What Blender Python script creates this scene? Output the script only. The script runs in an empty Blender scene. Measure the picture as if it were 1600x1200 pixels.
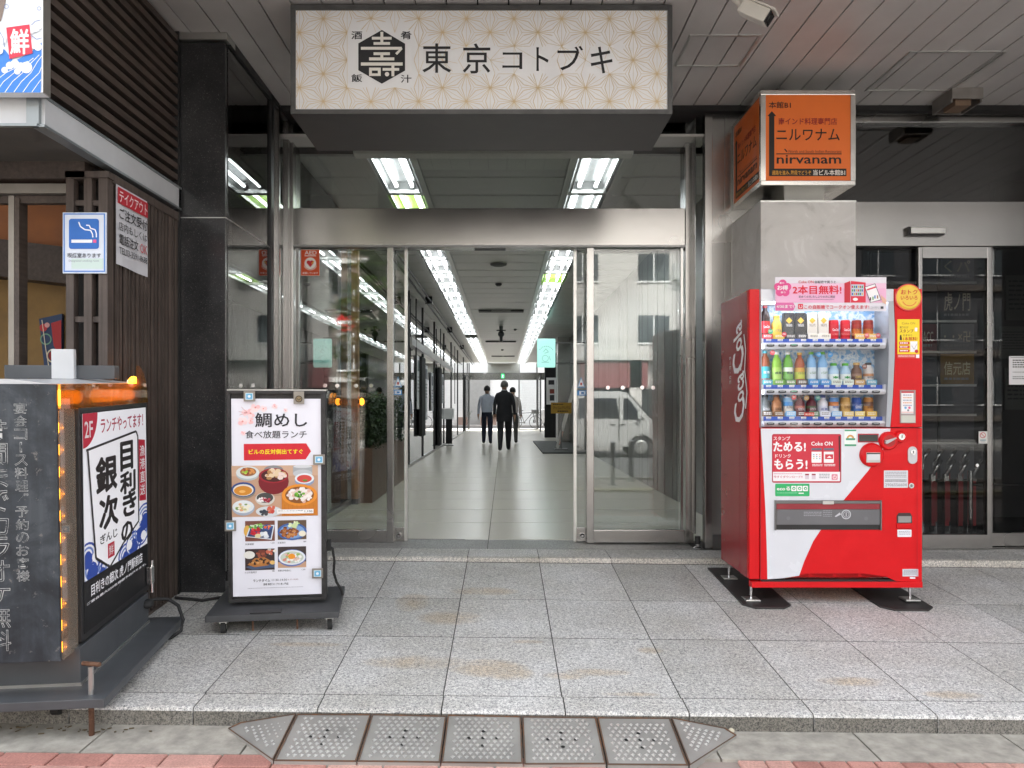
import bpy, bmesh, math, random
from mathutils import Vector, Matrix
random.seed(7)
SC = bpy.context.scene
COL = SC.collection
R = math.radians

# ------------------------------------------------------------------ camera, sky, sun, exposure
CH = 1.09                       # camera height above the corridor floor (z = 0)
FPX, CX, CY = 1200.0, 788.0, 636.0
cam_data = bpy.data.cameras.new('camera')
cam = bpy.data.objects.new('camera', cam_data)
COL.objects.link(cam)
cam.location = (0, 0, CH)
cam.rotation_euler = (R(90), 0, 0)
cam_data.sensor_width = 36.0
cam_data.lens = FPX / 1600 * 36
cam_data.shift_x = (800 - CX) / 1600
cam_data.shift_y = (CY - 600) / 1600
cam_data.clip_start = 0.05
cam_data.clip_end = 400
SC.camera = cam

world = bpy.data.worlds.new('World')
SC.world = world
world.use_nodes = True
wn = world.node_tree.nodes
sky = wn.new('ShaderNodeTexSky')
sky.sky_type = 'NISHITA'
sky.sun_disc = False
sky.sun_elevation = R(52)
sky.sun_rotation = R(-20)
sky.air_density = 1.0
sky.dust_density = 4.0
sky.ozone_density = 0.6
wn['Background'].inputs['Strength'].default_value = 0.15
haze_mix = wn.new('ShaderNodeHueSaturation')            # thin high cloud: an even, paler sky
haze_mix.inputs['Saturation'].default_value = 0.22
world.node_tree.links.new(sky.outputs['Color'], haze_mix.inputs['Color'])
world.node_tree.links.new(haze_mix.outputs['Color'], wn['Background'].inputs['Color'])

sun_data = bpy.data.lights.new('sun', 'SUN')
sun_data.energy = 2.5
sun_data.angle = R(4)
sun_data.color = (1.0, 0.96, 0.9)
sun = bpy.data.objects.new('sun', sun_data)
COL.objects.link(sun)
sun.location = (0, -10, 20)
sun.rotation_euler = (R(-38), 0, R(-20))

SC.view_settings.view_transform = 'Standard'
SC.view_settings.look = 'None'
SC.view_settings.gamma = 1.0
SC.view_settings.use_curve_mapping = False
SC.view_settings.exposure = 2.72
SC.cycles.use_denoising = True
SC.cycles.max_bounces = 8
SC.cycles.diffuse_bounces = 4
SC.cycles.glossy_bounces = 5
SC.cycles.transparent_max_bounces = 20
SC.cycles.sample_clamp_indirect = 3.0

# ------------------------------------------------------------------ measuring helpers
def PX(px, Y): return (px - CX) * Y / FPX
def PZ(py, Y): return CH - (py - CY) * Y / FPX
def gz(x, y):                    # the sloping granite platform
    return -0.398 + 0.0667 * y - 0.011 * x
def pz(x, y):                    # the pavement in front of it
    return -0.262 - 0.011 * x

# ------------------------------------------------------------------ materials
def hx(h):
    h = h.lstrip('#')
    out = []
    for i in (0, 2, 4):
        c = int(h[i:i+2], 16) / 255
        out.append(c / 12.92 if c <= 0.04045 else ((c + 0.055) / 1.055) ** 2.4)
    return tuple(out)

MATS = {}
EMK = 0.42                       # lamp output relative to daylight
def node(nt, kind, **kw):
    n = nt.nodes.new(kind)
    for k, v in kw.items():
        if k.startswith('i_'):
            key = k[2:].replace('_', ' ')
            n.inputs[key].default_value = v
        else:
            setattr(n, k, v)
    return n

def rgb4(c): return (c[0], c[1], c[2], 1.0)

def M(name, col=None, rough=0.5, metal=0.0, spec=0.5, var=0.06, vscale=6.0, bump=0.0, bscale=80.0,
      coat=0.0, emit=0.0, ecol=None, rvar=0.1, sss=None, stretch=None):
    """Principled material with slight uneven colour and roughness in world space."""
    if name in MATS: return MATS[name]
    if isinstance(col, str): col = hx(col)
    m = bpy.data.materials.new(name); m.use_nodes = True
    nt = m.node_tree; b = nt.nodes['Principled BSDF']
    b.inputs['Base Color'].default_value = rgb4(col)
    b.inputs['Roughness'].default_value = rough
    b.inputs['Metallic'].default_value = metal
    b.inputs['Specular IOR Level'].default_value = spec
    b.inputs['Coat Weight'].default_value = coat
    b.inputs['Coat Roughness'].default_value = 0.05
    if emit:
        b.inputs['Emission Color'].default_value = rgb4(hx(ecol) if isinstance(ecol, str) else (ecol or col))
        b.inputs['Emission Strength'].default_value = emit * EMK
    L = nt.links
    if var or bump or rvar:
        geo = node(nt, 'ShaderNodeNewGeometry')
        src = geo.outputs['Position']
        if stretch:
            mp = node(nt, 'ShaderNodeMapping'); mp.inputs['Scale'].default_value = stretch
            L.new(src, mp.inputs['Vector']); src = mp.outputs['Vector']
        nz = node(nt, 'ShaderNodeTexNoise'); nz.inputs['Scale'].default_value = vscale
        nz.inputs['Detail'].default_value = 5; nz.inputs['Roughness'].default_value = 0.6
        L.new(src, nz.inputs['Vector'])
        if var:
            hs = node(nt, 'ShaderNodeMix', data_type='RGBA', blend_type='MULTIPLY')
            hs.inputs[0].default_value = 1.0
            mr = node(nt, 'ShaderNodeMapRange')
            mr.inputs['From Min'].default_value = 0.25; mr.inputs['From Max'].default_value = 0.75
            mr.inputs['To Min'].default_value = 1 - var * 1.6; mr.inputs['To Max'].default_value = 1 + var * 0.6
            L.new(nz.outputs['Fac'], mr.inputs['Value'])
            hs.inputs[6].default_value = rgb4(col)
            L.new(mr.outputs['Result'], hs.inputs[7])
            L.new(hs.outputs[2], b.inputs['Base Color'])
        if rvar:
            m2 = node(nt, 'ShaderNodeMapRange')
            m2.inputs['From Min'].default_value = 0.3; m2.inputs['From Max'].default_value = 0.7
            m2.inputs['To Min'].default_value = max(0.02, rough * (1 - rvar)); m2.inputs['To Max'].default_value = min(1, rough * (1 + 2 * rvar))
            L.new(nz.outputs['Fac'], m2.inputs['Value']); L.new(m2.outputs['Result'], b.inputs['Roughness'])
        if bump:
            n2 = node(nt, 'ShaderNodeTexNoise'); n2.inputs['Scale'].default_value = bscale; n2.inputs['Detail'].default_value = 4
            L.new(src, n2.inputs['Vector'])
            bp = node(nt, 'ShaderNodeBump'); bp.inputs['Strength'].default_value = bump; bp.inputs['Distance'].default_value = 0.004
            L.new(n2.outputs['Fac'], bp.inputs['Height']); L.new(bp.outputs['Normal'], b.inputs['Normal'])
    MATS[name] = m
    return m

def ink(h, emit=0.0):             # flat print colour
    return M('ink_%s_%d' % (h, int(emit * 100)), h, rough=0.55, var=0, rvar=0, emit=emit)

def ramp(nt, stops, interp='LINEAR'):
    r = node(nt, 'ShaderNodeValToRGB'); e = r.color_ramp.elements
    r.color_ramp.interpolation = interp
    while len(e) > 1: e.remove(e[-1])
    e[0].position = stops[0][0]; e[0].color = rgb4(stops[0][1])
    for p, c in stops[1:]:
        k = e.new(p); k.color = rgb4(c)
    return r

def base_mat(name):
    m = bpy.data.materials.new(name); m.use_nodes = True
    MATS[name] = m
    nt = m.node_tree
    geo = node(nt, 'ShaderNodeNewGeometry')
    return m, nt, nt.links, nt.nodes['Principled BSDF'], geo.outputs['Position']

def noise(nt, src, scale, detail=4, rough=0.6, dist=0.0):
    n = node(nt, 'ShaderNodeTexNoise')
    n.inputs['Scale'].default_value = scale; n.inputs['Detail'].default_value = detail
    n.inputs['Roughness'].default_value = rough; n.inputs['Distortion'].default_value = dist
    nt.links.new(src, n.inputs['Vector'])
    return n.outputs['Fac']

def mixc(nt, fac, a, b, blend='MIX'):
    x = node(nt, 'ShaderNodeMix', data_type='RGBA', blend_type=blend)
    for sock, v in ((0, fac), (6, a), (7, b)):
        if hasattr(v, 'is_output'): nt.links.new(v, x.inputs[sock])
        elif sock == 0: x.inputs[0].default_value = v
        else: x.inputs[sock].default_value = rgb4(v)
    return x.outputs[2]

def mathn(nt, op, a, b=0.0, clamp=False):
    x = node(nt, 'ShaderNodeMath', operation=op); x.use_clamp = clamp
    for i, v in ((0, a), (1, b)):
        if hasattr(v, 'is_output'): nt.links.new(v, x.inputs[i])
        else: x.inputs[i].default_value = v
    return x.outputs[0]

def bumpn(nt, h, b, strength=0.3, dist=0.003):
    bp = node(nt, 'ShaderNodeBump'); bp.inputs['Strength'].default_value = strength; bp.inputs['Distance'].default_value = dist
    nt.links.new(h, bp.inputs['Height']); nt.links.new(bp.outputs['Normal'], b.inputs['Normal'])

def object_random(nt):
    return node(nt, 'ShaderNodeObjectInfo').outputs['Random']

STAINS = [(-0.42, 3.72, .30, .10), (-0.08, 3.66, .22, .12), (0.03, 3.60, .13, .09), (0.42, 3.62, .20, .05), (0.28, 3.58, .12, .05),
          (-0.30, 4.35, .22, .14), (-0.12, 4.85, .25, .10), (-1.02, 3.93, .22, .04), (0.55, 3.39, .16, .025), (0.12, 4.0, .1, .03),
          (1.62, 3.55, .2, .06), (2.0, 3.42, .16, .05), (0.74, 3.9, .08, .05), (-0.55, 4.62, .12, .2), (2.1, 4.9, .5, .2)]
def granite_light(name, tint=(1, 1, 1), dark=1.0, stains=False, rough=0.62):
    m, nt, L, b, pos = base_mat(name)
    n1 = noise(nt, pos, 70, 3, 0.7); n2 = noise(nt, pos, 165, 3, 0.7); n3 = noise(nt, pos, 2.2, 4)
    r1 = ramp(nt, [(0.37, (.09, .095, .105)), (0.45, (.25, .255, .265)), (0.53, (.40, .405, .41)), (0.64, (.60, .60, .60))])
    r2 = ramp(nt, [(0.40, (.08, .085, .10)), (0.48, (.42, .42, .42)), (0.58, (.70, .70, .69))])
    L.new(n1, r1.inputs[0]); L.new(n2, r2.inputs[0])
    c = mixc(nt, 0.5, r1.outputs[0], r2.outputs[0]); c = mixc(nt, 1.0, c, (1.50, 1.48, 1.43), 'MULTIPLY')
    soil = ramp(nt, [(0.3, (.80, .78, .74)), (0.65, (1, 1, 1))]); L.new(n3, soil.inputs[0])
    c = mixc(nt, 1.0, c, soil.outputs[0], 'MULTIPLY')
    rnd = ramp(nt, [(0.0, (.84, .84, .83)), (1.0, (1.05, 1.05, 1.06))]); L.new(object_random(nt), rnd.inputs[0])
    c = mixc(nt, 1.0, c, rnd.outputs[0], 'MULTIPLY')
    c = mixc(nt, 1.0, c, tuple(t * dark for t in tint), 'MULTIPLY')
    if stains:
        vor = node(nt, 'ShaderNodeTexVoronoi'); vor.inputs['Scale'].default_value = 2.3; L.new(pos, vor.inputs['Vector'])
        gum = ramp(nt, [(0.0, (.45, .44, .42)), (.028, (.5, .5, .48)), (.034, (1, 1, 1))]); L.new(vor.outputs['Distance'], gum.inputs[0])
        c = mixc(nt, .8, c, gum.outputs[0], 'MULTIPLY')
        sep = node(nt, 'ShaderNodeSeparateXYZ'); L.new(pos, sep.inputs[0])
        wob = noise(nt, pos, 5.5, 6, 0.7, 0.6)
        total = None
        for sx, sy, rx, ry in STAINS:
            dx = mathn(nt, 'DIVIDE', mathn(nt, 'SUBTRACT', sep.outputs[0], sx), rx)
            dy = mathn(nt, 'DIVIDE', mathn(nt, 'SUBTRACT', sep.outputs[1], sy), ry)
            d = mathn(nt, 'ADD', mathn(nt, 'MULTIPLY', dx, dx), mathn(nt, 'MULTIPLY', dy, dy))
            s = mathn(nt, 'SUBTRACT', 1.0, d, True)
            total = s if total is None else mathn(nt, 'MAXIMUM', total, s)
        k = mathn(nt, 'MULTIPLY', mathn(nt, 'SUBTRACT', mathn(nt, 'MULTIPLY', mathn(nt, 'POWER', total, 0.5), mathn(nt, 'MULTIPLY', wob, 1.7)), 0.34), 1.7, True)
        k = mathn(nt, 'MULTIPLY', k, 0.48)
        c = mixc(nt, k, c, mixc(nt, 1.0, c, (.86, .62, .33), 'MULTIPLY'))
    L.new(c, b.inputs['Base Color'])
    b.inputs['Roughness'].default_value = rough
    bumpn(nt, n2, b, 0.12, 0.002)
    return m

def granite_black():
    m, nt, L, b, pos = base_mat('polished_black_granite')
    n1 = noise(nt, pos, 190, 2, 0.5); n2 = noise(nt, pos, 3, 5)
    r1 = ramp(nt, [(0.0, (.022, .023, .025)), (0.62, (.032, .033, .035)), (0.70, (.07, .07, .07)), (0.80, (.26, .26, .25))]); L.new(n1, r1.inputs[0])
    r2 = ramp(nt, [(.35, (.7, .7, .7)), (.7, (1.5, 1.45, 1.4))]); L.new(n2, r2.inputs[0])
    L.new(mixc(nt, 1.0, r1.outputs[0], r2.outputs[0], 'MULTIPLY'), b.inputs['Base Color'])
    b.inputs['Roughness'].default_value = 0.16
    return m

def brushed(name, col, axis, rough=0.3, amount=0.035):
    """brushed stainless steel, fine lines along axis (0 x, 1 y, 2 z)"""
    m, nt, L, b, pos = base_mat(name)
    mp = node(nt, 'ShaderNodeMapping'); s = [90, 90, 90]; s[axis] = 2
    mp.inputs['Scale'].default_value = s
    L.new(pos, mp.inputs['Vector'])
    n2 = noise(nt, pos, 1.6, 2)
    r2 = ramp(nt, [(.3, tuple(c * .9 for c in col)), (.7, col)]); L.new(n2, r2.inputs[0])
    L.new(r2.outputs[0], b.inputs['Base Color'])
    b.inputs['Metallic'].default_value = 1.0
    mr = node(nt, 'ShaderNodeMapRange'); mr.inputs['To Min'].default_value = rough * 0.8; mr.inputs['To Max'].default_value = rough * 1.3
    L.new(n2, mr.inputs['Value']); L.new(mr.outputs[0], b.inputs['Roughness'])
    return m

def glass(name, tint=(.93, .96, .95), refl=1.0, base=0.0, rough=0.0):
    """thin pane: clear with surface reflection that grows at grazing angles"""
    m = bpy.data.materials.new(name); m.use_nodes = True
    nt = m.node_tree; nt.nodes.clear(); L = nt.links
    out = node(nt, 'ShaderNodeOutputMaterial')
    tr = node(nt, 'ShaderNodeBsdfTransparent'); tr.inputs[0].default_value = rgb4(tint)
    gl = node(nt, 'ShaderNodeBsdfGlossy'); gl.inputs['Roughness'].default_value = rough
    fr = node(nt, 'ShaderNodeFresnel'); fr.inputs['IOR'].default_value = 1.5
    f = mathn(nt, 'ADD', mathn(nt, 'MULTIPLY', fr.outputs[0], refl), base, True)
    mx = node(nt, 'ShaderNodeMixShader')
    L.new(f, mx.inputs[0]); L.new(tr.outputs[0], mx.inputs[1]); L.new(gl.outputs[0], mx.inputs[2])
    L.new(mx.outputs[0], out.inputs['Surface'])
    MATS[name] = m
    return m

def milky(name, tint, milk, fac):
    """cloudy acrylic: part see-through, part diffuse"""
    m = glass(name, tint, .9, .03); nt = m.node_tree; L = nt.links
    out = [n for n in nt.nodes if n.type == 'OUTPUT_MATERIAL'][0]; src = out.inputs['Surface'].links[0].from_socket
    d = node(nt, 'ShaderNodeBsdfDiffuse'); d.inputs[0].default_value = rgb4(milk); x = node(nt, 'ShaderNodeMixShader'); x.inputs[0].default_value = fac
    L.new(src, x.inputs[1]); L.new(d.outputs[0], x.inputs[2]); L.new(x.outputs[0], out.inputs['Surface'])
    return m

def weathered_black():
    m, nt, L, b, pos = base_mat('worn_black_panel')
    n1 = noise(nt, pos, 5, 6, 0.65, 0.4); n2 = noise(nt, pos, 28, 5, 0.7)
    r1 = ramp(nt, [(.36, (.016, .02, .026)), (.52, (.035, .043, .053)), (.6, (.06, .07, .082))]); L.new(n1, r1.inputs[0])
    mp = node(nt, 'ShaderNodeMapping'); mp.inputs['Scale'].default_value = (40, 40, 2); L.new(pos, mp.inputs[0])
    n3 = noise(nt, mp.outputs[0], 1, 3)
    dr = ramp(nt, [(.42, (.92, .92, .92)), (.7, (1.18, 1.18, 1.18))]); L.new(n3, dr.inputs[0])
    c = mixc(nt, 1.0, r1.outputs[0], dr.outputs[0], 'MULTIPLY')
    k = ramp(nt, [(.62, (0, 0, 0)), (.68, (1, 1, 1))]); L.new(n2, k.inputs[0])
    c = mixc(nt, k.outputs[0], c, (.15, .145, .14))
    L.new(c, b.inputs['Base Color'])
    b.inputs['Roughness'].default_value = 0.42
    bumpn(nt, n2, b, 0.1)
    return m

def worn_ink():
    m, nt, L, b, pos = base_mat('flaking_letter_paint')
    n1 = noise(nt, pos, 26, 5, 0.75)
    k = ramp(nt, [(.36, (.05, .058, .068)), (.42, (.30, .31, .31)), (.55, (.58, .59, .58))]); L.new(n1, k.inputs[0]); L.new(k.outputs[0], b.inputs['Base Color'])
    b.inputs['Roughness'].default_value = .5
    return m

def rusty(name, col, rust=(.17, .085, .045), amt=0.62, rough=0.55, metal=0.3, scale=14):
    m, nt, L, b, pos = base_mat(name)
    n1 = noise(nt, pos, scale, 6, 0.7, 0.3); n2 = noise(nt, pos, 3, 3)
    k = ramp(nt, [(amt, (0, 0, 0)), (amt + .07, (1, 1, 1))]); L.new(n1, k.inputs[0])
    v = ramp(nt, [(.3, tuple(c * .78 for c in col)), (.7, tuple(c * 1.15 for c in col))]); L.new(n2, v.inputs[0])
    L.new(mixc(nt, k.outputs[0], v.outputs[0], rust), b.inputs['Base Color'])
    b.inputs['Roughness'].default_value = rough; b.inputs['Metallic'].default_value = metal
    bumpn(nt, n1, b, 0.15)
    return m

def timber(name, c0, c1, axis=2, rough=0.6):
    m, nt, L, b, pos = base_mat(name)
    mp = node(nt, 'ShaderNodeMapping'); s = [55, 55, 55]; s[axis] = 2.5
    mp.inputs['Scale'].default_value = s; L.new(pos, mp.inputs[0])
    n1 = noise(nt, mp.outputs[0], 1, 5, 0.65); n2 = noise(nt, pos, 4, 5)
    r = ramp(nt, [(.3, c0), (.7, c1)]); L.new(n1, r.inputs[0])
    r2 = ramp(nt, [(.35, (.75, .73, .72)), (.7, (1.15, 1.12, 1.1))]); L.new(n2, r2.inputs[0])
    rnd = ramp(nt, [(0, (.85, .85, .85)), (1, (1.12, 1.12, 1.12))]); L.new(object_random(nt), rnd.inputs[0])
    c = mixc(nt, 1.0, r.outputs[0], r2.outputs[0], 'MULTIPLY')
    L.new(mixc(nt, 1.0, c, rnd.outputs[0], 'MULTIPLY'), b.inputs['Base Color'])
    b.inputs['Roughness'].default_value = rough
    bumpn(nt, n1, b, 0.15)
    return m

def paver():
    m, nt, L, b, pos = base_mat('red_paver')
    n1 = noise(nt, pos, 120, 3, 0.7); n2 = noise(nt, pos, 7, 5)
    r = ramp(nt, [(0, hx('b07b70')), (.5, hx('c48f83')), (1, hx('d2a598'))]); L.new(object_random(nt), r.inputs[0])
    s = ramp(nt, [(.3, (.75, .75, .75)), (.7, (1.2, 1.2, 1.2))]); L.new(n1, s.inputs[0])
    d = ramp(nt, [(.3, (.72, .72, .72)), (.65, (1, 1, 1))]); L.new(n2, d.inputs[0])
    c = mixc(nt, 1.0, r.outputs[0], s.outputs[0], 'MULTIPLY')
    L.new(mixc(nt, 1.0, c, d.outputs[0], 'MULTIPLY'), b.inputs['Base Color'])
    b.inputs['Roughness'].default_value = 0.85
    bumpn(nt, n1, b, 0.3)
    return m

def plaster_panel():
    m, nt, L, b, pos = base_mat('patched_grey_panel')
    n1 = noise(nt, pos, 3.2, 6, 0.6, 1.2); n2 = noise(nt, pos, 1.1, 3)
    r = ramp(nt, [(.30, (.50, .50, .48)), (.42, (.64, .635, .62)), (.56, (.68, .675, .66)), (.60, (.75, .75, .74)), (.62, (.67, .665, .65))]); L.new(n1, r.inputs[0])
    d = ramp(nt, [(.3, (.85, .85, .84)), (.7, (1, 1, 1))]); L.new(n2, d.inputs[0])
    L.new(mixc(nt, 1.0, r.outputs[0], d.outputs[0], 'MULTIPLY'), b.inputs['Base Color'])
    b.inputs['Roughness'].default_value = 0.38
    return m

def ice_print():
    m, nt, L, b, pos = base_mat('blue_ice_print')
    v = node(nt, 'ShaderNodeTexVoronoi'); v.inputs['Scale'].default_value = 26; L.new(pos, v.inputs['Vector'])
    n = noise(nt, pos, 30, 4, 0.6, 2.0)
    f = mathn(nt, 'MULTIPLY', mathn(nt, 'ADD', v.outputs['Distance'], n), 0.62)
    r = ramp(nt, [(.28, hx('2f74c0')), (.42, hx('7fb6e6')), (.5, hx('c6def2')), (.62, hx('e8f2fa')), (.75, hx('8fc0ea'))]); L.new(f, r.inputs[0])
    L.new(r.outputs[0], b.inputs['Base Color']); b.inputs['Roughness'].default_value = 0.3
    return m

def ribbed(name, c0, c1, pitch, axis=1, rough=0.4, metal=0.6):
    m, nt, L, b, pos = base_mat(name)
    n = noise(nt, pos, 3, 4)
    r = ramp(nt, [(.3, c0), (.7, c1)]); L.new(n, r.inputs[0]); L.new(r.outputs[0], b.inputs['Base Color'])
    b.inputs['Roughness'].default_value = rough; b.inputs['Metallic'].default_value = metal
    return m

G_TILE = granite_light('granite_tile', stains=True)
G_ROUGH = granite_light('rough_granite_edge', tint=(1.0, .97, .92), dark=1.12, stains=False, rough=.8)
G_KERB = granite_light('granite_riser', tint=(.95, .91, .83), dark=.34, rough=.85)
G_DARK = granite_light('threshold_stone', tint=(.95, .96, .95), dark=.55, rough=.45)
G_BLACK = granite_black()
STEEL_X = brushed('brushed_steel_horizontal', (.40, .39, .375), 0, .24)
STEEL_Z = brushed('brushed_steel_vertical', (.40, .392, .38), 2, .24)
STEEL_Y = brushed('brushed_steel_lengthwise', (.40, .395, .385), 1, .3)
CHROME = M('chrome', (.75, .75, .75), rough=.12, metal=1, var=.03)
STEEL_D = M('dark_steel', (.22, .22, .22), rough=.35, metal=1)
ALU = M('aluminium', (.62, .62, .60), rough=.38, metal=1, var=.06)
GLASS_DOOR = glass('door_glass', (.955, .968, .962), 1.0, .014)
GLASS_SIDE = glass('side_wall_glass', (.86, .875, .87), 1.5, .03)
GLASS_SHOP = glass('dark_shop_glass', (.72, .73, .73), .5, .0)
GLASS_UPPER = glass('upper_shop_glass', (.55, .56, .56), 2.0, .03)
GLASS_CLEAR = glass('clear_glass', (.96, .97, .97), 0.8, 0)
BLACK = M('black_paint', (.018, .018, .019), rough=.42, var=.15)
BLACK_MATT = M('matt_black', (.012, .012, .012), rough=.7)
RUBBER = M('rubber', (.02, .02, .02), rough=.75)
WORN = weathered_black()
SOFFIT = M('soffit_panel_paint', (.60, .588, .57), rough=.42, var=.12, vscale=1.6, metal=.15)
SOFFIT_GAP = M('soffit_gap', (.02, .02, .02), rough=.9, var=0)
CEIL = M('corridor_ceiling_paint', (.55, .55, .52), rough=.38, var=.06, metal=.1)
PLASTER = plaster_panel()
LOUVRE = timber('louvre_brown', (.060, .046, .038), (.105, .080, .066), 1)
SLAT = timber('slat_brown', (.070, .055, .047), (.125, .098, .084), 2)
DARKBACK = M('dark_backing', (.012, .011, .010), rough=.9, var=0)
WOODWARM = timber('warm_wood', (.20, .10, .045), (.34, .18, .08), 2)
WHITE = M('white_paint', (.80, .80, .79), rough=.4, var=.04)
FASCIA = M('fascia_white', (.58, .59, .60), rough=.35, var=.06)
ASPHALT = M('asphalt', (.085, .085, .085), rough=.9, var=.2, bump=.4, bscale=120)
CONCRETE = M('kerb_concrete', (.40, .375, .325), rough=.9, var=.28, vscale=14, bump=.35, bscale=90)
PAVER = paver()
FLOOR_IN = M('polished_floor', (.66, .62, .54), rough=.27, var=.0, rvar=.0)
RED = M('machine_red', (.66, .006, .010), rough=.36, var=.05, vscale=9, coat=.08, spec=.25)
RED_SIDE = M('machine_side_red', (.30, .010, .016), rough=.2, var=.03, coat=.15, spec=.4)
VM_WHITE = M('machine_white', (.70, .71, .75), rough=.25, var=.02, coat=.3)
VM_GREY = M('machine_grey', (.42, .44, .47), rough=.3)
ICE = ice_print()
TREAD = rusty('cast_iron_ramp', (.36, .35, .325), amt=.68, rough=.5, metal=.3)
TREAD_EDGE = rusty('rusty_ramp_edge', (.13, .085, .06), amt=.5, rough=.75, metal=.2)
RUST = rusty('rusted_bolt', (.17, .09, .055), rust=(.10, .045, .025), amt=.5, rough=.8, metal=.2)
GREYPAINT = rusty('slate_grey_steel', (.085, .092, .10), amt=.68, rough=.45, metal=.2)
DOLLY = M('dolly_grey', (.07, .072, .076), rough=.6, var=.2, vscale=16)

# ------------------------------------------------------------------ scene objects
WORLDMODE = set()
def top_of(o):
    while o.parent is not None: o = o.parent
    return o

def thing(name, label, cat, loc=(0, 0, 0), rotz=0.0, group=None, world=True, rot=None):
    """Empty at the base of a thing; with world=True the parts are given in world coordinates"""
    o = bpy.data.objects.new(name, None); COL.objects.link(o)
    o.empty_display_size = 0.1
    o.location = loc
    o.rotation_euler = rot if rot else (0, 0, rotz)
    o['label'] = label; o['category'] = cat
    if group: o['group'] = group
    if world: WORLDMODE.add(o.name)
    return o

def tag(o, label, cat, group=None):
    o['label'] = label; o['category'] = cat
    if group: o['group'] = group
    return o

def struct(o):
    o['kind'] = 'structure'; return o

def origin_for(parent):
    if parent is None: return Vector((0, 0, 0))
    t = top_of(parent)
    return Vector(t.location) if t.name in WORLDMODE else Vector((0, 0, 0))

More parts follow.
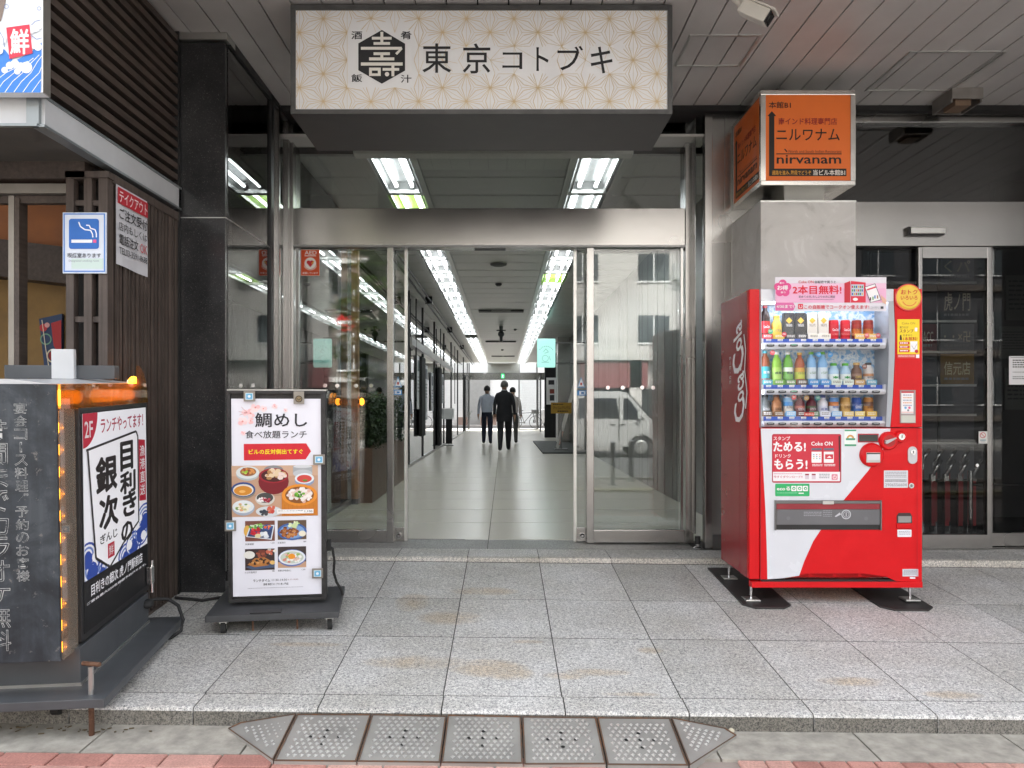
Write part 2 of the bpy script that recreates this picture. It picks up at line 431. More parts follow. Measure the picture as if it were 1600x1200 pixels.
class MB:
    def __init__(self, mat=None):
        self.v = []; self.f = []; self.fm = []; self.mats = []; self.k = 0
        if mat: self.use(mat)
    def use(self, mat):
        if mat not in self.mats: self.mats.append(mat)
        self.k = self.mats.index(mat); return self
    def add(self, verts, faces):
        n = len(self.v); self.v += [tuple(p) for p in verts]
        for f in faces:
            self.f.append(tuple(i + n for i in f)); self.fm.append(self.k)
        return self
    def box(self, x0, x1, y0, y1, z0, z1):
        v = [(x, y, z) for z in (z0, z1) for y in (y0, y1) for x in (x0, x1)]
        return self.add(v, [(0, 2, 3, 1), (4, 5, 7, 6), (0, 1, 5, 4), (2, 6, 7, 3), (0, 4, 6, 2), (1, 3, 7, 5)])
    def obox(self, c, d, rot=None):
        """box with centre c, full sizes d, 3x3 rotation rot"""
        rot = rot or Matrix.Identity(3); c = Vector(c)
        v = [c + rot @ Vector((sx * d[0] / 2, sy * d[1] / 2, sz * d[2] / 2)) for sz in (-1, 1) for sy in (-1, 1) for sx in (-1, 1)]
        return self.add(v, [(0, 2, 3, 1), (4, 5, 7, 6), (0, 1, 5, 4), (2, 6, 7, 3), (0, 4, 6, 2), (1, 3, 7, 5)])
    def bar(self, p0, p1, w, h):
        p0, p1 = Vector(p0), Vector(p1); d = p1 - p0
        q = d.to_track_quat('Y', 'Z').to_matrix()
        return self.obox((p0 + p1) / 2, (w, d.length, h), q)
    def prism(self, pts, axis, a, b):
        def P(p, t):
            return {'x': (t, p[0], p[1]), 'y': (p[0], t, p[1]), 'z': (p[0], p[1], t)}[axis]
        n = len(pts)
        v = [P(p, a) for p in pts] + [P(p, b) for p in pts]
        f = [tuple(range(n))[::-1], tuple(range(n, 2 * n))] + [(i, (i + 1) % n, n + (i + 1) % n, n + i) for i in range(n)]
        return self.add(v, f)
    def poly(self, pts):
        return self.add(pts, [tuple(range(len(pts)))])
    def cyl(self, p0, p1, r0, r1=None, n=12, caps=True):
        p0, p1 = Vector(p0), Vector(p1); r1 = r0 if r1 is None else r1
        q = (p1 - p0).to_track_quat('Z', 'Y').to_matrix()
        v = []
        for p, r in ((p0, r0), (p1, r1)):
            for i in range(n):
                a = 2 * math.pi * i / n
                v.append(p + q @ Vector((r * math.cos(a), r * math.sin(a), 0)))
        f = [(i, (i + 1) % n, n + (i + 1) % n, n + i) for i in range(n)]
        if caps: f += [tuple(range(n))[::-1], tuple(range(n, 2 * n))]
        return self.add(v, f)
    def tube(self, pts, r, n=8):
        pts = [Vector(p) for p in pts]; v = []; f = []
        for k, p in enumerate(pts):
            d = (pts[min(k + 1, len(pts) - 1)] - pts[max(k - 1, 0)])
            q = d.to_track_quat('Z', 'Y').to_matrix(); rr = r[k] if isinstance(r, (list, tuple)) else r
            for i in range(n):
                a = 2 * math.pi * i / n
                v.append(p + q @ Vector((rr * math.cos(a), rr * math.sin(a), 0)))
        for k in range(len(pts) - 1):
            for i in range(n):
                f.append((k * n + i, k * n + (i + 1) % n, (k + 1) * n + (i + 1) % n, (k + 1) * n + i))
        f += [tuple(range(n))[::-1], tuple(range((len(pts) - 1) * n, len(pts) * n))]
        return self.add(v, f)
    def lathe(self, prof, cx=0, cy=0, cz=0, n=16, sx=1.0, sy=1.0):
        v = []; f = []
        for r, z in prof:
            for i in range(n):
                a = 2 * math.pi * i / n
                v.append((cx + sx * r * math.cos(a), cy + sy * r * math.sin(a), cz + z))
        for k in range(len(prof) - 1):
            for i in range(n):
                f.append((k * n + i, k * n + (i + 1) % n, (k + 1) * n + (i + 1) % n, (k + 1) * n + i))
        f += [tuple(range(n))[::-1], tuple(range((len(prof) - 1) * n, len(prof) * n))]
        return self.add(v, f)
    def ball(self, c, r, n=10, m=6, s=(1, 1, 1)):
        prof = [(max(1e-4, r * math.sin(math.pi * j / m)), -r * math.cos(math.pi * j / m)) for j in range(m + 1)]
        k = len(self.v); self.lathe(prof, 0, 0, 0, n)
        for i in range(k, len(self.v)):
            p = self.v[i]; self.v[i] = (c[0] + p[0] * s[0], c[1] + p[1] * s[1], c[2] + p[2] * s[2])
        return self
    def mesh(self, name, off=Vector((0, 0, 0)), smooth=None, bevel=0.0, segs=2):
        me = bpy.data.meshes.new(name)
        me.from_pydata([(p[0] - off[0], p[1] - off[1], p[2] - off[2]) for p in self.v], [], self.f)
        for m in self.mats: me.materials.append(m)
        if len(self.mats) > 1: me.polygons.foreach_set('material_index', self.fm)
        bm = bmesh.new(); bm.from_mesh(me)
        bmesh.ops.recalc_face_normals(bm, faces=bm.faces)
        if bevel > 0:
            es = [e for e in bm.edges if len(e.link_faces) == 2 and e.calc_face_angle(0) > 0.5]
            bmesh.ops.bevel(bm, geom=es, offset=bevel, segments=segs, profile=0.6, affect='EDGES', clamp_overlap=True)
        bm.to_mesh(me); bm.free()
        if smooth is not None:
            me.polygons.foreach_set('use_smooth', [True] * len(me.polygons))
            me.set_sharp_from_angle(angle=R(smooth))
        me.update()
        return me
    def build(self, name, parent=None, smooth=None, bevel=0.0, segs=2, label=None):
        me = self.mesh(name, origin_for(parent), smooth, bevel, segs)
        return link_obj(name, me, parent, label)

def link_obj(name, me, parent=None, label=None, loc=None):
    o = bpy.data.objects.new(name, me); COL.objects.link(o)
    if parent is not None: o.parent = parent
    if loc is not None: o.location = Vector(loc) - origin_for(parent)
    if label: o['label'] = label
    return o

def copy_tree(o, parent=None):
    c = o.copy(); COL.objects.link(c); c.parent = parent
    for ch in list(o.children): copy_tree(ch, c)
    return c

TEXT_CACHE = {}
def text_mesh(s, bold=0.0, res=2):
    key = (s, bold, res)
    if key not in TEXT_CACHE:
        c = bpy.data.curves.new('lettering', 'FONT'); c.body = s; c.size = 1.0; c.resolution_u = res; c.offset = bold
        o = bpy.data.objects.new('lettering', c)
        me = bpy.data.meshes.new_from_object(o)
        v = [(p.co.x, p.co.y) for p in me.vertices]; f = [tuple(p.vertices) for p in me.polygons]
        bpy.data.objects.remove(o); bpy.data.curves.remove(c); bpy.data.meshes.remove(me)
        xs = [p[0] for p in v] or [0]; ys = [p[1] for p in v] or [0]
        TEXT_CACHE[key] = (v, f, min(xs), max(xs), min(ys), max(ys))
    return TEXT_CACHE[key]

class Sheet(MB):
    """flat print on a surface: photo pixels mapped to metres in the plane (O, U right, V up)"""
    def __init__(self, O, U, V, x0, y0, sx, sy=None, lift=0.0012):
        MB.__init__(self)
        self.O, self.U, self.V = Vector(O), Vector(U).normalized(), Vector(V).normalized()
        self.clip = None; self.cnt = 0
        self.N = self.U.cross(self.V); self.x0, self.y0, self.sx, self.sy = x0, y0, sx, sy or sx; self.lift = lift
    def P(self, px, py, layer=0):
        return self.O + self.U * ((px - self.x0) * self.sx) + self.V * ((self.y0 - py) * self.sy) + self.N * (self.lift + layer * 0.0007)
    def shape(self, pts, mat, layer=0):
        self.use(mat); pts = self.cut(pts)
        self.cnt += 1; layer = layer + (self.cnt % 60) * .015
        if len(pts) > 2: self.poly([self.P(x, y, layer) for x, y in pts])
        return self
    def cut(self, pts):
        if not self.clip: return pts
        x0, y0, x1, y1 = self.clip
        for ax, lim, sg in ((0, x0, 1), (0, x1, -1), (1, y0, 1), (1, y1, -1)):
            out = []
            for i in range(len(pts)):
                a, b = pts[i - 1], pts[i]; da, db = sg * (a[ax] - lim), sg * (b[ax] - lim)
                if (da >= 0) != (db >= 0):
                    t = da / (da - db); out.append((a[0] + t * (b[0] - a[0]), a[1] + t * (b[1] - a[1])))
                if db >= 0: out.append(b)
            pts = out
            if not pts: break
        return pts
    def rect(self, x0, y0, x1, y1, mat, layer=0):
        return self.shape([(x0, y1), (x1, y1), (x1, y0), (x0, y0)], mat, layer)
    def rrect(self, x0, y0, x1, y1, r, mat, layer=0):
        pts = []
        for cx, cy, a0 in ((x1 - r, y1 - r, 0), (x0 + r, y1 - r, 90), (x0 + r, y0 + r, 180), (x1 - r, y0 + r, 270)):
            for k in range(5):
                a = R(a0 + 22.5 * k); pts.append((cx + r * math.cos(a), cy + r * math.sin(a)))
        return self.shape(pts, mat, layer)
    def disc(self, cx, cy, rx, mat, layer=0, ry=None, n=24, a0=0, a1=360):
        ry = ry or rx
        pts = [(cx + rx * math.cos(R(a0 + (a1 - a0) * k / n)), cy + ry * math.sin(R(a0 + (a1 - a0) * k / n))) for k in range(n if a1 - a0 >= 360 else n + 1)]
        if a1 - a0 < 360: pts.append((cx, cy))
        return self.shape(pts, mat, layer)
    def ring(self, cx, cy, r0, r1, mat, layer=0, n=24, a0=0, a1=360):
        for k in range(n):
            a, b = R(a0 + (a1 - a0) * k / n), R(a0 + (a1 - a0) * (k + 1) / n)
            self.shape([(cx + r0 * math.cos(a), cy + r0 * math.sin(a)), (cx + r1 * math.cos(a), cy + r1 * math.sin(a)), (cx + r1 * math.cos(b), cy + r1 * math.sin(b)), (cx + r0 * math.cos(b), cy + r0 * math.sin(b))], mat, layer)
    def line(self, pts, w, mat, layer=0):
        self.use(mat)
        for (xa, ya), (xb, yb) in zip(pts[:-1], pts[1:]):
            d = math.hypot(xb - xa, yb - ya) or 1; nx, ny = -(yb - ya) / d * w / 2, (xb - xa) / d * w / 2
            self.shape([(xa + nx, ya + ny), (xb + nx, yb + ny), (xb - nx, yb - ny), (xa - nx, ya - ny)], mat, layer)
    def text(self, s, x0, y0, x1, y1, mat, layer=1, bold=0.0, skew=0.0, res=2):
        """lettering fitted into the pixel box"""
        if bold > .013:
            rx = bold * .75 * (x1 - x0) / max(.5, text_mesh(s, 0, res)[3] - text_mesh(s, 0, res)[2]); ry = bold * .75 * abs(y1 - y0)
            for q, (dx, dy) in enumerate(((-1, 0), (1, 0), (0, -1), (0, 1), (-.7, -.7), (.7, .7), (-.7, .7), (.7, -.7))):
                self.text(s, x0 + rx + dx * rx, y0 + ry + dy * ry, x1 - rx + dx * rx, y1 - ry + dy * ry, mat, layer + q * .05, 0.0, skew, res)
            return
        v, f, a0, a1, b0, b1 = text_mesh(s, bold, res)
        if not v: return
        self.use(mat); k = len(self.v)
        for p in v:
            tx = (p[0] - a0) / max(1e-6, a1 - a0); ty = (p[1] - b0) / max(1e-6, b1 - b0)
            self.v.append(tuple(self.P(x0 + tx * (x1 - x0) + skew * ty * (y1 - y0), y1 + ty * (y0 - y1), layer)))
        for q in f:
            self.f.append(tuple(i + k for i in q)); self.fm.append(self.k)
    def vtext(self, s, xc, y0, y1, w, mat, layer=1, bold=0.0, fill=0.86):
        """characters stacked top to bottom"""
        n = len(s); h = (y1 - y0) / n
        for i, ch in enumerate(s):
            if ch == ' ': continue
            if ch == 'ー':
                self.rect(xc - w * .08, y0 + i * h + h * .1, xc + w * .08, y0 + (i + 1) * h - h * .1, mat, layer); continue
            self.text(ch, xc - w / 2, y0 + i * h + h * (1 - fill) / 2, xc + w / 2, y0 + (i + 1) * h - h * (1 - fill) / 2, mat, layer, bold)
    def scribble(self, x0, y0, x1, y1, rows, mat, layer=1, fill=.45):
        """lines of print too small to read"""
        rnd = random.Random(int(x0 * 7 + y0 * 13)); h = (y1 - y0) / rows
        for r in range(rows):
            x = x0
            while x < x1:
                w = rnd.uniform(.5, 1.5) * h
                self.rect(x, y0 + r * h, min(x1, x + w), y0 + r * h + h * fill, mat, layer); x += w + h * rnd.uniform(.15, .35)
    def build(self, name, parent=None, label=None):
        off = origin_for(parent); me = bpy.data.meshes.new(name)
        me.from_pydata([(p[0] - off[0], p[1] - off[1], p[2] - off[2]) for p in self.v], [], self.f)
        for m in self.mats: me.materials.append(m)
        me.polygons.foreach_set('material_index', self.fm)
        return link_obj(name, me, parent, label)
EX, EY, EZ = Vector((1, 0, 0)), Vector((0, 1, 0)), Vector((0, 0, 1))
# ================================================================== THE SETTING
SOFF = 3.40; YD = 6.23; CEILZ = 3.20; XL = -1.74; XR = 2.0; YE = 37.0
# ground and street
o = struct(MB(ASPHALT).box(-90, 90, -90, 110, -0.9, -0.40).build('ground'))
pav = struct(MB(M('pavement_bed', (.30, .25, .22), rough=.9, var=.2, bump=.3)).prism(
    [(-30, pz(-30, 0) - .012), (30, pz(30, 0) - .012), (30, -.75), (-30, -.75)], 'y', -2.2, 3.0).build('pavement'))
# bricks of the pavement nearest the platform
def paver_mesh(l, d):
    mb = MB(PAVER); g = .003; h0, h1 = -.03, 0.0; e = .004
    a, b = l / 2 - g, d / 2 - g
    lo = [(-a, -b, h0), (a, -b, h0), (a, b, h0), (-a, b, h0)]
    mid = [(-a, -b, h1 - e), (a, -b, h1 - e), (a, b, h1 - e), (-a, b, h1 - e)]
    hi = [(-a + e, -b + e, h1), (a - e, -b + e, h1), (a - e, b - e, h1), (-a + e, b - e, h1)]
    f = [(0, 1, 5, 4), (1, 2, 6, 5), (2, 3, 7, 6), (3, 0, 4, 7), (4, 5, 9, 8), (5, 6, 10, 9), (6, 7, 11, 10), (7, 4, 8, 11), (8, 9, 10, 11)]
    mb.add(lo + mid + hi, f)
    return mb.mesh('brick')
me_long, me_sq = paver_mesh(.21, .105), paver_mesh(.105, .105)
def put_brick(me, x, y, r=0):
    b = link_obj('brick', me, pav); b.location = (x, y, pz(x, y) + random.uniform(-.0015, .0015) + .001)
    b.rotation_euler = (random.uniform(-.006, .006), .011 + random.uniform(-.006, .006), r + random.uniform(-.008, .008))
YB = 2.965
for k in range(26):                                   # header course on the right, long bricks on the left
    x = 0.95 + k * .105
    if x < 2.6: put_brick(me_sq, x, YB - .0525)
for k in range(14): put_brick(me_long, -2.45 + k * .21, YB - .0525)
for r in range(1, 4):
    for k in range(26):
        put_brick(me_long, -2.6 + k * .21 + (r % 2) * .105, YB - .0525 - .105 * r)
# kerb slabs between the bricks and the platform
kerb = struct(MB(CONCRETE).prism([(-6, pz(-6, 0) - .02), (6, pz(6, 0) - .02), (6, -.6), (-6, -.6)], 'y', 2.97, 3.25).build('kerb'))
for k in range(12):
    x0 = -3.5 + k * .62
    mb = MB(CONCRETE); h = lambda x: pz(x, 3)
    mb.add([(x0 + .003, 2.968, h(x0) - .03), (x0 + .614, 2.968, h(x0 + .6) - .03), (x0 + .614, 3.235, h(x0 + .6) - .03), (x0 + .003, 3.235, h(x0) - .03),
            (x0 + .003, 2.968, h(x0)), (x0 + .614, 2.968, h(x0 + .6)), (x0 + .614, 3.235, h(x0 + .6) + .004), (x0 + .003, 3.235, h(x0) + .004)],
           [(0, 3, 2, 1), (4, 5, 6, 7), (0, 1, 5, 4), (1, 2, 6, 5), (2, 3, 7, 6), (3, 0, 4, 7)])
    mb.build('kerb_slab', kerb)

# granite platform: bed + tiles
def slopebox(mb, x0, x1, y0, y1, top, thick, chamfer=0.0):
    c = chamfer
    V = [(x0, y0, top(x0, y0) - thick), (x1, y0, top(x1, y0) - thick), (x1, y1, top(x1, y1) - thick), (x0, y1, top(x0, y1) - thick),
         (x0, y0, top(x0, y0) - c), (x1, y0, top(x1, y0) - c), (x1, y1, top(x1, y1) - c), (x0, y1, top(x0, y1) - c)]
    F = [(0, 3, 2, 1), (0, 1, 5, 4), (1, 2, 6, 5), (2, 3, 7, 6), (3, 0, 4, 7)]
    if c:
        V += [(x0 + c, y0 + c, top(x0 + c, y0 + c)), (x1 - c, y0 + c, top(x1 - c, y0 + c)), (x1 - c, y1 - c, top(x1 - c, y1 - c)), (x0 + c, y1 - c, top(x0 + c, y1 - c))]
        F += [(4, 5, 9, 8), (5, 6, 10, 9), (6, 7, 11, 10), (7, 4, 8, 11), (8, 9, 10, 11)]
    else: F += [(4, 5, 6, 7)]
    return mb.add(V, F)
GROUT = M('dark_grout', (.07, .066, .06), rough=.95)
plat = MB(GROUT)
slopebox(plat, -6, 6, 3.235, 5.60, lambda x, y: gz(x, y) - .002, .8)
plat = struct(plat.build('entrance_platform'))
rows = [(3.217, 3.356), (3.356, 4.058), (4.058, 4.699), (4.699, 5.53)]
for ri, (y0, y1) in enumerate(rows):
    for k in range(-6, 10):
        x0 = -.268 + .52 * k + (.004 if ri == 0 else 0); x1 = x0 + .52; g = .003
        if ri == 0:
            mb = MB(G_TILE); c = .009
            prof = lambda x: [(y0 + .0, gz(x, y0) - .10), (y0, gz(x, y0) - .014), (y0 + .004, gz(x, y0) - .004), (y0 + .014, gz(x, y0)), (y1 - g, gz(x, y1)), (y1 - g, gz(x, y1) - .10)]
            a, b = prof(x0 + g), prof(x1 - g); n = len(a)
            V = [(x0 + g, *p) for p in a] + [(x1 - g, *p) for p in b]
            mb.add(V, [tuple(range(n)), tuple(range(n, 2 * n))[::-1]] + [(i, (i + 1) % n, n + (i + 1) % n, n + i) for i in range(1, n)])
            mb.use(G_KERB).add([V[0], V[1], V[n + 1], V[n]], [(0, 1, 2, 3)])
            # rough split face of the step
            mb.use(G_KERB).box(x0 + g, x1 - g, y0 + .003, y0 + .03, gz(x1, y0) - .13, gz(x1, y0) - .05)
            mb.build('tile', plat)
        else:
            slopebox(MB(G_TILE), x0 + g, x1 - g, y0 + .006, y1 - .006, gz, .03).build('tile', plat)
# upper landing
lz = lambda x, y: .0 - .006 * x
land = MB(GROUT)
slopebox(land, -6, 6, 5.58, 6.34, lambda x, y: lz(x, y) - .0025, .6)
land = struct(land.build('landing'))
for k in range(-5, 10):
    x0 = -.268 + .52 * k; x1 = x0 + .52; g = .0022
    slopebox(MB(G_ROUGH), x0 + g, x1 - g, 5.545, 5.605, lz, .06, .004).build('nosing', land)
    slopebox(MB(G_TILE), x0 + g, x1 - g, 5.607, 5.90, lz, .03, .0015).build('tile', land)
for x0, x1 in ((-1.75, -.13), (-.13, 1.48)):
    slopebox(MB(G_DARK), x0 + .002, x1 - .002, 5.903, 6.31, lz, .03, .0015).build('threshold_slab', land)
for x0, x1 in ((1.85, 3.1), (3.1, 4.4), (4.4, 5.9)):
    slopebox(MB(G_TILE), x0 + .002, x1 - .002, 5.903, 6.02, lz, .03, .0015).build('threshold_slab', land)

# corridor floor
cf = struct(MB(GROUT).box(-5.9, 5.9, 6.34, YE + .3, -.5, -.0022).build('corridor_floor'))
mt = {}
for i, (x0, x1) in enumerate(((XL, -.13), (-.13, XR))):
    mt[i] = MB(FLOOR_IN).box(-(x1 - x0) / 2 + .003, (x1 - x0) / 2 - .003, -.460, .460, -.0119, 0).mesh('floor_tile')
    for k in range(33):
        b = link_obj('floor_tile', mt[i], cf); b.location = ((x0 + x1) / 2, 6.315 + .465 + k * .93, random.uniform(-.0006, .0006))
        pass
MB(M('side_room_floor', (.13, .13, .125), rough=.25)).box(-5.9, XL - .03, 6.34, YE, -.0119, -.001).build('side_room_floor', cf)
MB(M('lobby_floor', (.06, .06, .06), rough=.2)).box(XR + .2, 5.9, 6.03, 10, -.0119, -.001).build('lobby_floor', cf)

# corridor ceiling
cc = struct(MB(SOFFIT_GAP).box(-5.9, 5.9, YD - .35, YE + .3, CEILZ + .16, CEILZ + .3).build('corridor_ceiling'))
def panel_set(x0, x1, pitch, y0, y1, name='ceiling_panel'):
    me = MB(CEIL).box(-(x1 - x0) / 2 + .004, (x1 - x0) / 2 - .004, -pitch / 2 + .014, pitch / 2 - .014, 0, .02).mesh(name)
    y = y0
    while y + pitch <= y1 + .01:
        b = link_obj(name, me, cc); b.location = ((x0 + x1) / 2, y + pitch / 2, CEILZ + random.uniform(0, .002)); y += pitch
panel_set(-.74, .56, .60, 6.45, YE)
panel_set(XL - 1.2, -1.22, .60, 6.45, YE)
panel_set(1.07, XR + .0, .60, 6.45, YE)
for x0, x1 in ((-1.22, -1.16), (-.80, -.74), (.56, .62), (1.01, 1.07)):
    MB(ALU).box(x0, x1, 6.44, YE, CEILZ - .012, CEILZ + .06).build('light_trough_rail', cc)
MB(M('trough_white', (.82, .80, .75), rough=.5)).box(-1.24, 1.06, 6.30, 6.43, CEILZ - .03, CEILZ + .08).build('light_trough_end', cc)
panel_set(XL - .3, XR - .4, .28, YD - .25, YD + .04)

# soffit over the platform
sf = struct(MB(SOFFIT_GAP).box(-2.3, 6.0, 2.9, 6.0, SOFF + .03, SOFF + .06).build('soffit'))
pw = .178
me = MB(SOFFIT).box(-pw / 2 + .0045, pw / 2 - .0045, 0, 3.08, 0, .022).mesh('soffit_panel')
me_s = MB(SOFFIT).box(-pw / 2 + .0045, pw / 2 - .0045, 0, 3.28, 0, .022).mesh('soffit_panel')
k = 0
x = -2.2
while x < 5.9:
    b = link_obj('soffit_panel', me_s if -1.8 < x < 1.5 else me, sf); b.location = (x, 2.9, SOFF + random.uniform(0, .0015))
    x += pw
MB(SOFFIT).box(-2.3, 6, 2.86, 2.9, SOFF - .02, SOFF + .25).build('soffit_edge', sf)
def hatch(x0, x1, y0, y1):
    t = .018; mb = MB(ALU)
    for a in ((x0, x1, y0, y0 + t), (x0, x1, y1 - t, y1), (x0, x0 + t, y0 + t, y1 - t), (x1 - t, x1, y0 + t, y1 - t)):
        mb.box(a[0], a[1], a[2], a[3], SOFF - .006, SOFF + .01)
    mb.build('hatch_frame', sf)
ys = lambda py: (SOFF - CH) * FPX / (CY - py)
hatch(PX(1352, ys(141)), PX(1487, ys(141)), ys(80) , ys(142))
hatch(1.15, 1.60, ys(54), ys(104))

# office building round all this (upper floors, outer and party walls)
bd = thing('office_building', 'grey office block over the passage, its upper floors carried above the entrance', 'building', (0, 4, -.4))
WALL = M('building_wall', (.34, .33, .31), rough=.8, var=.1)
MB(WALL).box(-22, 22, 2.9, YE + .6, SOFF + .28, 8.0).build('upper_facade', bd)
DKWALL = M('inner_dark_wall', (.055, .055, .057), rough=.45, var=.1)
MB(DKWALL).box(-6.2, -5.9, 5.0, YE, -.4, SOFF + .28).build('party_wall', bd)
MB(DKWALL).box(5.9, 6.2, 3.0, YE, -.4, SOFF + .28).build('party_wall', bd)
MB(DKWALL).box(-6.2, XL - .05, YE + .1, YE + .4, -.4, SOFF + .28).build('rear_wall', bd)
MB(DKWALL).box(XR + .01, 6.2, YE + .1, YE + .4, -.4, SOFF + .28).build('rear_wall', bd)
MB(DKWALL).box(-5.9, -2.06, 4.86, 5.02, -.4, SOFF + .28).build('cross_wall', bd)
MB(DKWALL).box(-3.6, -3.5, 5.02, 14.0, -.4, SOFF).build('inner_wall', bd)
MB(DKWALL).box(XR + .14, 5.9, 9.6, 9.75, -.4, SOFF).build('inner_wall', bd)

# corridor right wall: steel-grey vertical boards
rw = struct(MB(M('wall_core', (.07, .07, .07), rough=.8)).box(XR + .03, XR + .14, 6.0, YE, -.1, CEILZ + .2).build('corridor_wall'))
WB = M('corridor_wall_steel', (.20, .20, .195), rough=.33, metal=.7, var=.15, vscale=2)
meb = MB(WB).box(0, .03, -.108, .108, 0, CEILZ + .15).mesh('wall_board')
y = 6.45
while y < 18.0:
    b = link_obj('wall_board', meb, rw); b.location = (XR + random.uniform(-.003, .003), y + .112, 0); y += .224
mew = MB(WB).box(0, .03, -.448, .448, 0, CEILZ + .15).mesh('wall_board')
y = 18.2
while y < YE - .6:
    b = link_obj('wall_board', mew, rw); b.location = (XR, y + .45, 0); y += .905

# ------------------------------------------------------------------ left glass partition of the corridor
gp = thing('glass_partition', 'long glass wall along the passage, steel header and dark posts', 'partition', (XL, 6.4, 0))
ys_ = [6.42, 8.62, 11.7, 13.9, 16.3, 19.0, 22.0, 25.0, 28.5, 32.5, 36.6]
for a, b in zip(ys_[:-1], ys_[1:]):
    MB(GLASS_SIDE).box(XL - .006, XL + .006, a + .03, b - .03, .05, CEILZ - .02).build('pane', gp)
    MB(BLACK if a > 12 else STEEL_Z).box(XL - .028, XL + .028, a - .025, a + .025, 0, CEILZ).build('post', gp)
MB(STEEL_Y).box(XL - .03, XL + .03, 6.42, 36.6, 0, .05).build('bottom_rail', gp)
MB(STEEL_Y).box(XL - .05, XL + .07, 13.9, 25.0, 2.22, 2.36).build('door_header', gp)
MB(BLACK).tube([(XL + .26, 9.5, 3.08), (XL + .26, 36, 3.08)], .018).build('pipe', gp)
MB(BLACK).tube([(XL + .34, 9.5, 3.10), (XL + .34, 36, 3.10)], .014).build('pipe', gp)
for yy in (14.6, 20.2, 26):
    MB(BLACK).box(XL + .05, XL + .075, yy, yy + .03, 1.2, 3.15).build('hanger', gp)
    MB(BLACK).box(XL + .24, XL + .37, yy - .03, yy + .03, 3.05, 3.19).build('bracket', gp)
# dark door leaves and white notices along the partition
for i, (yy, h) in enumerate(((15.4, 2.1), (19.6, 2.1))):
    MB(BLACK_MATT).box(XL + .03, XL + .09, yy, yy + .7, .5 if i == 0 else .1, h).build('dark_panel', gp)

# ------------------------------------------------------------------ entrance frame
en = thing('entrance_frame', 'brushed steel entrance frame with wide header, fixed glass panes and transom', 'door frame', (-.1, YD, 0))
xa, xb = PX(458, YD), PX(1072, YD)
zb, zt, ztop = PZ(388, YD), PZ(330, YD), 3.36
MB(STEEL_X).box(xa + .03, xb - .03, YD - .10, YD + .10, zb, zt).build('header', en, bevel=.004)
MB(STEEL_D).box(xa + .03, xb - .03, YD - .11, YD - .10, zb - .012, zb + .004).build('header_lip', en)
MB(BLACK).box(PX(742, YD), PX(790, YD), YD - .06, YD - .0, zb - .02, zb - .0125).build('door_sensor', en)
MB(GLASS_SIDE).box(xa + .03, xb - .03, YD - .006, YD + .006, zt + .0005, ztop).build('transom_pane', en)
for x0, x1, y0 in ((xa - .005, xa + .028, YD - .10), (xb - .028, xb + .005, YD - .10)):
    MB(STEEL_Z).box(x0, x1, y0, YD + .08, 0, ztop).build('jamb', en, bevel=.003)
MB(STEEL_Z).box(xa + .045, xa + .066, YD - .085, YD - .06, .0, zb - .013).build('jamb_strip', en)
MB(STEEL_Z).box(xb - .062, xb - .045, YD - .085, YD - .06, .0, zb - .013).build('jamb_strip', en)
MB(STEEL_X).box(xa - .005, xb + .005, YD - .10, YD + .08, ztop, ztop + .05).build('head', en)
m1, m2 = PX(607, YD), PX(617, YD); m3, m4 = PX(915, YD), PX(926, YD)
for a, b in ((m1, m2), (m3, m4)):
    MB(STEEL_Z).box(a, b, YD - .09, YD - .03, 0, zb - .013).build('mullion', en, bevel=.003)
for a, b in ((xa + .03, m1), (m4, xb - .03)):
    MB(GLASS_DOOR).box(a, b, YD - .066, YD - .056, PZ(826, YD), zb).build('fixed_pane', en)
    MB(STEEL_X).box(a, b - .001, YD - .09, YD - .03, .005, PZ(826, YD)).build('bottom_rail', en, bevel=.003)
# steel buttons that mark the glass at eye level
for i, px in enumerate((511, 530, 559, 582)):
    MB(CHROME).cyl((PX(px, YD), YD - .067, PZ(603, YD)), (PX(px, YD), YD - .073, PZ(603, YD)), .016, n=16).build('glass_marker', en)
for i, px in enumerate((948, 971, 1001, 1018)):
    MB(CHROME).cyl((PX(px, YD), YD - .067, PZ(606, YD)), (PX(px, YD), YD - .073, PZ(606, YD)), .016, n=16).build('glass_marker', en)

def sliding_leaf(x0, x1, edge, label):
    t = thing('sliding_door', label, 'door', ((x0 + x1) / 2, YD + .02, 0), group='sliding doors of the entrance')
    MB(GLASS_DOOR).box(x0, x1, YD + .012, YD + .022, .06, zb - .004).build('pane', t)
    e = x1 if edge > 0 else x0
    MB(ALU).box(e - .012 + (.0 if edge > 0 else .0), e + .012, YD - .003, YD + .037, .0, zb - .003).build('edge_stile', t)
    s0, s1 = (x1 - .10, x1 - .012) if edge > 0 else (x0 + .012, x0 + .10)
    MB(STEEL_X).box(x0, x1, YD - .001, YD + .035, .004, .06).build('shoe', t)
    MB(STEEL_X).box(s0, s1, YD - .025, YD - .0015, .004, .115).build('lock_plate', t, bevel=.002)
    c = (s0 + s1) / 2
    MB(CHROME).lathe([(.024, 0), (.026, .004), (.02, .016), (.008, .022)], n=16).mesh
    mb = MB(CHROME); mb.cyl((c, YD - .0255, .05), (c, YD - .034, .05), .024, n=18); mb.cyl((c, YD - .034, .05), (c, YD - .046, .05), .02, .009, n=18)
    mb.build('lock_knob', t, smooth=40)
    return t
sliding_leaf(xa + .06, PX(634.5, YD), 1, 'open glass sliding door leaf stacked behind the pane beside the menu board')
sliding_leaf(PX(898.5, YD), xb - .06, -1, 'open glass sliding door leaf stacked behind the pane nearest the red machine')

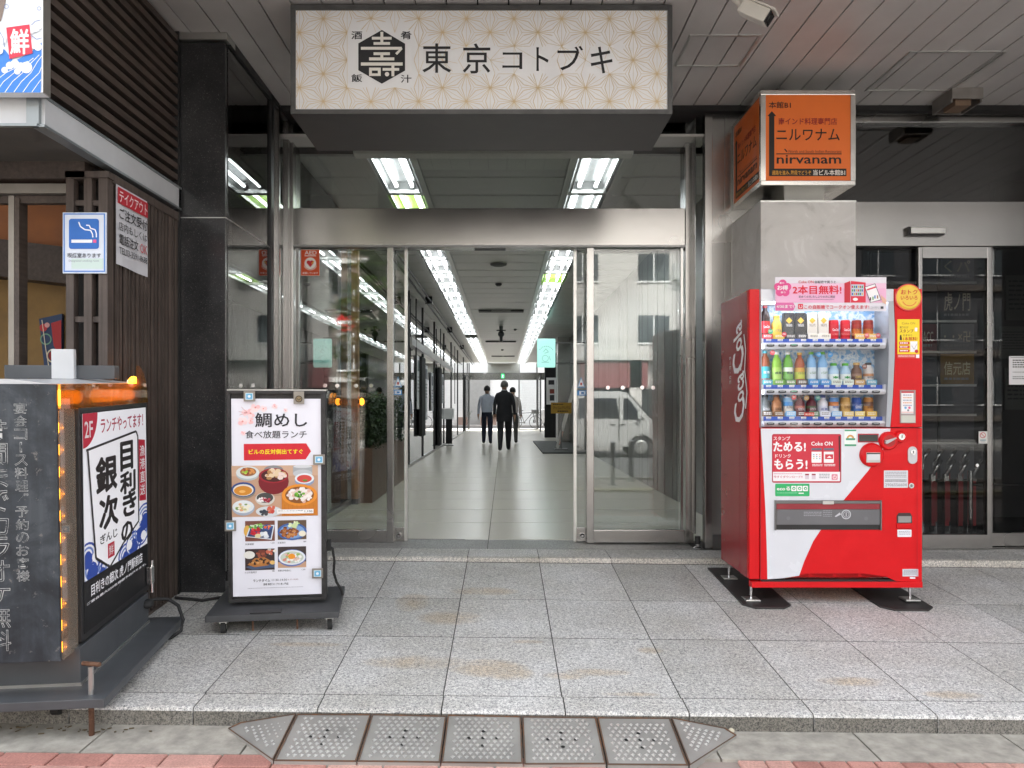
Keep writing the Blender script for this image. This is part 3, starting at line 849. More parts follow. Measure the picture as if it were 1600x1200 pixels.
# left return: side glass between granite column and entrance
lr = thing('return_glazing', 'dark side glazing between the black granite column and the entrance', 'glazing', (XL + .01, 5.5, 0))
for a, b in ((4.80, 5.64), (5.70, 6.12)):
    MB(GLASS_SIDE).box(XL + .004, XL + .014, a, b, .06, SOFF - .05).build('pane', lr)
MB(BLACK).box(XL - .03, XL + .03, 5.64, 5.70, 0, SOFF - .01).build('post', lr)
MB(STEEL_Z).box(XL - .02, XL + .034, 5.82, 5.85, 0, SOFF - .01).build('post', lr)
MB(STEEL_Z).box(XL - .03, XL + .036, 6.06, 6.12, 0, SOFF - .01).build('post', lr)
MB(BLACK).box(XL - .03, XL + .03, 4.80, 6.12, .004, .06).build('sill', lr)
MB(BLACK).box(XL - .03, XL + .03, 4.80, 6.12, SOFF - .05, SOFF - .002).build('head', lr)
MB(ALU).box(XL + .0145, XL + .017, 4.82, 5.64, 2.262, 2.268).build('glass_joint', lr)

# right return and steel cladding
rr = thing('steel_cladding', 'tall steel wall panel between the entrance and the grey pillar', 'cladding', (1.66, 6.0, 0))
YS = 5.98
MB(GLASS_SIDE).box(xb + .012, xb + .022, 6.0, 6.14, .1, SOFF - .05).build('side_pane', rr)
MB(STEEL_Z).box(xb + .006, xb + .04, 6.145, 6.2, 0, SOFF).build('side_post', rr)
x0 = PX(1100, YS); x1 = PX(1112, YS); x2 = PX(1150, YS)
MB(STEEL_Z).box(x0, x1, YS - .03, YS + .05, -.03, SOFF - .02).build('corner_post', rr, bevel=.003)
MB(STEEL_Z).box(x1 + .002, x2 + .2, YS - .01, YS + .05, .10, SOFF - .02).build('panel', rr)
MB(STEEL_Z).box(PX(1132, YS), PX(1135, YS), YS - .016, YS - .0105, .10, SOFF - .02).build('seam_strip', rr)
MB(STEEL_D).box(x1 + .002, x2 + .2, YS - .016, YS + .05, -.03, .098).build('skirting', rr)
MB(BLACK).cyl((PX(1090, 5.95), 5.95, .03), (PX(1090, 5.95), 5.95, .09), .022, n=14).build('door_stop_cap', rr)
MB(CHROME).lathe([(.034, -.01), (.034, .0), (.016, .012), (.016, .035)], PX(1090, 5.95), 5.95, 0, 16).build('door_stop_foot', rr, smooth=40)

# black granite column on the left
gc = thing('granite_column', 'polished black granite column between the slatted shop and the entrance', 'column', (-1.88, 4.76, 0))
c0, c1 = PX(280, 4.76), PX(352, 4.76)
zg = gz(-1.88, 4.76)
MB(G_BLACK).box(c0, c1, 4.76, 4.88, zg - .02, 2.262).build('stone_slab', gc, bevel=.002)
MB(G_BLACK).box(c0, c1, 4.76, 4.88, 2.268, SOFF - .05).build('stone_slab', gc, bevel=.002)
MB(ALU).box(c0 - .004, c1 + .003, 4.762, 4.88, 2.262, 2.268).build('joint_strip', gc)
MB(ALU).box(c0 - .012, c0 - .001, 4.752, 4.88, zg, SOFF - .05).build('edge_trim', gc)
MB(ALU).box(c0 - .05, c1 + .02, 4.73, 4.88, SOFF - .045, SOFF - .003).build('top_trim', gc)

# grey pillar + right shopfront
gpz = gz(2.1, 5.3)
YP = 5.30
p0, p1 = PX(1188.8, YP), PX(1337, YP)
gpil = thing('patched_pillar', 'square grey pillar with patched, scuffed panels behind the red drinks machine', 'pillar', ((p0 + p1) / 2, YP, gpz))
MB(PLASTER).box(p0, p1, YP, YP + .012, gpz, PZ(316, YP)).build('front_panel', gpil)
MB(PLASTER).box(p0, p0 + .012, YP + .0125, YS - .012, gpz, PZ(316, YP)).build('side_panel', gpil)
MB(PLASTER).box(p1 - .012, p1, YP + .0125, YS - .012, gpz, PZ(316, YP)).build('side_panel', gpil)
MB(ALU).box(p0 - .003, p1 + .003, YP - .003, YS - .013, PZ(316, YP), PZ(316, YP) + .012).build('top_trim', gpil)
MB(ALU).box(p0 - .004, p0 + .004, YS - .014, YS - .0115, gpz, PZ(316, YP)).build('edge_trim', gpil)
MB(ALU).box(p0 + .3, p1 - .06, YP + .38, YS - .02, PZ(316, YP) + .012, SOFF - .01).build('upper_post', gpil)

sh = thing('shopfront_frame', 'dark glazed shopfront with a steel header beside the drinks machine', 'shopfront', (3.6, YS, -.02))
hz0, hz1 = PZ(385, YS), PZ(316, YS)
xs0 = p1 + .002
MB(STEEL_X).box(xs0, 5.9, YS - .02, YS + .12, hz0, hz1).build('header', sh, bevel=.003)
MB(STEEL_X).box(xs0, 5.9, YS - .02, YS + .10, SOFF - .10, SOFF - .055).build('top_rail', sh, bevel=.003)
MB(STEEL_X).box(xs0, 5.9, YS - .035, YS + .02, SOFF - .05, SOFF - .004).build('soffit_trim', sh)
MB(GLASS_UPPER).box(xs0, 5.9, YS + .03, YS + .04, hz1, SOFF - .10).build('upper_pane', sh)
dl, dr = PX(1438, YS), PX(1552, YS)
MB(GLASS_SHOP).box(xs0, dl, YS + .07, YS + .08, .1, hz0).build('fixed_pane', sh)
MB(STEEL_X).box(xs0, dl, YS + .05, YS + .10, -.02, .1).build('bottom_rail', sh)
MB(GLASS_SHOP).box(dr + .01, 5.9, YS + .07, YS + .08, .1, hz0).build('fixed_pane', sh)
MB(STEEL_X).box(dr + .01, 5.9, YS + .05, YS + .10, -.02, .1).build('bottom_rail', sh)
MB(STEEL_Z).box(dr - .012, dr + .022, YS + .045, YS + .11, -.02, hz0).build('mullion', sh)
MB(DKWALL).box(XR + .15, 5.9, YS + .12, 9.6, SOFF - .06, SOFF - .02).build('lobby_ceiling', sh)
sd = thing('shop_door', 'closed glass sliding door with steel stiles beside the drinks machine', 'door', ((dl + dr) / 2, YS + .02, -.02))
MB(STEEL_Z).box(dl - .012, dl + .018, YS + .0, YS + .04, -.015, hz0 - .004).build('stile', sd, bevel=.003)
MB(STEEL_Z).box(dr - .045, dr - .013, YS + .0, YS + .04, -.015, hz0 - .004).build('stile', sd, bevel=.003)
MB(STEEL_X).box(dl + .018, dr - .045, YS + .0, YS + .04, hz0 - .09, hz0 - .004).build('top_rail', sd)
MB(STEEL_X).box(dl + .018, dr - .045, YS + .0, YS + .04, -.015, .095).build('bottom_rail', sd)
MB(GLASS_SHOP).box(dl + .018, dr - .045, YS + .015, YS + .025, .095, hz0 - .09).build('pane', sd)
MB(CHROME).cyl((PX(1527, YS), YS + .0145, PZ(727, YS)), (PX(1527, YS), YS + .0, PZ(727, YS)), .012, n=14).build('lock', sd)
sn = thing('door_sensor', 'silver bar-shaped motion sensor on the steel header of the shopfront', 'sensor', (PX(1442, YS), YS - .02, PZ(364, YS)))
MB(ALU).box(PX(1416, YS), PX(1470, YS), YS - .075, YS - .0205, PZ(368, YS), PZ(358, YS)).build('housing', sn, bevel=.006)
MB(BLACK).box(PX(1413, YS), PX(1418, YS), YS - .06, YS - .0205, PZ(370, YS), PZ(357, YS)).build('end_cap', sn)
MB(BLACK).box(PX(1418, YS), PX(1469, YS), YS - .06, YS - .025, PZ(370, YS), PZ(368, YS) - .0005).build('lens', sn)

# ------------------------------------------------------------------ far end of the passage
fe = thing('far_entrance', 'steel framed glass entrance at the bright far end of the passage', 'door frame', (-.05, YE, 0))
f0, f1 = PX(733, YE), PX(839, YE)
MB(STEEL_X).box(XL, XR, YE - .1, YE + .1, 2.40, 2.74).build('header', fe)
for a in (f0, PX(811, YE), f1):
    MB(STEEL_D).box(a - .03, a + .03, YE - .05, YE + .05, 0, CEILZ).build('post', fe)
for a, b in ((f0, PX(811, YE)), (PX(811, YE), f1)):
    MB(GLASS_CLEAR).box(a + .03, b - .03, YE - .006, YE + .006, 2.74, CEILZ).build('transom_pane', fe)
MB(GLASS_CLEAR).box(PX(811, YE) + .03, f1 - .03, YE - .006, YE + .006, .03, 2.40).build('fixed_pane', fe)
MB(STEEL_D).box(PX(811, YE) + .03, f1 - .03, YE - .02, YE + .02, .0, .03).build('bottom_rail', fe)
MB(CEIL).box(PX(762, YE), PX(811, YE), YE - .06, YE - .02, 2.745, CEILZ).build('blank_panel', fe)
for s, a in ((-1, f0), (1, f1)):                      # swing leaves folded open into the passage
    MB(GLASS_CLEAR).box(a + s * .02 - .006, a + s * .02 + .006, YE - 3.3, YE - .12, .03, 2.38).build('swing_leaf', fe)
    MB(BLACK).box(a + s * .02 - .025, a + s * .02 + .025, YE - 3.36, YE - 3.3, 0, 2.4).build('leaf_stile', fe)
    MB(STEEL_D).box(a + s * .02 - .03, a + s * .02 + .03, YE - 3.36, YE - .11, 2.4, 2.5).build('leaf_head', fe)
ex = thing('exit_sign', 'small lit green emergency exit sign over the far doors', 'sign', (PX(785.5, YE), YE - .12, 2.6))
MB(M('exit_green', hx('1fae5c'), emit=1.2, var=0)).box(PX(783, YE), PX(788, YE), YE - .14, YE - .101, 2.47, 2.69).build('panel', ex)
S = Sheet((PX(783, YE), YE - .14, 2.69), EX, EZ, 0, 0, .01)
S.use(ink('f2fff4', .8)); S.disc(8, 6, 1.6, ink('f2fff4', .8)); S.line([(8, 8), (8, 13), (4, 19)], 1.6, ink('f2fff4', .8)); S.line([(8, 13), (11, 19)], 1.6, ink('f2fff4', .8)); S.line([(4, 10), (12, 10)], 1.4, ink('f2fff4', .8))
S.build('pictogram', ex)
# ================================================================== LEFT SHOP
XS = -2.02
ls = thing('slatted_shop', 'brown slatted corner shop with louvres above a white fascia', 'shop', (-2.6, 3.9, -.15))
MB(DARKBACK).box(XS - .5, XS - .05, 3.40, 4.76, 2.46, 3.9).build('louvre_backing', ls)
z = 2.49
while z < 3.42:
    mb = MB(LOUVRE); mb.prism([(XS - .05, z), (XS + .012, z - .006), (XS + .014, z + .028), (XS - .05, z + .036)], 'y', 3.32, 4.73)
    mb.build('louvre', ls)
    mb = MB(M('louvre_end', (.12, .105, .095), rough=.6)); mb.box(XS - .05, XS + .017, 3.27, 3.318, z - .006, z + .034); mb.build('louvre_end', ls)
    z += .066
# white fascia band
z0, z1 = 2.305, 2.445
FE = M('fascia_edge', (.30, .33, .34), rough=.3, metal=.6)
MB(FASCIA).box(XS - .02, XS + .02, 3.345, 4.745, z0 + .012, z1 - .012).build('fascia', ls)
MB(FE).box(XS - .03, XS + .026, 3.33, 4.745, z1 - .012, z1).build('fascia_edge', ls)
MB(FE).box(XS - .03, XS + .026, 3.33, 4.745, z0, z0 + .012).build('fascia_edge', ls)
MB(FASCIA).box(-4.4, XS - .05, 3.335, 3.37, z0 + .012, z1 - .012).build('fascia', ls)
MB(FE).box(-4.4, XS + .0, 3.318, 3.34, z1 - .012, z1).build('fascia_edge', ls)
MB(FE).box(-4.4, XS + .0, 3.318, 3.34, z0, z0 + .012).build('fascia_edge', ls)
MB(FE).box(XS - .05, XS + .004, 3.325, 3.345, z0 + .012, z1 - .012).build('fascia_corner', ls)
MB(M('canopy_soffit', (.10, .09, .075), rough=.7, var=.3)).box(-4.4, XS - .03, 3.345, 4.0, z0 + .02, z0 + .06).build('canopy_soffit', ls)
MB(LOUVRE).box(-4.4, XS - .09, 3.86, 3.98, 2.24, z0 + .02).build('beam', ls)
# corner lattice facing the street
YL = 3.87
zg = gz(-2.1, 3.9) - .01
lt = PX(103, YL), PX(115, YL), PX(131, YL), PX(143, YL), PX(154, YL), PX(168, YL)
for a, b in ((lt[0], lt[1]), (lt[2], lt[3]), (lt[4], lt[5])):
    MB(SLAT).box(a, b, YL, YL + .045, zg, PZ(278, YL)).build('lattice_bar', ls)
MB(SLAT).box(lt[0], lt[5] + .01, YL - .01, YL + .05, PZ(278, YL), PZ(268, YL)).build('lattice_top', ls)
for ya, yb in ((320, 312), (503, 494), (700, 691)):
    MB(SLAT).box(lt[1] + .0005, lt[2] - .0005, YL + .012, YL + .038, PZ(ya, YL), PZ(yb, YL)).build('lattice_rail', ls)
    MB(SLAT).box(lt[3] + .0005, lt[4] - .0005, YL + .012, YL + .038, PZ(ya, YL), PZ(yb, YL)).build('lattice_rail', ls)
MB(DARKBACK).box(lt[0] - .01, XS - .03, YL + .10, YL + .12, zg, z0).build('lattice_backing', ls)
# vertical slats on the passage side
SLAT_EDGE = timber('shaded_slat_edge', (.012, .009, .008), (.022, .017, .014), 2)  # shade on the slat sides put into the colour, darker than the fronts
y = YL + .055
i = 0
while y < 4.70:
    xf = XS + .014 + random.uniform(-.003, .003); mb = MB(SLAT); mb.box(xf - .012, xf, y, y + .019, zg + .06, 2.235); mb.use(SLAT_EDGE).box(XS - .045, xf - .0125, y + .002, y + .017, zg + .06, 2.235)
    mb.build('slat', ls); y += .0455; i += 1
MB(DARKBACK).box(XS - .08, XS - .05, YL + .05, 4.75, zg, z0).build('slat_backing', ls)
MB(SLAT).box(XS - .03, XS + .018, YL + .05, 4.74, 2.237, 2.285).build('slat_top_rail', ls)
MB(SLAT).box(XS - .03, XS + .016, YL + .05, 4.74, zg + .02, zg + .058).build('slat_base_rail', ls)
MB(BLACK).box(XS - .03, XS + .02, 4.72, 4.745, zg, SOFF).build('end_post', ls)
# doorway and what shows inside
DFR = M('door_frame_steel', (.30, .28, .25), rough=.4, metal=.7, var=.12)
MB(DFR).box(-3.4, lt[0] - .012, YL + .02, YL + .09, PZ(300, YL), PZ(285, YL)).build('door_head', ls)
MB(DFR).box(PX(3, YL), PX(12, YL), YL + .05, YL + .10, zg, PZ(301, YL)).build('door_stile', ls)
MB(LOUVRE).box(PX(12, YL) + .002, PX(20, YL), YL + .05, YL + .12, zg, PZ(305, YL)).build('door_post', ls)
MB(LOUVRE).box(-3.6, lt[0] - .012, YL + .06, YL + .1, PZ(300, YL) - .04, PZ(300, YL) - .002).build('door_track', ls)
OCH = M('ochre_wall', (.30, .19, .075), rough=.8, var=.2, bump=.3, bscale=40)
MB(OCH).box(-4.4, XS - .07, 4.70, 4.78, zg - .02, 1.90).build('inner_wall', ls)
MB(M('terracotta_wall', (.34, .13, .05), rough=.8, var=.15)).box(-4.4, XS - .07, 4.60, 4.78, 2.02, 2.9).build('inner_wall', ls)
MB(LOUVRE).prism([(-4.4, 2.02), (XS - .07, 1.76), (XS - .07, 1.97), (-4.4, 2.25)], 'y', 4.50, 4.695).build('inner_beam', ls)
MB(LOUVRE).box(-4.4, XS - .07, 3.98, 4.9, -.3, gz(-2.5, 4.4)).build('inner_floor', ls)
MB(DARKBACK).box(-4.5, -4.4, 3.4, 4.9, -.3, 3.6).build('side_wall', ls)
MB(LOUVRE).box(-4.4, XS - .06, 3.99, 4.75, 2.62, 2.66).build('inner_ceiling', ls)
MB(DARKBACK).box(-4.5, XS - .06, 3.40, 4.76, 3.42, 3.45).build('roof', ls)
# conduit under the canopy
cb = MB(M('grey_conduit', (.25, .25, .25))).tube([(-2.75, 3.42, 2.31), (-2.6, 3.5, 2.27), (-2.45, 3.5, 2.28), (-2.33, 3.46, 2.26), (-2.29, 3.47, 2.22)], .008)
tag(cb.build('cable_loop', smooth=60), 'grey cable loop hanging under the white fascia of the shop', 'cable')

# notices inside the doorway
nt_ = thing('paper_notice', 'narrow black and white paper notice on the ochre wall inside the shop', 'notice', (PX(20, 4.69), 4.69, .5))
Yn = 4.69
MB(ink('d8d4c8')).box(PX(14, Yn), PX(30, Yn), Yn - .004, Yn, PZ(548, Yn), PZ(456, Yn)).build('paper', nt_)
S = Sheet((PX(14, Yn), Yn - .004, PZ(456, Yn)), EX, EZ, 14, 456, Yn / FPX)
S.text('時間', 15, 460, 29, 471, ink('161616'), 1, .01); S.scribble(15, 476, 28, 500, 3, ink('222222'), 1, .7); S.scribble(15, 504, 28, 530, 5, ink('333333')); S.rect(14.5, 532, 29, 547, ink('1a1a1a'), 1)
S.build('print', nt_)
pf = thing('banner_cloth', 'red and blue patterned banner cloth leaning on the ochre wall inside the shop', 'banner', (PX(80, 4.66), 4.66, .2))
S = Sheet((PX(60, 4.66), 4.66, PZ(490, 4.66)), EX, EZ, 60, 490, 4.66 / FPX)
MB(ink('274066')).add([(PX(60, 4.66), 4.665, PZ(498, 4.66)), (PX(96, 4.66), 4.665, PZ(490, 4.66)), (PX(96, 4.66), 4.66, PZ(600, 4.66)), (PX(72, 4.66), 4.66, PZ(600, 4.66)),
     (PX(60, 4.66), 4.685, PZ(498, 4.66)), (PX(96, 4.66), 4.685, PZ(490, 4.66)), (PX(96, 4.66), 4.685, PZ(600, 4.66)), (PX(72, 4.66), 4.685, PZ(600, 4.66))],
     [(0, 1, 2, 3), (4, 5, 6, 7), (0, 1, 5, 4), (1, 2, 6, 5), (2, 3, 7, 6), (3, 0, 4, 7)]).build('cloth', pf)
S.shape([(80, 505), (96, 500), (96, 560), (84, 540)], ink('b01f26'), 1); S.disc(68, 512, 6, ink('c22a3a'), 1); S.disc(74, 508, 4, ink('d8a0a0'), 2)
S.ring(72, 530, 7, 9, ink('6fa08a'), 1); S.ring(84, 556, 9, 11, ink('d8d0b8'), 2); S.disc(84, 556, 8, ink('8e1c22'), 1); S.line([(66, 500), (72, 545), (78, 580)], 1.2, ink('e0d8c0'), 3)
S.build('print', pf)

# blue wave sign above the fascia
YW = 3.26
ws = thing('wave_sign', 'white and blue wave-print shop sign with a red square, above the white fascia', 'sign', (PX(10, YW), YW, 2.45))
wx0, wx1 = PX(-60, YW), PX(66, YW)
MB(ink('e9eef3')).box(wx0, wx1, YW, YW + .05, PZ(145, YW), PZ(-90, YW)).build('board', ws)
MB(ALU).box(wx1, wx1 + .006, YW - .004, YW + .05, PZ(145, YW), PZ(-90, YW)).build('edge_trim', ws)
S = Sheet((PX(0, YW), YW, PZ(0, YW)), EX, EZ, 0, 0, YW / FPX); S.clip = (-60, -90, 65.8, 144.8)
BL, LB, WT, OUT = ink('3f86dd'), ink('7da2dc'), ink('f2f5fa'), ink('4a62a8')
S.shape([(-60, 145), (64, 145), (66, 66), (58, 74), (48, 82), (34, 90), (22, 96), (8, 78), (-20, 70), (-60, 80)], BL, 1)
S.shape([(-60, 30), (2, 34), (10, 0), (14, -60), (-60, -60)], ink('8a7a70'), 1)
for dx in range(7):                                                        # crests and streaks
    S.line([(-20 + dx * 14, 145), (-8 + dx * 14, 128), (10 + dx * 13, 114), (26 + dx * 11, 106 - dx * 3), (44 + dx * 9, 96 - dx * 5)], 1.1, WT, 2)
for cx, cy, r in ((8, 110, 5), (16, 103, 6), (24, 100, 6.5), (33, 105, 7), (42, 106, 9), (28, 112, 5), (52, 70, 7), (60, 74, 6), (56, 44, 7), (62, 40, 6), (50, 48, 5), (4, 62, 7)):
    S.disc(cx, cy, r, WT, 3)
for cx, cy, r in ((11, 11, 3.5), (62, 14, 3)):
    S.ring(cx, cy, r - .6, r, OUT, 4, 16)
S.line([(0, 50), (6, 60), (8, 74)], .8, OUT, 4); S.line([(50, 40), (56, 34), (64, 32)], .8, OUT, 4); S.line([(50, 56), (58, 62), (66, 60)], .8, OUT, 4)
S.shape([(11, 44), (47, 39), (52, 84), (16, 93)], ink('e23a50'), 5)
S.text('鮮', 17, 46, 47, 86, ink('fbf6f4'), 6, .03)
S.disc(0, 80, 6, WT, 5); S.text('R', -3, 77, 3, 83, ink('b05030'), 6)
S.build('print', ws)

# no-smoking-room sign on the lattice
YK = YL - .012
sm = thing('smoking_room_sign', 'blue and white smoking room sign with a cigarette symbol on the lattice', 'sign', (PX(132, YK), YK, 1.75))
MB(ink('dfe6f2')).box(PX(98, YK), PX(166, YK), YK, YK + .008, PZ(427, YK), PZ(332, YK)).build('plate', sm)
S = Sheet((PX(98, YK), YK, PZ(332, YK)), EX, EZ, 98, 332, YK / FPX)
blu = ink('2f6fc4')
for a in ((99.5, 333.5, 164.5, 335.5), (99.5, 423, 164.5, 425), (99.5, 335.5, 101.5, 423), (162.5, 335.5, 164.5, 423)): S.rect(*a, ink('5a8cd6'), 1)
S.rrect(108, 342, 155, 389, 4, blu, 1)
S.rect(112, 374.5, 144.5, 379.5, ink('f4f6fa'), 2); S.rect(146, 374.5, 151, 379.5, ink('e0568a'), 2)
S.line([(123.5, 347), (126, 354), (133, 359), (142, 360), (145, 366), (145.5, 371)], 1.8, ink('f4f6fa'), 2)
S.line([(135, 352), (140, 352.5), (142, 357), (149, 359), (151, 365), (151, 371)], 1.8, ink('f4f6fa'), 2)
S.text('喫煙室あります', 106, 395.5, 158, 403, ink('4a4f58'), 2, .01)
S.text('Designated smoking room', 108, 406, 155, 410, ink('8f98a2'), 2)
S.rect(112, 404, 162, 420, ink('cfe2dc'), 1)
S.build('print', sm)

# takeaway poster on the slats (hangs in the plane of the side wall)
xk = XS + .022
ya, yb = 3.955, 4.30
tk = thing('takeaway_poster', 'white takeaway poster with a red heading pinned to the brown slats', 'poster', (xk, 4.12, 1.6))
U = Vector((0, 1, 0)); V = EZ
zt_, zb_ = PZ(287, ya), PZ(412, ya)
S = Sheet((xk, ya, zt_), U, V, 0, 0, (yb - ya) / 100, (zt_ - zb_) / 134, lift=.001)
mb = MB(ink('d9d9dd'))
n = 7; V1 = []
for k in range(n):
    t = k / (n - 1); V1 += [(xk + .002 + .004 * math.sin(t * 7), ya + (yb - ya) * t, zb_ - .012 * t), (xk + .001, ya + (yb - ya) * t, zt_)]
mb.add([(p[0] - .003, p[1], p[2]) for p in V1], [(2 * k, 2 * k + 2, 2 * k + 3, 2 * k + 1) for k in range(n - 1)])
mb.build('sheet', tk)
S = Sheet((xk + .004, ya, zt_), U, V, 0, 0, (yb - ya) / 100, (zt_ - zb_) / 134, lift=.001)
S.rect(2, 4, 98, 31, ink('c9303c'), 0); dk = ink('2c2a2c')
S.text('テイクアウト', 6, 8, 96, 28, ink('f3e6e6'), 1, .01)
S.text('ご注文受付', 6, 37, 96, 56, dk, 1, .01); S.text('店内もしくは', 4, 61, 95, 76, dk, 1); S.text('電話注文', 6, 81, 66, 99, dk, 1, .01); S.text('OK', 72, 82, 96, 99, ink('c9303c'), 1)
S.text('TEL03-3591-8688', 6, 104, 96, 115, dk, 1)
S.build('print', tk)
# ================================================================== HANGING SIGN OVER THE ENTRANCE
YF = 4.40
hs = thing('hanging_sign', 'large white hanging sign box with gold star pattern and dark frame over the entrance', 'sign', (PX(753, YF), 4.7, 2.77))
hx0, hx1, hz0_, hz1_ = PX(455, YF), PX(1050, YF), PZ(179, YF), SOFF - .012
FR = M('sign_frame_charcoal', (.075, .075, .075), rough=.45, var=.35, vscale=7, bump=.1)
fw = .026
MB(FR).box(hx0, hx1, YF + .012, 5.02, hz0_, hz1_).build('casing', hs)
for a in ((hx0, hx1, hz0_, hz0_ + fw), (hx0, hx1, hz1_ - fw, hz1_)):
    MB(FR).box(a[0], a[1], YF - .012, YF + .0115, a[2], a[3]).build('frame_rail', hs)
for a, b in ((hx0, hx0 + fw), (hx1 - fw, hx1)):
    MB(FR).box(a, b, YF - .012, YF + .0115, hz0_ + fw + .0005, hz1_ - fw - .0005).build('frame_stile', hs)
FACE = M('sign_face_white', (.80, .81, .82), rough=.35, var=.03)
MB(FACE).box(hx0 + fw, hx1 - fw, YF + .001, YF + .0115, hz0_ + fw, hz1_ - fw).build('face', hs)
S = Sheet((PX(788, YF), YF + .001, CH), EX, EZ, 788, 636, YF / FPX)
GOLD = ink('d6c29d'); INK = ink('1d1e22')
bx0, bx1, by0, by1 = 463, 1042, 12, 170
def clip_line(p, q, w, layer):
    (xa, ya), (xb, yb) = p, q; t0, t1 = 0.0, 1.0; dx, dy = xb - xa, yb - ya
    for P_, Q_ in ((-dx, xa - bx0), (dx, bx1 - xa), (-dy, ya - by0), (dy, by1 - ya)):
        if P_ == 0:
            if Q_ < 0: return
        else:
            t = Q_ / P_
            if P_ < 0: t0 = max(t0, t)
            else: t1 = min(t1, t)
    if t0 >= t1: return
    mx, my = xa + dx * (t0 + t1) / 2, ya + dy * (t0 + t1) / 2
    if 545 < mx < 650 and 40 < my < 138: return
    if 655 < mx < 965 and 62 < my < 122 and random.random() < .8: return
    S.line([(xa + dx * t0, ya + dy * t0), (xa + dx * t1, ya + dy * t1)], w, GOLD, layer)
pv = 43.0; ph = pv * math.sqrt(3) / 2
for i in range(-1, 18):
    for j in range(-1, 6):
        cx, cy = 468 + i * ph, 8 + j * pv + (i % 2) * pv / 2
        for k in range(6):
            a = R(30 + 60 * k); ex_, ey_ = cx + pv * math.cos(a), cy + pv * math.sin(a)
            if k < 3: clip_line((cx, cy), (ex_, ey_), .5, 1)
            for s in (-1, 1):
                a2 = a + s * R(18); clip_line((cx, cy), (cx + pv * .55 * math.cos(a2), cy + pv * .55 * math.sin(a2)), .5, 1)
                clip_line((cx + pv * .55 * math.cos(a2), cy + pv * .55 * math.sin(a2)), (ex_, ey_), .5, 1)
            b = a + R(30); g = pv / math.sqrt(3)
            clip_line((cx, cy), (cx + g * math.cos(b), cy + g * math.sin(b)), .5, 1)
S.build('star_pattern', hs)
S = Sheet((PX(788, YF), YF + .001, CH), EX, EZ, 788, 636, YF / FPX)
S.shape([(596.7, 47), (633, 68.5), (633, 110.5), (596.7, 131), (560, 110), (560, 68)], INK, 2)
W = ink('e2dfd8')
q = lambda zx, zy: (540 + zx / 10, 30 + zy / 10)
def zrect(x0, y0, x1, y1):
    a, b = q(x0, y0), q(x1, y1); S.rect(a[0], a[1], b[0], b[1], W, 3)
zrect(545, 200, 590, 360); zrect(412, 278, 720, 322); zrect(438, 360, 695, 404)
zrect(240, 435, 880, 480); S.shape([q(860, 440), q(892, 468), q(805, 562), q(775, 535), q(835, 478)], W, 3)
zrect(438, 520, 693, 564); zrect(545, 564, 590, 600); zrect(368, 600, 762, 647)
zrect(240, 678, 892, 728); zrect(368, 760, 550, 805); zrect(368, 850, 550, 890); zrect(368, 805, 412, 850); zrect(505, 805, 550, 850)
zrect(580, 765, 838, 808); zrect(718, 728, 762, 895); a = q(648, 862); S.disc(a[0], a[1], 3.4, W, 3)
for ch, x, y in (('酒', 549, 49), ('肴', 626, 49), ('飯', 549, 116), ('汁', 626, 117)):
    S.text(ch, x, y, x + 17, y + 12.5, ink('2c2d33'), 2, .012)
for ch, x0, x1, y0, y1 in (('東', 660, 705, 68, 114), ('京', 723, 766, 68, 115), ('コ', 785, 816, 82, 108), ('ト', 838, 857, 74, 111), ('ブ', 871, 911, 72, 110), ('キ', 923, 957, 73, 115)):
    S.text(ch, x0, y0, x1, y1, INK, 2, .006)
S.build('lettering', hs)

# ================================================================== ORANGE BOX SIGN ON THE PILLAR
og = thing('orange_box_sign', 'orange two-sided box sign in a steel frame above the grey pillar', 'sign', ((p0 + p1) / 2, YP + .34, 2.62))
oz0, oz1 = PZ(289.5, YP), PZ(140.5, YP)
ORG = M('orange_panel', hx('ee7526'), rough=.45, var=.03)
SF = M('sign_steel_frame', (.72, .70, .66), rough=.22, metal=1, var=.08)
t = .034; YB_ = YS - .02
MB(SF).box(p0 + .03, p1, YP + .03, YB_, oz0 + .004, oz1 - .004).build('casing', og)
MB(ORG).box(p0 + t, p1 - t, YP + .008, YP + .03, oz0 + t, oz1 - t).build('front_panel', og)
MB(ORG).box(p0 + .008, p0 + .03, YP + t, YB_ - t, oz0 + t, oz1 - t).build('side_panel', og)
for a in ((p0, p1, oz0, oz0 + t), (p0, p1, oz1 - t, oz1)): MB(SF).box(a[0], a[1], YP, YP + .03, a[2], a[3]).build('frame_rail', og, bevel=.005)
for a, b in ((p0, p0 + t), (p1 - t, p1)): MB(SF).box(a, b, YP + .0004, YP + .0296, oz0 + t, oz1 - t).build('frame_stile', og)
for a in ((oz0, oz0 + t), (oz1 - t, oz1)): MB(SF).box(p0, p0 + .03, YP + .0305, YB_, a[0], a[1]).build('frame_rail', og)
MB(SF).box(p0 + .0004, p0 + .0296, YB_ - t, YB_ - .0004, oz0 + t, oz1 - t).build('frame_stile', og)
MB(SF).box(p0 + .0004, p0 + .0296, YP + .0305, YP + t, oz0 + t, oz1 - t).build('frame_stile', og)
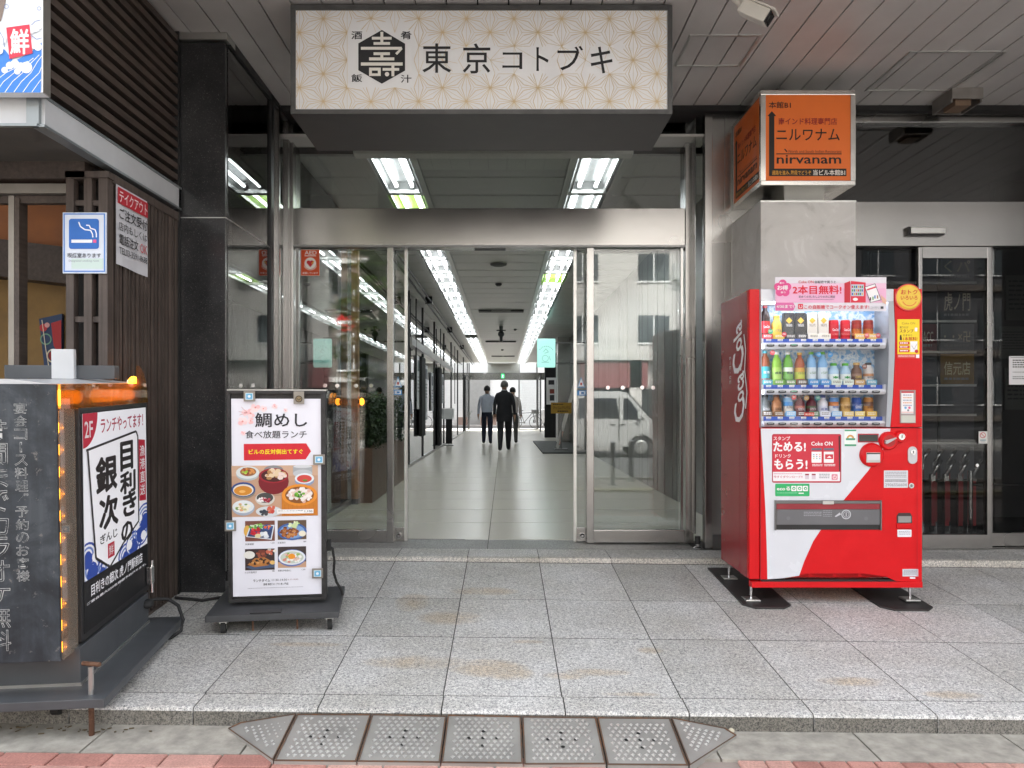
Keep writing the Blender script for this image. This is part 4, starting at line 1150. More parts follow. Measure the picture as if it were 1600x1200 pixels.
def nirvana(S):
    k, r, o_ = ink('1c1512'), ink('9c1c20'), ink('e0a12f')
    q = lambda zx, zy: (1120 + zx / 3.53, 120 + zy / 3.53)
    def T(s, x0, y0, x1, y1, m, b=0.0):
        a, c = q(x0, y0), q(x1, y1); S.text(s, a[0], a[1], c[0], c[1], m, 2, b)
    def B(x0, y0, x1, y1, m, l=1):
        a, c = q(x0, y0), q(x1, y1); S.rect(a[0], a[1], c[0], c[1], m, l)
    T('本館B1', 288, 135, 410, 172, k, .008)
    S.shape([q(305, 188), q(330, 215), q(319, 215), q(319, 505), q(290, 505), q(290, 215), q(281, 215)], k, 1)
    T('南インド料理専門店', 342, 225, 665, 263, r, .012)
    T('ニルワナム', 330, 285, 680, 350, k, .006)
    T('North and South Indian Restaurant', 398, 402, 690, 418, ink('8a3a28'))
    B(330, 421, 690, 426, k); S.shape([q(372, 396), q(380, 396), q(392, 412), q(386, 414)], k, 1)
    T('nirvanam', 332, 430, 688, 478, k, .012)
    B(290, 505, 717, 546, k)
    T('通路を進み､階段でどうぞ', 306, 515, 522, 540, o_, .01); T('当ビル本館B1', 533, 511, 710, 542, ink('f4efe6'), .02)
S = Sheet((PX(1188.8, YP), YP + .008, PZ(140.5, YP)), EX, EZ, 1188.8, 140.5, YP / FPX); nirvana(S); S.build('front_lettering', og)
sfac = (YB_ - YP) / (p1 - p0)
S = Sheet((p0 + .008, YB_, oz1), -EY, EZ, 1188.8, 140.5, YP / FPX * sfac, YP / FPX); nirvana(S); S.build('side_lettering', og)

# ================================================================== STANDING MENU BOARD
ms = 4.2 / 1200
mbx, mby = -1.235, 4.22
mn = thing('menu_board', 'black wheeled menu board with a white lunch poster of rice dishes', 'menu board', (mbx, mby, gz(mbx, mby)), world=False, rot=(.045, 0, R(8)))
mx = lambda px: (px - 437) * ms
mz = lambda py: (984 - py) * ms * .975
# dolly
MB(DOLLY).box(-.355, .33, -.16, .34, .072, .108).build('base_plate', mn, bevel=.006)
MB(BLACK).box(-.13, .03, -.15, -.09, .109, .114).build('base_handle', mn)
for x, y in ((-.27, -.11), (.28, -.11), (-.27, .28), (.28, .28)):
    w = MB(RUBBER).cyl((x - .012, y, .034), (x + .012, y, .034), .034, n=18).build('caster_wheel', mn, smooth=40)
    MB(CHROME).cyl((x - .014, y, .034), (x + .014, y, .034), .014, n=12).build('hub', w)
    MB(ALU).box(x - .02, x + .02, y - .02, y + .02, .055, .072).build('caster_fork', mn)
for x in (-.12, .11):
    MB(RUST).cyl((x, -.12, .01), (x, -.12, .072), .005).build('levelling_foot', mn)
# board
PAN = M('menu_panel_light', (.74, .74, .80), rough=.3, var=.01, emit=.05)
FRM = M('menu_frame', (.035, .034, .034), rough=.5, var=.5, vscale=22)
a0, a1, b0, b1 = mx(361), mx(509), mz(946), mz(608)
MB(FRM).box(a0, a1, .012, .075, b0, b1).build('case', mn, bevel=.003)
e = .017
for r in ((a0, a1, b0, b0 + e), (a0, a1, b1 - e, b1)): MB(FRM).box(r[0], r[1], -.008, .0117, r[2], r[3]).build('frame_rail', mn, bevel=.002)
for r in ((a0, a0 + e), (a1 - e - .008, a1)): MB(FRM).box(r[0], r[1], -.0077, .0114, b0 + e, b1 - e).build('frame_stile', mn)
MB(ALU).box(a0 - .002, a1 + .006, .01, .08, b1, b1 + .006).build('top_edge', mn)
MB(PAN).box(mx(367), mx(503), .002, .0115, mz(937), mz(621)).build('poster', mn)
MB(M('acrylic_edge', (.5, .5, .5), rough=.2)).box(mx(503), mx(505), -.002, .0115, mz(937), mz(621)).build('acrylic_edge', mn)
S = Sheet((0, .002, 0), EX, EZ, 437, 984, ms, ms * .975, lift=.0014)
Z1 = lambda zx, zy: (360 + zx / 5.455, 600 + zy / 5.455)
Z2 = lambda zx, zy: (360 + zx / 5.455, 720 + zy / 5.455)
def T1(s, x0, y0, x1, y1, m, b=0.0, Zf=Z1, layer=2):
    a, c = Zf(x0, y0), Zf(x1, y1); S.text(s, a[0], a[1], c[0], c[1], m, layer, b)
def E1(x, y, rx, ry, m, layer, Zf=Z2, n=20):
    a = Zf(x, y); S.disc(a[0], a[1], rx / 5.455, m, layer, ry / 5.455, n)
def B1(x0, y0, x1, y1, m, layer, Zf=Z2):
    a, c = Zf(x0, y0), Zf(x1, y1); S.rect(a[0], a[1], c[0], c[1], m, layer)
DK = ink('23222a')
rnd = random.Random(3)
for cx, cy, r in ((235, 190, 40), (300, 200, 30), (150, 235, 30), (195, 240, 42), (130, 310, 42), (195, 305, 30), (393, 180, 24), (483, 215, 20), (135, 410, 22)):
    for k in range(5):
        an = R(72 * k + rnd.uniform(0, 60)); E1(cx + r * .55 * math.cos(an), cy + r * .55 * math.sin(an), r * .46, r * .42, ink(rnd.choice(['f6d3d3', 'f3c3c3', 'f7dede'])), 1, Z1, 10)
    E1(cx, cy, r * .22, r * .2, ink('e59a94'), 2, Z1, 8)
for x, y in ((120, 185), (100, 225), (105, 255)): S.line([Z1(x, y), Z1(170, 235)], .5, ink('b8757a'), 2)
T1('鯛めし', 230, 235, 660, 362, DK, .012); T1('食べ放題ランチ', 150, 390, 655, 458, DK, .006)
S.shape([Z1(138, 505), Z1(650, 503), Z1(690, 573), Z1(645, 643), Z1(138, 648)], ink('d3202f'), 1)
T1('ビルの反対側出てすぐ', 178, 552, 622, 596, ink('f6ea1e'), .025)
# printed food picture
B1(36, 40, 747, 485, ink('c79f83'), 1); B1(36, 40, 747, 130, ink('d2ae92'), 2); B1(36, 300, 747, 305, ink('b78f75'), 2)
def blobs(cx, cy, rx, ry, cols, n, layer, size):
    for i in range(n):
        an, d = rnd.uniform(0, 6.28), math.sqrt(rnd.random()); E1(cx + rx * d * math.cos(an), cy + ry * d * math.sin(an), size * rnd.uniform(.6, 1.2), size * rnd.uniform(.5, 1), ink(rnd.choice(cols)), layer + i % 2, Z2, 7)
E1(168, 112, 95, 58, ink('b9c2c2'), 3); E1(168, 98, 95, 55, ink('dfe4e2'), 4); E1(172, 92, 66, 38, ink('a06a40'), 5); blobs(178, 88, 55, 32, ['c2763a', '8a4a32', 'd99450', 'a8432e'], 22, 6, 14); blobs(148, 98, 18, 14, ['9cc23a', 'c6d85a'], 7, 8, 11)
E1(380, 80, 80, 42, ink('8f8f8f'), 3); B1(540, 44, 700, 110, ink('a9adb0'), 3); E1(620, 112, 80, 34, ink('bfc3c6'), 4); E1(620, 50, 76, 14, ink('d5d8da'), 5)
E1(380, 180, 125, 112, ink('7d1420'), 5); E1(380, 128, 122, 66, ink('a01f2c'), 6); E1(382, 128, 104, 54, ink('4a1a18'), 7); blobs(400, 120, 84, 44, ['e8cfa8', 'd9b07c', 'f0dcc0', 'b98754', 'efd8cf'], 34, 8, 22)
E1(635, 175, 80, 48, ink('8aa0bf'), 5); E1(635, 155, 80, 46, ink('e9edf1'), 6); E1(634, 158, 62, 34, ink('d24a42'), 7); E1(640, 172, 20, 10, ink('6c8a36'), 8)
E1(132, 262, 98, 66, ink('8d8577'), 5); E1(132, 245, 98, 64, ink('2f4a86'), 6); E1(132, 250, 84, 52, ink('ece7da'), 7); E1(130, 255, 74, 42, ink('d98f2c'), 8); E1(124, 262, 26, 12, ink('f0b968'), 9)
E1(308, 330, 80, 58, ink('d8d2c8'), 5); E1(308, 320, 68, 44, ink('4a4a46'), 6); blobs(300, 338, 48, 24, ['9e2338', 'f1ebe8', 'c24a5a', 'f6f2f0'], 16, 7, 16)
B1(446, 290, 742, 482, ink('d07e22'), 5); E1(594, 300, 148, 96, ink('e8922c'), 6); E1(594, 300, 120, 74, ink('8a5420'), 7); blobs(600, 300, 98, 58, ['f3e6de', 'ead2c6', 'e2b9a8', 'f7efe9'], 60, 8, 20); blobs(592, 290, 36, 28, ['5a9a2e', '7ab83a', '3f7a24'], 18, 10, 12)
for k in range(8): S.line([Z2(470 + 34 * k, 380), Z2(468 + 34 * k, 482)], .3, ink('b56a1a'), 9)
E1(132, 405, 92, 68, ink('a8b4c4'), 5); E1(130, 395, 88, 56, ink('e6eaec'), 6); blobs(128, 405, 56, 34, ['e6dcae', 'c9c98a', 'e9a878', 'f3efd8', '7a9a5a'], 24, 7, 15)
E1(340, 440, 108, 46, ink('d7dcde'), 5); blobs(295, 448, 30, 26, ['2f3a48', '4a4a4c'], 8, 6, 18); blobs(360, 425, 30, 26, ['cf4a3c', 'd96a50'], 8, 6, 18)
B1(408, 424, 710, 462, ink('f7f3ee'), 12); T1('鯛めしどろぼう御膳', 415, 433, 622, 455, DK, .01, Z2, 13); T1('1,100', 636, 434, 700, 455, DK, 0, Z2, 13)
# four small pictures
B1(143, 522, 386, 700, ink('7a4a3c'), 1); E1(160, 610, 28, 50, ink('e2b050'), 2)
S.shape([Z2(150, 660), Z2(185, 556), Z2(385, 560), Z2(360, 690)], ink('dfe6ee'), 3); S.shape([Z2(162, 655), Z2(192, 566), Z2(374, 570), Z2(352, 680)], ink('33456e'), 4)
blobs(240, 570, 55, 28, ['5fa83a', 'd8e8c0', '88c050'], 18, 5, 16); blobs(232, 615, 44, 26, ['cf2434', 'b81a2a', 'e04a50'], 14, 6, 18); blobs(310, 640, 40, 24, ['eef0f2', 'dfe4ea'], 10, 6, 20); E1(248, 652, 26, 18, ink('e6d8a8'), 7); E1(325, 580, 40, 26, ink('2f5a9a'), 6); blobs(325, 578, 26, 16, ['e0672c', 'ee8a40'], 9, 7, 12)
B1(410, 522, 648, 692, ink('66503e'), 1); E1(530, 622, 122, 76, ink('3d63a8'), 2); E1(530, 622, 104, 62, ink('7fa3d2'), 3); blobs(505, 625, 72, 50, ['8a4a26', 'b06a36', '6e3a1e', 'c98a50'], 46, 4, 18); blobs(545, 560, 45, 26, ['cfe0a8', 'a8cc78', 'e6efc8'], 18, 6, 14); E1(615, 640, 30, 26, ink('efe8d2'), 7)
B1(140, 768, 383, 955, ink('3a2a2a'), 1); E1(175, 820, 46, 34, ink('e6e4dc'), 2); blobs(270, 815, 44, 26, ['7a3a2c', 'a0523a'], 10, 2, 18); blobs(350, 795, 40, 22, ['e8e2d8', 'd06a50', 'c9c4ba'], 8, 2, 16); S.shape([Z2(143, 925), Z2(360, 868), Z2(383, 880), Z2(383, 935), Z2(200, 950)], ink('4a5a78'), 2)
S.shape([Z2(160, 905), Z2(220, 850), Z2(300, 842), Z2(360, 880), Z2(330, 915), Z2(220, 928)], ink('b5763a'), 3); blobs(260, 885, 80, 28, ['2a1c14', 'd8a060', 'c08040', '4a2c1c'], 22, 4, 14); E1(366, 890, 20, 18, ink('e8c070'), 6)
B1(410, 755, 645, 940, ink('3f3432'), 1); B1(410, 890, 645, 940, ink('c9a080'), 2); E1(528, 855, 116, 76, ink('6a7ab0'), 3); E1(528, 850, 112, 66, ink('e8ecf2'), 4); E1(528, 850, 96, 54, ink('c8d0c4'), 5); blobs(528, 850, 80, 42, ['f0f0e8', 'e6c0b0', '9ab86a', 'f4f2ec', 'd8907a'], 40, 6, 14); E1(525, 840, 30, 24, ink('ef9a28'), 9)
for s, x0, x1, y in (('刺身御膳', 143, 212, 717), ('生姜焼き', 410, 474, 710), ('さばの塩焼き', 137, 234, 965), ('真鯛の宇和島めし', 410, 522, 957)):
    T1(s, x0, y, x1, y + 17, DK, 0, Z2)
for s, x0, x1, y in (('1,200', 352, 384, 713), ('980', 622, 646, 707), ('980', 360, 382, 960), ('1,280', 606, 638, 955)): T1(s, x0, y, x1, y + 13, DK, 0, Z2)
T1('ランチタイム', 205, 1036, 345, 1060, DK, .012, Z2); T1('11:30-14:30', 360, 1037, 484, 1056, ink('55545c'), 0, Z2); T1('(L.O.14:00)', 490, 1040, 578, 1054, ink('8a5a60'), 0, Z2)
T1('酒場 東京コトブキ 虎ノ門店', 288, 1072, 496, 1092, DK, .008, Z2)
a, c = Z2(160, 1112), Z2(620, 1120); S.scribble(a[0], a[1], c[0], c[1], 1, ink('9a98a4'))
S.build('poster_print', mn)
CL = M('clip_steel', (.32, .30, .27), rough=.35, metal=.8); LBL = ink('6fb6dc')
for i, (px, py, w, h, c) in enumerate(((395, 617, 17, 16, 1), (469, 619, 16, 20, 0), (499, 718, 18, 16, 1), (365, 822, 17, 17, 1), (496, 902, 17, 16, 1))):
    cl = MB(CL).box(mx(px - w / 2), mx(px + w / 2), -.018, -.0085, mz(py + h / 2), mz(py - h / 2)).build('clip', mn, bevel=.002)
    S = Sheet((0, -.018, 0), EX, EZ, 437, 984, ms, ms * .975)
    if c:
        S.rect(px - w * .33, py - h * .33, px + w * .33, py + h * .33, ink('d4e8f2'), 0); S.rect(px - w * .27, py - h * .27, px + w * .27, py + h * .27, LBL, 1); S.disc(px, py, w * .13, ink('eef6fa'), 2, n=10)
    else:
        S.disc(px, py + 2, 5.5, ink('4a3f30'), 0); S.disc(px, py + 2, 4, ink('8a7858'), 1); S.line([(px - 3, py + 1), (px, py + 4), (px + 3, py + 1)], .9, ink('2a241c'), 2)
    S.build('clip_badge', cl)
cbm = MB(RUBBER).tube([(a1 + .002, .05, .42), (a1 + .03, .05, .40), (a1 + .04, .06, .33), (a1 + .035, .07, .26), (a1 + .05, .08, .20), (a1 + .075, .1, .15), (a1 + .08, .12, .118)], .0075)
cbm.box(a1 + .0, a1 + .022, .04, .065, .39, .45)
cbm.build('power_cable', mn, smooth=50)
cw = MB(RUBBER).tube([(-1.98, 4.62, gz(-1.98, 4.62) + .012), (-1.8, 4.58, gz(-1.8, 4.58) + .01), (-1.68, 4.66, gz(-1.68, 4.66) + .01), (-1.55, 4.6, gz(-1.55, 4.6) + .012), (-1.5, 4.5, gz(-1.5, 4.5) + .015)], .009)
tag(cw.build('floor_cable', smooth=50), 'black cable lying on the granite between the column and the menu board', 'cable')

# ================================================================== LIGHT BOX SIGN ON THE LEFT
lb = thing('light_box_sign', 'worn black light box sign on a steel trolley, ringed by orange bulbs', 'light box', (-1.765, 3.20, -.07), world=False, rot=(.035, 0, R(7)))
LW = 1.15
MB(GREYPAINT).box(-LW - .1, .15, -.15, .93, -.038, 0).build('trolley', lb, bevel=.004)
MB(GREYPAINT).box(-LW, 0, 0, .84, .0005, .16).build('pedestal', lb, bevel=.003)
MB(ALU).box(-LW, .004, -.004, .844, .0, .012).build('pedestal_trim', lb)
BT = 1.255
MB(WORN).box(-LW, -.022, -.13, -.112, .15, BT).build('street_panel', lb, bevel=.003)
MB(BLACK).box(-LW, -.06, -.111, .86, .16, BT - .11).build('cabinet', lb)
MB(FASCIA).prism([(-LW, BT + .001), (-.03, BT + .001), (-.2, BT + .02), (-LW, BT + .02)], 'y', -.13, .80).build('lid', lb)
# poster side
MB(BLACK).box(-.06, -.004, .03, .86, .17, 1.155).build('poster_frame', lb, bevel=.003)
MB(ink('101114')).box(-.004, -.001, .05, .835, .20, 1.135).build('poster_board', lb)
MB(FASCIA).box(-.012, -.0005, .055, .83, .42, 1.13).build('poster_sheet', lb)
S = Sheet((-.0005, .055, 1.13), EY, EZ, 0, 0, .775 / 100, .71 / 150, lift=.001); S.clip = (0, 0, 100, 150)     # poster units: 100 x 150 (+ footer)
PW, K, RD, BLU = ink('e8e8ec', .10), ink('1d191a'), ink('c8203c'), ink('2c4fb0')
S.rect(0, 0, 100, 150, PW, 0)
S.disc(0, 0, 20, RD, 1, 31, 14, 0, 90); S.text('2F', 2, 7, 13, 22, ink('f4eaea'), 2, .02)
S.text('ランチやってます！', 24, 6, 94, 20, ink('b52448'), 2, .015)
for cx, cy, r in ((88, 132, 16), (96, 120, 16), (74, 142, 14), (4, 128, 12), (10, 142, 14), (24, 148, 10), (60, 148, 12)):
    for k in range(3): S.ring(cx, cy, r - 4 * k - 2, r - 4 * k, BLU if k % 2 == 0 else ink('6f8cd0'), 1, 18)
    S.disc(cx, cy + 4, r * .55, BLU, 1, n=14)
for cx, cy, r in ((80, 124, 5), (86, 118, 4), (14, 132, 5), (66, 140, 5), (92, 138, 5), (30, 143, 4)): S.disc(cx, cy, r, PW, 3, n=12)
S.shape([(6, 32), (78, 25), (82, 28), (82, 122), (60, 132), (34, 148), (16, 134)], ink('efeff2', .08), 4)
S.line([(3, 33), (80, 24), (83, 30), (83, 120), (56, 134), (34, 150), (14, 134), (5, 34)], 2.2, K, 5)
for ch, x0, y0, x1, y1 in (('銀', 15, 42, 47, 77), ('次', 19, 80, 48, 112), ('目', 52, 32, 74, 62), ('利', 51, 63, 78, 86), ('き', 55, 84, 79, 110), ('の', 52, 114, 72, 134)):
    S.text(ch, x0, y0, x1, y1, K, 6, .045)
S.text('ぎんじ', 20, 115, 46, 124, K, 6, .02); S.rect(31, 127, 41, 141, RD, 6); S.text('鮮', 32.5, 129, 39.5, 139, ink('f4eaea'), 7)
S.shape([(84, 33), (96, 35), (97, 101), (84.5, 99)], RD, 6); S.vtext('漁港直送', 90.5, 39, 95, 9.5, ink('f6f0f0'), 7, .02)
S.text('目利きの銀次 虎ノ門駅前店', 8, 156, 90, 167, ink('e6e6ea', .08), 1, .012)
S.text('ご宴会最大220名様御予約承ります｡', 2, 170, 97, 180, ink('e6e6ea', .08), 1, .012)
S.build('poster_print', lb)
# bulbs behind acrylic
AMB = milky('amber_acrylic', (.85, .66, .40), (.42, .24, .06), .12); CLR = milky('yellowed_acrylic', (.80, .75, .66), (.52, .47, .40), .22)
MB(CLR).box(-.022, -.018, -.1115, .028, .15, BT - .10).build('acrylic_strip', lb)
MB(FASCIA).box(-.0598, -.056, -.11, .029, .16, BT - .11).build('bulb_backing', lb)
BULB = M('orange_bulb', hx('ff9a1a'), rough=.4, var=0, emit=3.4, ecol='ffa024')
for k in range(11):
    z = .19 + k * .089
    b = MB(BULB).ball((-.04, -.075, z), .019, 10, 6, (1, 1, 1.15)).build('bulb', lb, smooth=60)
    MB(WHITE).cyl((-.062, -.075, z), (-.05, -.075, z), .012, n=10).build('socket', b)
MB(AMB).box(-.006, -.002, -.13, .72, BT - .10, BT).build('acrylic_strip', lb)
arc = [(.72, BT - .10), (.875, BT - .10)] + [(.72 + .155 * math.cos(R(a)), BT - .10 + .19 * math.sin(R(a))) for a in range(10, 91, 10)]
MB(AMB).prism(arc, 'x', -.006, -.002).build('acrylic_corner', lb)
for k, y in enumerate((-.08, .0, .08, .30, .38, .46, .54, .62, .70, .76)):
    z = BT - .055 + (.06 if k == 9 else 0)
    b = MB(BULB).ball((-.034, y, z), .031, 10, 6, (.8, 1.15, 1)).build('bulb', lb, smooth=60)
    MB(WHITE).cyl((-.062, y, z), (-.05, y, z), .014, n=10).build('socket', b)
MB(FASCIA).box(-.3, -.061, -.11, .80, BT - .10, BT).build('bulb_backing', lb)
MB(GREYPAINT).box(-.52, -.03, .50, .56, BT + .021, BT + .085).build('bracket_rail', lb, bevel=.003)
MB(FASCIA).box(-.30, -.20, .47, .499, BT + .021, BT + .16).build('bracket_plate', lb, bevel=.004)
# worn lettering on the street panel
S = Sheet((-.022, -.13, BT), EX, EZ, 100, 595, .00255, lift=.0012)
WORNT, WORN2 = worn_ink(), WORN
def worn(s, xc, y0, y1, w):
    n = len(s); h = (y1 - y0) / n
    for i, ch in enumerate(s):
        if ch == 'ー': S.rect(xc - 1.6, y0 + i * h + 2, xc + 1.6, y0 + (i + 1) * h - 2, WORNT, 1); S.rect(xc - .8, y0 + i * h + 3, xc + .8, y0 + (i + 1) * h - 3, WORN2, 2); continue
        S.text(ch, xc - w / 2, y0 + i * h + 1.5, xc + w / 2, y0 + (i + 1) * h - 1.5, WORNT, 1, .012); S.text(ch, xc - w / 2 + .7, y0 + i * h + 2.2, xc + w / 2 - .7, y0 + (i + 1) * h - 2.2, WORN2, 2, -.012)
worn('宴会コース料理御予約のお客様', 48, 622, 902, 19)
worn('時間までカラオケ無料', 14, 648, 1010, 30)
S.build('worn_lettering', lb)
# trolley bolts
for x, y in ((.08, -.10), (-.95, -.10)):
    MB(RUST).cyl((x, y, -.235), (x, y, -.039), .011, n=10).build('jack_bolt', lb)
    MB(RUST).cyl((x, y, -.235), (x, y, -.226), .022, n=12).build('jack_foot', lb)
    MB(ALU).cyl((x, y, .0005), (x, y, .115), .011, n=10).build('jack_sleeve', lb)
    MB(RUST).cyl((x - .035, y + .01, .125), (x + .04, y - .012, .125), .009, n=10).build('jack_handle', lb)
for x, y in ((-.1, .02), (.06, .80)):
    MB(RUBBER).cyl((x - .015, y, -.085), (x + .015, y, -.085), .04, n=16).build('caster_wheel', lb)
    MB(GREYPAINT).box(x - .022, x + .022, y - .025, y + .03, -.07, -.0385).build('caster_fork', lb)
MB(CHROME).box(.003, .03, .80, .845, .21, .30).build('latch', lb, bevel=.004)
MB(CHROME).cyl((.02, .835, .16), (.02, .835, .33), .008).build('latch_bolt', lb)
MB(RUBBER).tube([(.005, .80, .12), (.04, .83, .125), (.10, .84, .12), (.155, .82, .09), (.185, .8, .02), (.18, .78, -.03), (.13, .77, -.065), (.06, .76, -.07)], .009).build('power_cable', lb, smooth=50)
MB(RUBBER).ball((.01, .80, .11), .03, 10, 6, (1, 1.3, .8)).build('cable_knot', lb, smooth=60)

# ================================================================== STEEL KERB RAMP
def ramp_piece(name, corners, label, holes=True):
    """corners: (x, y, z) counter-clockwise; first two are on the street side"""
    c = [Vector(p) + Vector((0, random.uniform(-.002, .002), random.uniform(-.002, .002))) for p in corners]
    t = thing(name, label, 'ramp plate', tuple(sum(c, Vector()) / len(c)), group='kerb ramp plates')
    mb = MB(TREAD); n = len(c)
    mb.add([tuple(p) for p in c] + [(p.x, p.y, -.285) for p in c], [tuple(range(n))] + [tuple(range(n, 2 * n))[::-1]] + [(i, n + i, n + (i + 1) % n, (i + 1) % n) for i in range(n)])
    mb.build('plate', t)
    cen = sum(c, Vector()) / n
    nrm = (c[1] - c[0]).cross(c[-1] - c[0]).normalized()
    rim = MB(TREAD_EDGE)
    for i in range(n):
        a, b = c[i], c[(i + 1) % n]; ia, ib = a.lerp(cen, .035), b.lerp(cen, .035); u = nrm * .004
        rim.add([a + u, b + u, ib + u, ia + u, a - u, b - u, ib - u, ia - u], [(0, 1, 2, 3), (0, 4, 5, 1), (2, 6, 7, 3)])
    rim.build('rim', t)
    tr = MB(M('tread_stud', (.62, .61, .58), rough=.35, metal=.6))
    e1 = (c[1] - c[0]).normalized(); e2 = nrm.cross(e1).normalized()
    if n == 4:
        L1, L2 = (c[1] - c[0]).length, (c[3] - c[0]).length; inside = lambda p: True
    else:
        L1, L2 = .3, .33
    org = Vector((min(p.x for p in c), min(p.y for p in c), 0))
    nx, ny = 10, 11
    X0, X1 = min(p.x for p in c), max(p.x for p in c); Y0, Y1 = min(p.y for p in c), max(p.y for p in c)
    def zat(x, y):
        return c[0].z - (nrm.x * (x - c[0].x) + nrm.y * (y - c[0].y)) / nrm.z
    def ins(x, y, m=.03):
        for i in range(n):
            a, b = c[i], c[(i + 1) % n]; d = b - a; L = math.hypot(d.x, d.y)
            if (d.x * (y - a.y) - d.y * (x - a.x)) / L < m: return False
        return True
    r = 0; y = Y0 + .035
    while y < Y1 - .025:
        x = X0 + .04 + (r % 2) * .013
        while x < X1 - .03:
            if ins(x, y):
                s = .0095; zz = zat(x, y) + .002
                if random.random() < .035:
                    x += .0265; continue
                tr.add([(x - s, y + .006, zat(x, y + .006) + .001), (x + s, y + .006, zat(x, y + .006) + .001), (x, y - .009, zat(x, y - .009) + .001), (x, y + .001, zz + .0065)], [(0, 1, 3), (1, 2, 3), (2, 0, 3)])
            x += .0265
        y += .0255; r += 1
    tr.build('tread_pattern', t)
    if holes:
        mx_, my_ = (X0 + X1) / 2, (Y0 + Y1) / 2
        for dx, dy in ((-.055, 0), (0, 0), (.055, 0), (0, .045), (0, -.05)):
            x, y = mx_ + dx, my_ + dy; zz = zat(x, y) + .0022
            hb = MB(BLACK_MATT).poly([(x + .0085 * math.cos(R(k * 30)), y + .0085 * math.sin(R(k * 30)), zat(x + .0085 * math.cos(R(k * 30)), y + .0085 * math.sin(R(k * 30))) + .002) for k in range(12)])
            hb.build('drain_hole', t)
    return t
ex_ = [-.867, -.554, -.239, .072, .385, .694]
names = ['next to the left triangular end', 'second from the left triangular end', 'in the middle of the row', 'second from the right triangular end', 'next to the right triangular end']
for i in range(5):
    a, b = ex_[i] + .003, ex_[i + 1] - .003
    zt0, zt1 = gz(a, 3.2) - .016, gz(b, 3.2) - .016; zb0, zb1 = pz(a, 2.9) + .012, pz(b, 2.9) + .012
    ramp_piece('ramp_plate', [(a, 2.885, zb0), (b, 2.885, zb1), (b, 3.205, zt1), (a, 3.205, zt0)], 'studded grey metal kerb ramp plate, ' + names[i])
a = ex_[0] - .003
ramp_piece('ramp_end', [(-1.14, 3.17, pz(-1.1, 3) + .012), (a, 2.885, pz(a, 3) + .012), (a, 3.205, gz(a, 3.2) - .016), (-1.10, 3.205, pz(-1.1, 3) + .02)], 'triangular metal end piece of the kerb ramp on the side of the light box sign', False)
a = ex_[5] + .003
ramp_piece('ramp_end', [(a, 2.885, pz(a, 3) + .012), (.955, 3.16, pz(.95, 3) + .012), (.92, 3.205, pz(.92, 3) + .02), (a, 3.205, gz(a, 3.2) - .016)], 'triangular metal end piece of the kerb ramp on the side of the drinks machine', False)
peb = MB(M('pale_pebble', (.55, .50, .38), rough=.7)).ball((.945, 3.195, pz(.945, 3.2) + .016), .013, 8, 6, (1, 1, .8)).build('pebble', smooth=60)
tag(peb, 'small pale pebble in the corner by the ramp end', 'pebble')

# ================================================================== SMALL THINGS ON THE SOFFIT AND GLASS
Yc = 4.2
sc_ = thing('security_camera', 'white box security camera hanging from the soffit', 'camera', (PX(1160, Yc), Yc + .05, SOFF))
d = Vector((.36, -.22, -.30)).normalized(); rot = d.to_track_quat('Y', 'Z').to_matrix()
cen = Vector((PX(1180, Yc), Yc, PZ(20, Yc)))
CW = M('camera_white', (.70, .68, .62), rough=.45, var=.05)
MB(CW).obox(cen, (.088, .175, .075), rot).build('housing', sc_, bevel=.012)
MB(CW).obox(cen + rot @ Vector((0, .012, .042)), (.10, .20, .010), rot).build('sun_shield', sc_, bevel=.003)
MB(BLACK).obox(cen + rot @ Vector((0, .090, 0)), (.074, .008, .062), rot).build('lens_face', sc_, bevel=.002)
MB(STEEL_D).cyl(cen + rot @ Vector((0, .094, 0)), cen + rot @ Vector((0, .10, 0)), .022, n=16).build('lens', sc_)
MB(CW).tube([cen + rot @ Vector((0, -.08, .0)), cen + rot @ Vector((0, -.13, .02)), (PX(1150, Yc), Yc + .06, SOFF - .04), (PX(1150, Yc), Yc + .06, SOFF)], .02, 10).build('bracket', sc_, smooth=50)
S = Sheet(cen + rot @ Vector((-.044, 0, 0)), -(rot @ Vector((0, 1, 0))), rot @ Vector((0, 0, 1)), 0, 0, .01)
S.rect(3, -1.5, 7, 2, ink('80858a'), 0); S.build('label', sc_)
jb = thing('junction_box', 'small grey metal box fixed under the soffit above the shopfront', 'box', (PX(1504, 5.68), 5.68, SOFF))
mb = MB(M('galvanised', (.30, .28, .26), rough=.4, metal=.7, var=.2))
jx0, jx1, jz = PX(1482, 5.6), PX(1530, 5.6), SOFF - .10
mb.box(jx0, jx1, 5.55, 5.565, jz + .02, SOFF).box(jx0, jx0 + .012, 5.566, 5.80, jz, SOFF).box(jx1 - .012, jx1, 5.566, 5.80, jz, SOFF).box(jx0, jx1, 5.801, 5.815, jz, SOFF)
mb.build('casing', jb); MB(M('raw_brown', (.22, .15, .10), rough=.8)).box(jx0 + .05, jx1 - .06, 5.60, 5.75, jz - .01, SOFF - .03).build('socket', jb)

